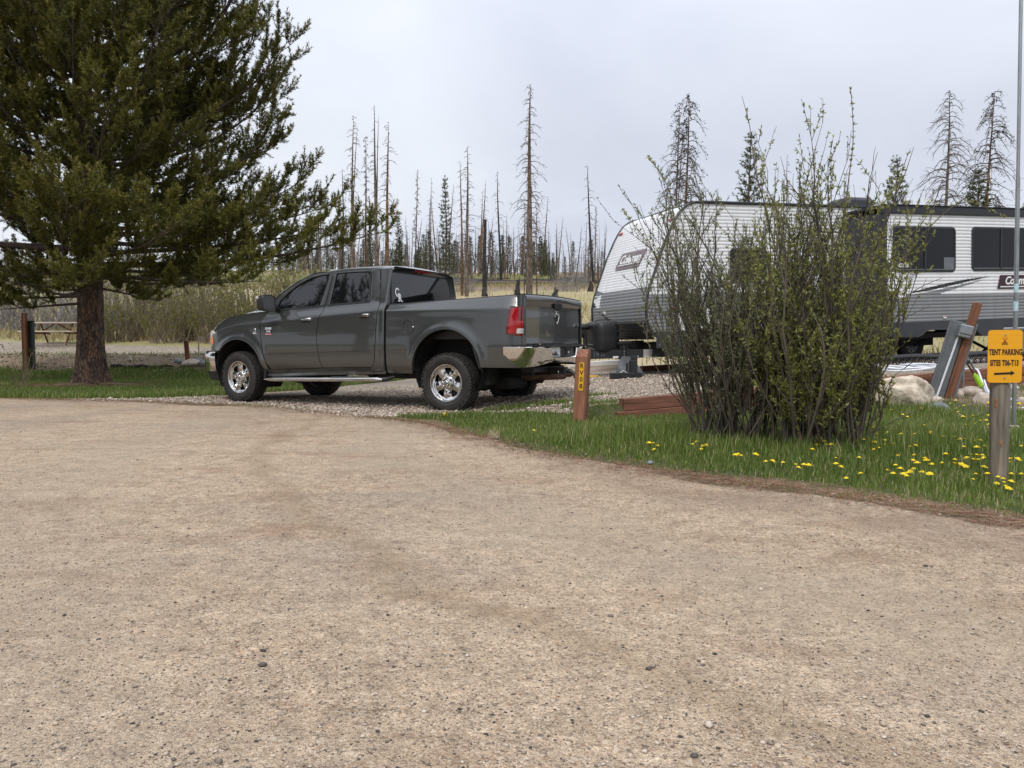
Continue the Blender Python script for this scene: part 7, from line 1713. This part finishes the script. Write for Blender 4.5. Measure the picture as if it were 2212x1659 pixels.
# ---------------------------------------------------------------- willows
def willow(seed, n, rx, ry, h0, h1, spread, leafmat, barkmat, leafn=7, leaf=(.034, .010), twig=(6, 9), rad=.011, bias=(0, 0), name='willow', k=4, leafstart=.3, up=.35, deadshare=.06, forks=0):
    r = np.random.default_rng(seed); root = empty(name); st = Tubes(k); tw = Tubes(3); LP, LD = [], []
    for i in range(n):
        a = r.random()*6.28; q = math.sqrt(r.random()); bx, by = rx*q*math.cos(a), ry*q*math.sin(a)
        low = r.random() < .5; H = (h0+(h1-h0)*r.random()**.8)*(.55 if low else 1); tilt = (q*.9+.1)*spread*(1.5 if low else 1)*(.6+.7*r.random())
        dx, dy = math.cos(a)*tilt+bias[0]+r.normal(0, .06), math.sin(a)*tilt*.8+bias[1]+r.normal(0, .06)
        s = np.linspace(0, 1, 9); bend = r.normal(0, .10, 2); arch = r.normal(0, .12)
        P = np.stack([bx+dx*H*(s*.55+.45*s**2), by+dy*H*(s*.55+.45*s**2), H*(s-.10*s**3*(1+tilt))], 1)+np.cumsum(r.normal(0, .016*H, (9, 3)), 0)*s[:, None]+np.stack([bend[0]*H*np.sin(s*3.1), bend[1]*H*np.sin(s*3.1), 0*s], 1)
        P[:, 2] = np.maximum(P[:, 2], .0); P[0, 2] = -.05
        R0 = rad*(.45+1.3*r.random()**3)*(1 if not low else .7); st.add(P, R0*(1-s)**.7+.0016)
        dead = r.random() < deadshare; PATHS = [(P, 1.)]
        for _ in range(forks):
            j0 = int(r.integers(2, 5)); f0 = P[j0]; lf = H*(.28+.27*r.random()); t0 = norm(norm(P[j0+1]-P[j0])+np.array([0, 0, .5])); q0 = norm(r.normal(0, 1, 3)*[1, 1, .2]); s2 = np.linspace(0, 1, 9)
            P2 = f0+lf*(t0[None]*s2[:, None]+q0[None]*(s2*.32)[:, None]+np.array([0, 0, .12])*(s2**2)[:, None])+np.cumsum(r.normal(0, .010*H, (9, 3)), 0)*s2[:, None]
            st.add(P2, R0*.55*(1-s2)**.7+.0016); PATHS.append((P2, .7))
        PM = P
        for P, fr_ in PATHS:
         for _ in range(int(r.integers(*twig)*fr_)):
            f = .12+.88*r.random(); j = min(7, int(f*8)); b = P[j]+(P[j+1]-P[j])*(f*8-j); t = norm(P[j+1]-P[j]); l = (.14+.42*r.random())*H*.30*(1.25-f*.5)
            d = norm(t*.9+r.normal(0, .38, 3)+np.array([0, 0, up])); Q = np.linspace(0, 1, 5)[:, None]; B = b+d*l*Q+r.normal(0, .02*l, (5, 3))*Q+np.array([0, 0, .1*l])*Q**2; tw.add(B, np.linspace(.0034, .0015, 5)*(k > 3 or 1.8))
            if dead: continue
            for _ in range(leafn):
                w = .15+.85*r.random(); j2 = min(3, int(w*4)); LP.append(B[j2]+(B[j2+1]-B[j2])*(w*4-j2)); LD.append(norm(d*.8+r.normal(0, .6, 3)+[0, 0, .25]))
        P = PM
        if not dead:
            for _ in range(leafn*2):
                w = leafstart+(1-leafstart)*r.random()**.7; j2 = min(7, int(w*8)); LP.append(P[j2]+(P[j2+1]-P[j2])*(w*8-j2)); LD.append(norm(norm(P[j2+1]-P[j2])*.8+r.normal(0, .6, 3)))
    st.build('stems', barkmat, root)['kind'] = 'stuff'; tw.build('twigs', barkmat, root, smooth=False)['kind'] = 'stuff'
    if not LP: return root
    LP = np.array(LP); LD = np.array(LD); m = 3 if leaf[0] < .06 else 2; N_ = len(LP)*m
    LP = np.repeat(LP, m, 0); LD = norm(np.repeat(LD, m, 0)+r.normal(0, .45, (N_, 3))); sz = leaf[0]*(.55+.75*r.random(N_)); sd = norm(np.cross(LD, r.normal(0, 1, (N_, 3))))*(leaf[1]*.5*(sz/leaf[0]))[:, None]
    mid = LP+LD*(sz*.45)[:, None]; V = np.stack([LP, mid+sd, LP+LD*sz[:, None], mid-sd], 1).reshape(-1, 3); kk = np.arange(N_)*4
    tn = np.clip(np.repeat(r.normal(.5, .22, N_//m), m)+.1*r.normal(0, 1, N_), 0, 1)
    link('leaves', np_mesh('leaves', V, np.stack([kk, kk+1, kk+2, kk+3], 1), leafmat, attr=np.repeat(tn, 4)), root)['kind'] = 'stuff'
    return root
c = ong(1585, 955); o = willow(61, 105, .36, .26, 1.3, 2.65, .19, M['paleleaf'], M['willowbark'], leafn=8, leaf=(.027, .0085), bias=(-.06, .03), rad=.009, twig=(8, 12), forks=2); o.location = (c.x, c.y, 0)
tag(o, 'leafing willow with small silvery green leaves, left half of the big clump', 'willow')
c = ong(1772, 966); o = willow(62, 120, .42, .30, 1.2, 2.65, .165, M['willowleaf'], M['willowbark'], leafn=8, leaf=(.033, .0105), bias=(.01, .03), rad=.011, twig=(8, 12), forks=2); o.location = (c.x, c.y, 0)
tag(o, 'leafing willow with brighter yellow green leaves, right half of the big clump', 'willow')
# single long shoots and arching dead sticks
def shoot(pts, r0, leafy, label, Y_=7.1, mat=None):
    root = empty('willow_shoot'); P = [at(x, y, Y_) for x, y in pts]; root.location = (P[0].x, P[0].y, 0); P = [tuple(p-root.location) for p in P]; P = np.array(spline(P, 30)); tb = Tubes(5); tb.add(P, np.linspace(r0, .0025, len(P))); tb.build('stem', mat or M['willowbark'], root)
    if leafy:
        r = np.random.default_rng(int(pts[0][0])); i = r.integers(int(len(P)*.35), len(P), 110); b = P[i]; d = norm(r.normal(0, .5, (110, 3))+[0, 0, .8]); s = .04*(.6+.6*r.random(110)); sd = norm(np.cross(d, r.normal(0, 1, (110, 3))))*.006; mid = b+d*(s*.45)[:, None]
        V = np.stack([b, mid+sd, b+d*s[:, None], mid-sd], 1).reshape(-1, 3); kk = np.arange(110)*4; link('leaves', np_mesh('leaves', V, np.stack([kk, kk+1, kk+2, kk+3], 1), M['willowleaf'], attr=np.repeat(r.random(110), 4)), root)
    tag(root, label, 'willow shoot')
shoot([(1800, 950), (1805, 700), (1830, 420), (1843, 300), (1838, 195)], .008, True, 'tallest single leafy shoot rising out of the willow clump')
shoot([(1790, 940), (1830, 720), (1950, 560), (2070, 440), (2170, 470)], .009, True, 'long arching willow shoot bending over towards the slide-out window')
shoot([(1830, 935), (1880, 740), (1960, 640), (2035, 600)], .009, False, 'bare dead willow stick pointing right across the slide-out')
shoot([(1790, 930), (1850, 800), (1920, 710), (2010, 660)], .010, False, 'lower bare willow stick leaning right below the window')
shoot([(1560, 930), (1500, 760), (1420, 560), (1345, 455)], .007, True, 'thin leafy shoot reaching left past the trailer nose')
shoot([(1560, 920), (1480, 700), (1450, 430), (1400, 340)], .007, True, 'upright leafy shoot at the left side of the willow clump')
shoot([(1860, 945), (1940, 905), (2000, 880)], .006, False, 'short dead stick lying low over the boulder')
# brush thicket beyond the terrace
kinds = [willow(71, 90, .9, .6, 1.6, 2.9, .30, M['brushleaf'], M['reedbark'], leafn=3, leaf=(.085, .035), twig=(3, 5), rad=.018, name='brush', k=3), willow(72, 90, 1.0, .6, 1.4, 2.6, .34, M['brushleaf'], M['reedbark'], leafn=2, leaf=(.08, .032), twig=(3, 5), rad=.018, name='brush', k=3),
         willow(73, 80, 1.0, .6, 1.5, 3.0, .34, M['brushleaf'], M['greybrush'], leafn=0, leaf=(.07, .02), twig=(5, 8), rad=.016, name='brush', k=3, leafstart=.95)]
used = [False]*3
r = np.random.default_rng(88)
BR = [(255, 27.2, 0, 1.0), (318, 28.2, 1, 1.02), (372, 27.0, 0, .95), (430, 28.0, 1, 1.05), (482, 27.0, 0, 1.0), (535, 28.3, 0, 1.05), (590, 27.2, 1, .95), (650, 28.5, 0, 1.0), (725, 29.5, 1, .9), (-20, 30, 2, 1.1), (40, 31, 2, 1.2), (105, 30.5, 2, 1.1), (165, 32, 2, 1.15), (215, 31, 2, 1.0), (285, 31.5, 2, 1.25), (345, 32.5, 0, 1.3), (455, 32, 0, 1.25), (560, 33, 1, 1.3), (400, 33.5, 2, 1.3), (640, 34, 0, 1.2)]
ORD = ['leftmost', 'second', 'third', 'fourth', 'fifth', 'sixth', 'seventh', 'eighth', 'ninth']
rank = {j: sum(1 for b in BR if b[2] == BR[j][2] and b[0] < BR[j][0]) for j in range(len(BR))}
for j, (px, Y_, kd, s) in enumerate(BR):
    o = kinds[kd] if not used[kd] else copy_tree(kinds[kd]); used[kd] = True; p = at(px, 740, Y_); o.location = (p.x, Y_, float(g(p.x, Y_))-.05); o.rotation_euler = (0, 0, r.random()*6); o.scale = (s, s, s)
    tag(o, ['budding yellow green brush behind the terrace, %s from the left', 'sparse olive brush behind the terrace, %s from the left', 'bare grey brush behind the picnic table, %s from the left'][kd].replace('%s from the left', ('%s of its kind' if rank[j] == 0 else '%s from the left') % ORD[rank[j]]), 'shrub', 'brush thicket behind the terrace')
c = at(44, 836, 16.0); o = willow(75, 12, .10, .10, .5, 1.15, .32, M['brushleaf'], M['reedbark'], leafn=3, leaf=(.03, .012), twig=(4, 7), rad=.007, name='sapling'); o.location = (c.x, 16.0, 0); tag(o, 'thin straggly sapling in the grass in front of the green utility box', 'sapling')
# big scrubby dead branches on the near hillside
for i, (px, Y_, h) in enumerate([(1225, 50, 2.2), (960, 52, 2.0), (1010, 50, 1.6), (1255, 56, 1.8)]):
    o = copy_tree(kinds[2]); p = at(px, 640, Y_); o.location = (p.x, Y_, float(g(p.x, Y_))); s = h/2.6; o.scale = (s, s, s); o.rotation_euler = (0, 0, i*1.3)
    tag(o, 'leafless grey scrub on the near burnt hillside', 'shrub', 'grey scrub on the hillside')
